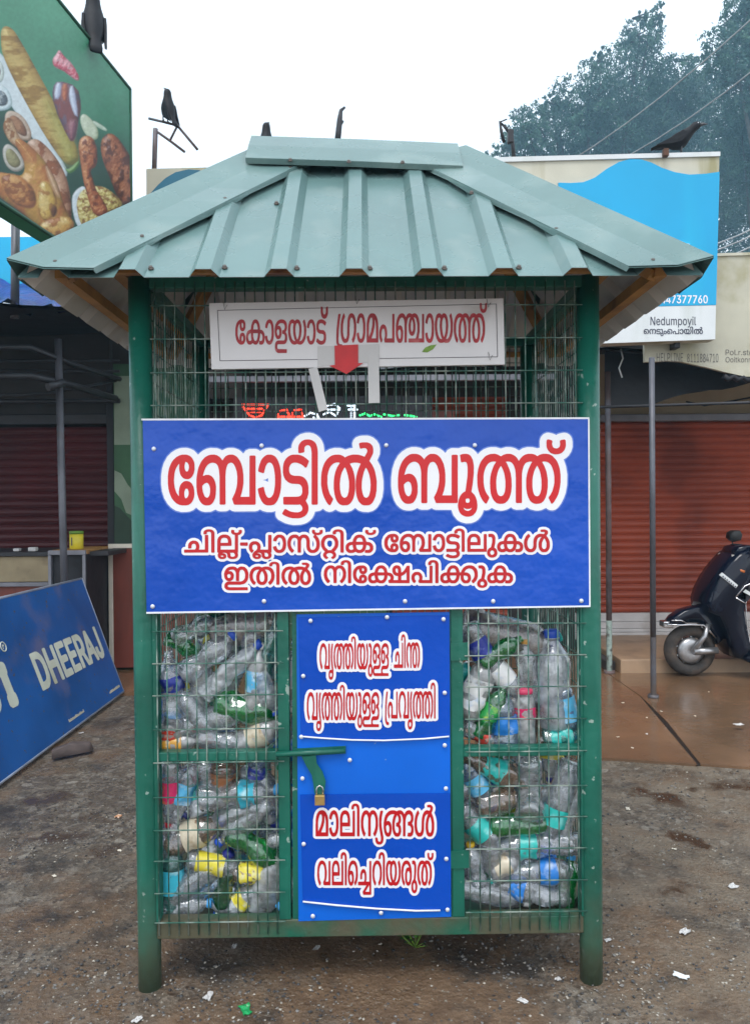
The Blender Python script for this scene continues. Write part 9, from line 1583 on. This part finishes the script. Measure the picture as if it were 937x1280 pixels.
mb.build('handlebar', M['seat'], sco)
for sy in (-1, 1):
    mb = MB().tube([(Sx(933,684)[0], sy*.22, Sx(932,684)[1]), (Sx(934,676)[0], sy*.24, Sx(934,676)[1])], .006, 6)
    mb.puff([Vector((Sx(a,b_)[0], sy*.25, Sx(a,b_)[1])) for a, b_ in ((929,674),(930,667),(935,664),(942,664),(945,670),(943,677),(935,679))], (Sx(937,671)[0], sy*.25, Sx(937,671)[1]), (0,1,0), .05).build('mirror', M['seat'], sco)
MB().tube([(0,-.075,WR), (.09,-.085,.33), (.12,-.07,.42)], .02, 8).tube([(0,.075,WR), (.09,.085,.33), (.12,.07,.42)], .02, 8).tube([(.0,-.08,WR),(.19,-.08,.215)], .028, 8).build('fork', M['alloy'], sco)
MB().puff(S3([(.34,.17),(.42,.12),(.95,.12),(1.0,.2),(.9,.22),(.44,.22)]), (.65,0,.17), (0,1,0), .2).build('floorboard', M['scooter'], sco)
MB().puff(S3([(.86,.2),(.9,.55),(.98,.66),(1.5,.74),(1.62,.70),(1.6,.58),(1.45,.46),(1.2,.42),(1.05,.3),(1.0,.18)]), (1.15,0,.52), (0,1,0), .2).build('rear_body', M['scooter'], sco)
MB().puff(S3([(.9,.67),(.95,.74),(1.3,.79),(1.58,.80),(1.62,.75),(1.4,.72),(1.0,.665)]), (1.25,0,.73), (0,1,0), .15).build('seat', M['seat'], sco)
MB().puff(S3([(1.1,.16),(1.2,.12),(1.4,.16),(1.45,.26),(1.2,.3),(1.1,.25)]), (1.27,0,.2), (0,1,0), .12).build('engine_cover', M['alloy'], sco)

# ------------------------------------------------------------------ crows
def crow(loc, heading, pitch, scale, lab, head=0.):
    "one continuous body from tail to crown, along x; then turned to its perch"
    c = empty('crow', loc)
    rings = [(-.215,.018,.030,.006),(-.17,.020,.034,.010),(-.12,.020,.030,.014),(-.085,.016,.036,.028),(-.05,.006,.054,.052),(0,.004,.064,.070),(.05,.016,.062,.068),(.085,.034,.053,.054),(.112,.050,.044,.046),(.135,.066,.038,.041),(.158,.078,.036,.038),(.182,.083,.030,.031),(.198,.081,.018,.020),(.205,.080,.008,.009)]
    V = []; F = []; n = 14
    for x, z, ry, rz in rings:
        for k in range(n): a = 2*math.pi*k/n; V.append(Vector((x, ry*math.cos(a), z+rz*math.sin(a))))
    for i in range(len(rings)-1):
        for k in range(n): F.append((i*n+k, i*n+(k+1) % n, (i+1)*n+(k+1) % n, (i+1)*n+k))
    F += [list(range(n))[::-1], [(len(rings)-1)*n+k for k in range(n)]]
    Rm = Matrix.Rotation(heading, 4, 'Z') @ Matrix.Rotation(-pitch, 4, 'Y') @ Matrix.Scale(scale, 4)
    def pc(mb, nm, m): mb.v = [tuple(Rm @ Vector(p)) for p in mb.v]; return mb.build(nm, m, c)
    pc(MB().add(V, F, 0, True), 'body', M['bird'])
    for sy in (-1, 1):
        w_ = [(.075,.045),(.05,.062),(0,.052),(-.06,.036),(-.13,.026),(-.175,.020),(-.12,.006),(-.05,-.012),(.02,-.018),(.06,.006)]
        P = [Vector((x, sy*(.050-.05*max(0, -x-.03)-.12*max(0, x-.04)), z)) for x, z in w_]
        mb = MB().prism(P, (0, sy*.012, 0)); pc(mb, 'wing', M['bird'])
        mb = MB(); up = (Rm.to_3x3()).inverted() @ Vector((0, 0, -1)); f0 = Vector((.015, sy*.026, -.045)); L = .062
        f1 = f0 + up.normalized()*L
        mb.tube([f0, f1], .006, 6)
        fw = Rm.to_3x3().inverted() @ (Matrix.Rotation(heading, 3, 'Z') @ Vector((1, 0, 0))); fw.normalize()
        mb.tube([f1-fw*.018, f1+fw*.03], .005, 5); pc(mb, 'leg', M['beak'])
        pc(MB().lathe([(-.003,.0045),(.003,.0045)], 8, M=Matrix.Translation((.181, sy*.0285, .090)) @ Matrix.Rotation(R(90), 4, 'X')), 'eye', M['chrome'])
    pc(MB().tube([(.192,0,.078),(.225,0,.075),(.256,0,.063)], [.016,.012,.002], 8), 'beak', M['beak'])
    foot = Rm @ Vector((.015, 0, -.045)); foot.z -= .062*scale
    c.location = Vector(loc) - foot
    tag(c, lab, 'crow'); return c
def onrail(px, py, P0, N, off=0): return onplane(px, py, P0, N)+N*off
p = fbz(onplane(126, 70, FB0, NB), fz1+.014) - NB*.05; crow(p, R(115), R(58), 1.2, 'crow on the top edge of the green food billboard')
crow(q(207, 153)+Vector((0,0,.006)), R(140), R(60), .74, 'crow perched on the bent antenna bars')
p = onplane(853, 193, PB0, ND); crow(p+Vector((0,0,.015))-ND*.03, R(-14), R(14), .84, 'crow leaning forward on the top of the blue and white sign')
p = q(333, 185); crow(p+Vector((0, .1, -.02)), R(70), R(60), .8, 'crow whose head only shows behind the left end of the booth ridge')

# ------------------------------------------------------------------ trees and cables
def leafmat(n, c):
    m = mat('leaf_'+n, c, .55, 0, .45, .9, stain=tuple(x*1.7 for x in c), sscale=.8, samt=.55); return m
LFM = [leafmat('a', (.030,.090,.062)), leafmat('b', (.05,.125,.075)), leafmat('c', (.024,.072,.055))]
def tree(base, h, crowns, n, leaf, lab, mats, seed, droop=.5):
    rnd = random.Random(seed); t = empty('tree', base); tag(t, lab, 'tree', 'trees behind the shops')
    mb = MB(); mb.tube([(0,0,-.3),(.1*h/10,0,h*.3),(0,.1,h*.62)], [.022*h,.016*h,.008*h], 10)
    for cx_, cy_, cz_, r in crowns:
        mb.tube([(0,.05,h*.35), (cx_*.5, cy_*.5, (h*.35+cz_)*.5+.2), (cx_, cy_, cz_)], [.009*h,.006*h,.002*h], 7)
        for k in range(4):
            a = rnd.uniform(0, 6.28); e = Vector((cx_+r*.8*math.cos(a), cy_+r*.8*math.sin(a), cz_+rnd.uniform(-.4,.5)*r)); mb.tube([(cx_*.7, cy_*.7, cz_-.3*r), e], [.003*h,.0008*h], 5)
    mb.build('trunk', M['bark'], t)
    mb = MB(); tot = sum(c[3]**2 for c in crowns)
    for ci, (cx_, cy_, cz_, r) in enumerate(crowns):
        k = int(n*r*r/tot); sprays = max(8, k//26)
        for s in range(sprays):
            d = Vector((rnd.gauss(0,1), rnd.gauss(0,1), rnd.gauss(0,1))).normalized()
            rr = r*(rnd.random()**.33)*(1+.28*mnoise.noise(d*2.1+Vector((seed, ci, 0))))
            o = Vector((cx_, cy_, cz_)) + Vector((d.x*rr, d.y*rr, d.z*rr*.85))
            sd_ = Vector((rnd.gauss(0,1), rnd.gauss(0,1), rnd.gauss(0,.5)-droop)).normalized()+d*.5; sl_ = rnd.uniform(.5, 1.1)*r*.28
            mi = 0 if mnoise.noise(o*.55+Vector((seed,0,0))) < .05 else 1
            if rnd.random() < .2: mi = 2
            for l in range(26):
                u = rnd.random(); p = o + sd_*(u*sl_) + Vector((rnd.gauss(0,1), rnd.gauss(0,1), rnd.gauss(0,1)))*(.055*r) - Vector((0,0,droop*u*u*sl_*.8))
                a = Vector((rnd.gauss(0,.7), rnd.gauss(0,.7), rnd.gauss(0,.5)-droop*1.2)).normalized()*leaf*rnd.uniform(.6,1.4); b_ = a.cross(Vector((rnd.gauss(0,1), rnd.gauss(0,1), rnd.gauss(0,1)))).normalized()*leaf*.22
                mb.add([p-a*.5, p+b_, p+a*.5, p-b_], [(0,1,2,3)], mi)
    mb.build_raw('crown', mats, t); return t
def tz(px, py, Y): return AT(px, py, Y)
def crown_at(base, lst, Y):
    return [((AT(px, py, Y+dy)-Vector(base)).x, dy, AT(px, py, Y+dy).z, r/FOCAL*Y) for px, py, r, dy in lst]
def mk(px, Y, h, lst, n, leaf, lab, seed, droop=.5):
    Y *= 2.4; h *= 2.4; leaf *= 1.75; n = int(n*1.75); lst = [(a, b, c, d*2.4) for a, b, c, d in lst]
    b_ = (AT(px, 633, Y).x, Y, 0); tree(b_, h, crown_at(b_, lst, Y), n, leaf, lab, LFM, seed, droop)
mk(735, 26, 13, [(800,45,26,0),(790,95,48,.5),(735,120,40,-.5),(765,160,55,.5),(700,165,38,0),(660,160,30,-1),(655,190,34,0),(715,205,40,1),(625,192,16,0),(800,170,55,1),(850,130,38,1),(842,100,34,0),(825,165,50,1),(690,130,18,0),(750,75,14,0),(815,18,16,0)], 42000, .15, 'tall feathery tree with drooping sprays left of the crow behind the blue and white sign', 4, .75)
mk(870, 30, 14, [(850,150,60,0),(840,215,60,0),(905,180,50,1),(880,95,26,0),(770,230,60,1),(700,250,50,1),(900,240,60,1)], 26000, .19, 'bushy dark tree directly behind the perched crow', 5, .4)
mk(990, 22, 14, [(915,60,38,0),(935,100,40,0),(965,60,70,1),(935,20,34,0),(1010,0,70,0),(945,-30,40,0),(985,130,70,1),(1040,90,70,0),(925,-40,18,0)], 36000, .14, 'tree reaching in from the top right corner behind the cables', 6, .6)
mk(960, 24, 8, [(935,190,44,0),(925,150,30,-.5),(975,170,60,.5),(960,230,50,0),(1020,200,60,0)], 22000, .14, 'lighter green tree at the right edge beyond the cream sign', 7, .4)
mk(930, 32, 7, [(915,265,45,0),(880,290,40,0),(960,290,60,0),(920,320,60,0),(850,320,60,0),(1000,330,70,0)], 14000, .2, 'dark low trees under the cables beyond the cream sign', 8, .3)
def cable(pts, r, m, lab):
    P = [AT(*p) for p in pts]; Q = []
    for i in range(len(P)-1):
        for k in range(8): 
            t = k/8; p = P[i].lerp(P[i+1], t); Q.append(p)
    Q.append(P[-1]); L = len(Q)-1
    for i, p in enumerate(Q): p.z -= .25*(1-(2*i/L-1)**2)
    tag(MB().tube(Q, r, 6).build('overhead_cable', m), lab, 'cable', 'overhead cables')
for i, (y0, y1) in enumerate(((292, 244), (300, 252), (312, 268), (322, 280), (336, 300))):
    cable(((820, y0+34, 11), (1100, y1-62, 10.5)), .011, M['cable_pale'], ('uppermost', 'second', 'middle', 'fourth', 'lowest')[i]+' of the five pale cables right of the blue and white sign')
cable(((640, 240, 13), (990, -25, 9)), .010, M['cable_pale'], 'long thin cable rising across the feathery tree to the top right')
cable(((690, 236, 13), (1010, 30, 9)), .010, M['cable_pale'], 'thin cable crossing just above the perched crow')

# ------------------------------------------------------------------ litter and weeds
def scrap(px, py, s, m, lab, cat='litter', asp=1.6, seed=0, h=.22):
    s *= .55
    g = GR(px, py); g.z = (gz(g.x, g.y) if abs(g.x) < 6 and g.y < 3.8 else .036); rnd = random.Random(seed+px)
    n = 5; V = []; ang = rnd.uniform(0, 3.1); ca, sa = math.cos(ang), math.sin(ang)
    for j in range(n):
        for i in range(n):
            x, y = (i/(n-1)-.5)*s*asp*(1+.2*rnd.uniform(-1,1)), (j/(n-1)-.5)*s*(1+.3*rnd.uniform(-1,1))
            V.append((g.x+x*ca-y*sa, g.y+x*sa+y*ca, g.z+.003+rnd.random()*s*h))
    F = [(j*n+i, j*n+i+1, (j+1)*n+i+1, (j+1)*n+i) for j in range(n-1) for i in range(n-1)]
    o = MB().add(V, F, 0, False).add([(a, b_, c-.0012) for a, b_, c in V], [f[::-1] for f in F]).build_raw('litter', m); tag(o, lab, cat); return o
WG = mat('wrapper_green', (.02,.32,.10), .3, 0, .1, 60, stain=(.6,.65,.5), sscale=40, samt=.58)
WO = mat('wrapper_orange', (.6,.3,.15), .4, 0, .2, 50, stain=(.7,.68,.62), sscale=50, samt=.5)
for px, py, s, m, lab in ((307,1262,.045,WG,'torn green wrapper on the road in front of the booth'), (261,1246,.035,M['paper'],'crumpled white paper left of the green wrapper'), (172,1275,.03,M['paper'],'white paper scrap at the bottom edge near the left post'), (395,1184,.028,M['paper'],'white scrap under the bottom rail of the booth'),
  (148,1021,.035,WO,'orange and white wrapper on the road left of the booth'), (293,1182,.025,M['paper'],'pale scrap under the lower left cage'), (653,1250,.028,M['paper'],'small white wrapper on the road right of the centre'), (697,1225,.02,M['paper'],'tiny white scrap beside the right post foot'),
  (760,1177,.025,M['paper'],'white paper bit right of the right booth post'), (915,1106,.04,M['paper'],'white scrap at the right edge of the road'), (855,1165,.045,M['paper'],'flattened grey white paper on the gravel at right'), (850,1221,.045,M['sign_white'],'trodden pale paper on the gravel near the bottom right'),
  (922,914,.055,M['paper'],'white plastic scrap on the wet pavement near the scooter'), (808,926,.02,M['paper'],'tiny white bit beside the pavement crack'), (784,1010,.03,M['cream'],'dry leaf on the road beside the pavement edge'), (102,925,.03,M['paper'],'white crumb near the end of the fallen board'), (150,1064,.02,M['cream'],'pale chip on the road left of the booth'),
  (68,1096,.02,M['cream'],'pale chip near the left edge of the road'), (808,905,.018,M['cream'],'small pale stone chip on the pavement'), (842,1060,.02,M['cream'],'little pale leaf on the road at right')):
    scrap(px, py, s, m, lab)
for px, py, s, lab in ((778,886,.02,'first'),(826,897,.02,'second'),(885,872,.018,'third'),(868,903,.022,'fourth'),(772,930,.02,'fifth'),(790,944,.018,'sixth')):
    scrap(px, py, s, M['cream'], 'tiny dry petal on the wet pavement beside the crack', 'petal')['group'] = 'petals on the wet pavement'
p0, p1 = GR(66, 945, .02), GR(112, 935, .02)
tag(MB().puff([p0+Vector((0,0,-.01)), p0+Vector((.0,.0,.035)), (p0+p1)/2+Vector((0,0,.05)), p1+Vector((0,0,.03)), p1+Vector((.02,0,-.01))], (p0+p1)/2+Vector((0,0,.015)), (-.1,.9,0), .035).build('wood_offcut', mat('driftwood', (.10,.075,.07), .8, 0, .35, 12)), 'weathered wood offcut lying on the road by the fallen blue board', 'wood')
rw = random.Random(8); g = GR(519, 1183); wd = empty('weed', (g.x, g.y, gz(g.x, g.y))); tag(wd, 'small green weed sprouting under the door of the booth', 'weed')
mb = MB(); ms = MB()
for k in range(15):
    a = rw.uniform(0, 6.28); d = Vector((math.cos(a), math.sin(a), 0)); h = rw.uniform(.015, .05); tip = d*rw.uniform(.012, .045)+Vector((0,0,h)); ms.tube([(0,0,0), tip], .0012, 4)
    s = rw.uniform(.010, .018); b_ = d.cross(Vector((0,0,1)))*s*.55; u = (d+Vector((0,0,rw.uniform(-.1,.6)))).normalized()
    mb.add([tip, tip+u*s*.5+b_, tip+u*s*1.2, tip+u*s*.5-b_], [(0,1,2,3)])
mb.build_raw('leaves', mat('weed_leaf', (.05,.22,.03), .5, 0, .35, 40), wd); ms.build('stem', M['leaf_green'], wd)

# ------------------------------------------------------------------ damp air between here and the trees
hz = MB().box((-120, -10, -1.5), (120, 150, 75))
hm = bpy.data.materials.new('haze'); hm.use_nodes = True; n = hm.node_tree.nodes; n.clear()
pv = n.new('ShaderNodeVolumePrincipled'); pv.inputs['Color'].default_value = (.42, .76, 1, 1); pv.inputs['Density'].default_value = .0031; pv.inputs['Anisotropy'].default_value = .2
ho = n.new('ShaderNodeOutputMaterial'); hm.node_tree.links.new(pv.outputs[0], ho.inputs['Volume'])
tag(hz.build('haze', hm), 'pale bluish damp air softening the trees behind the shops', 'haze', kind='stuff')
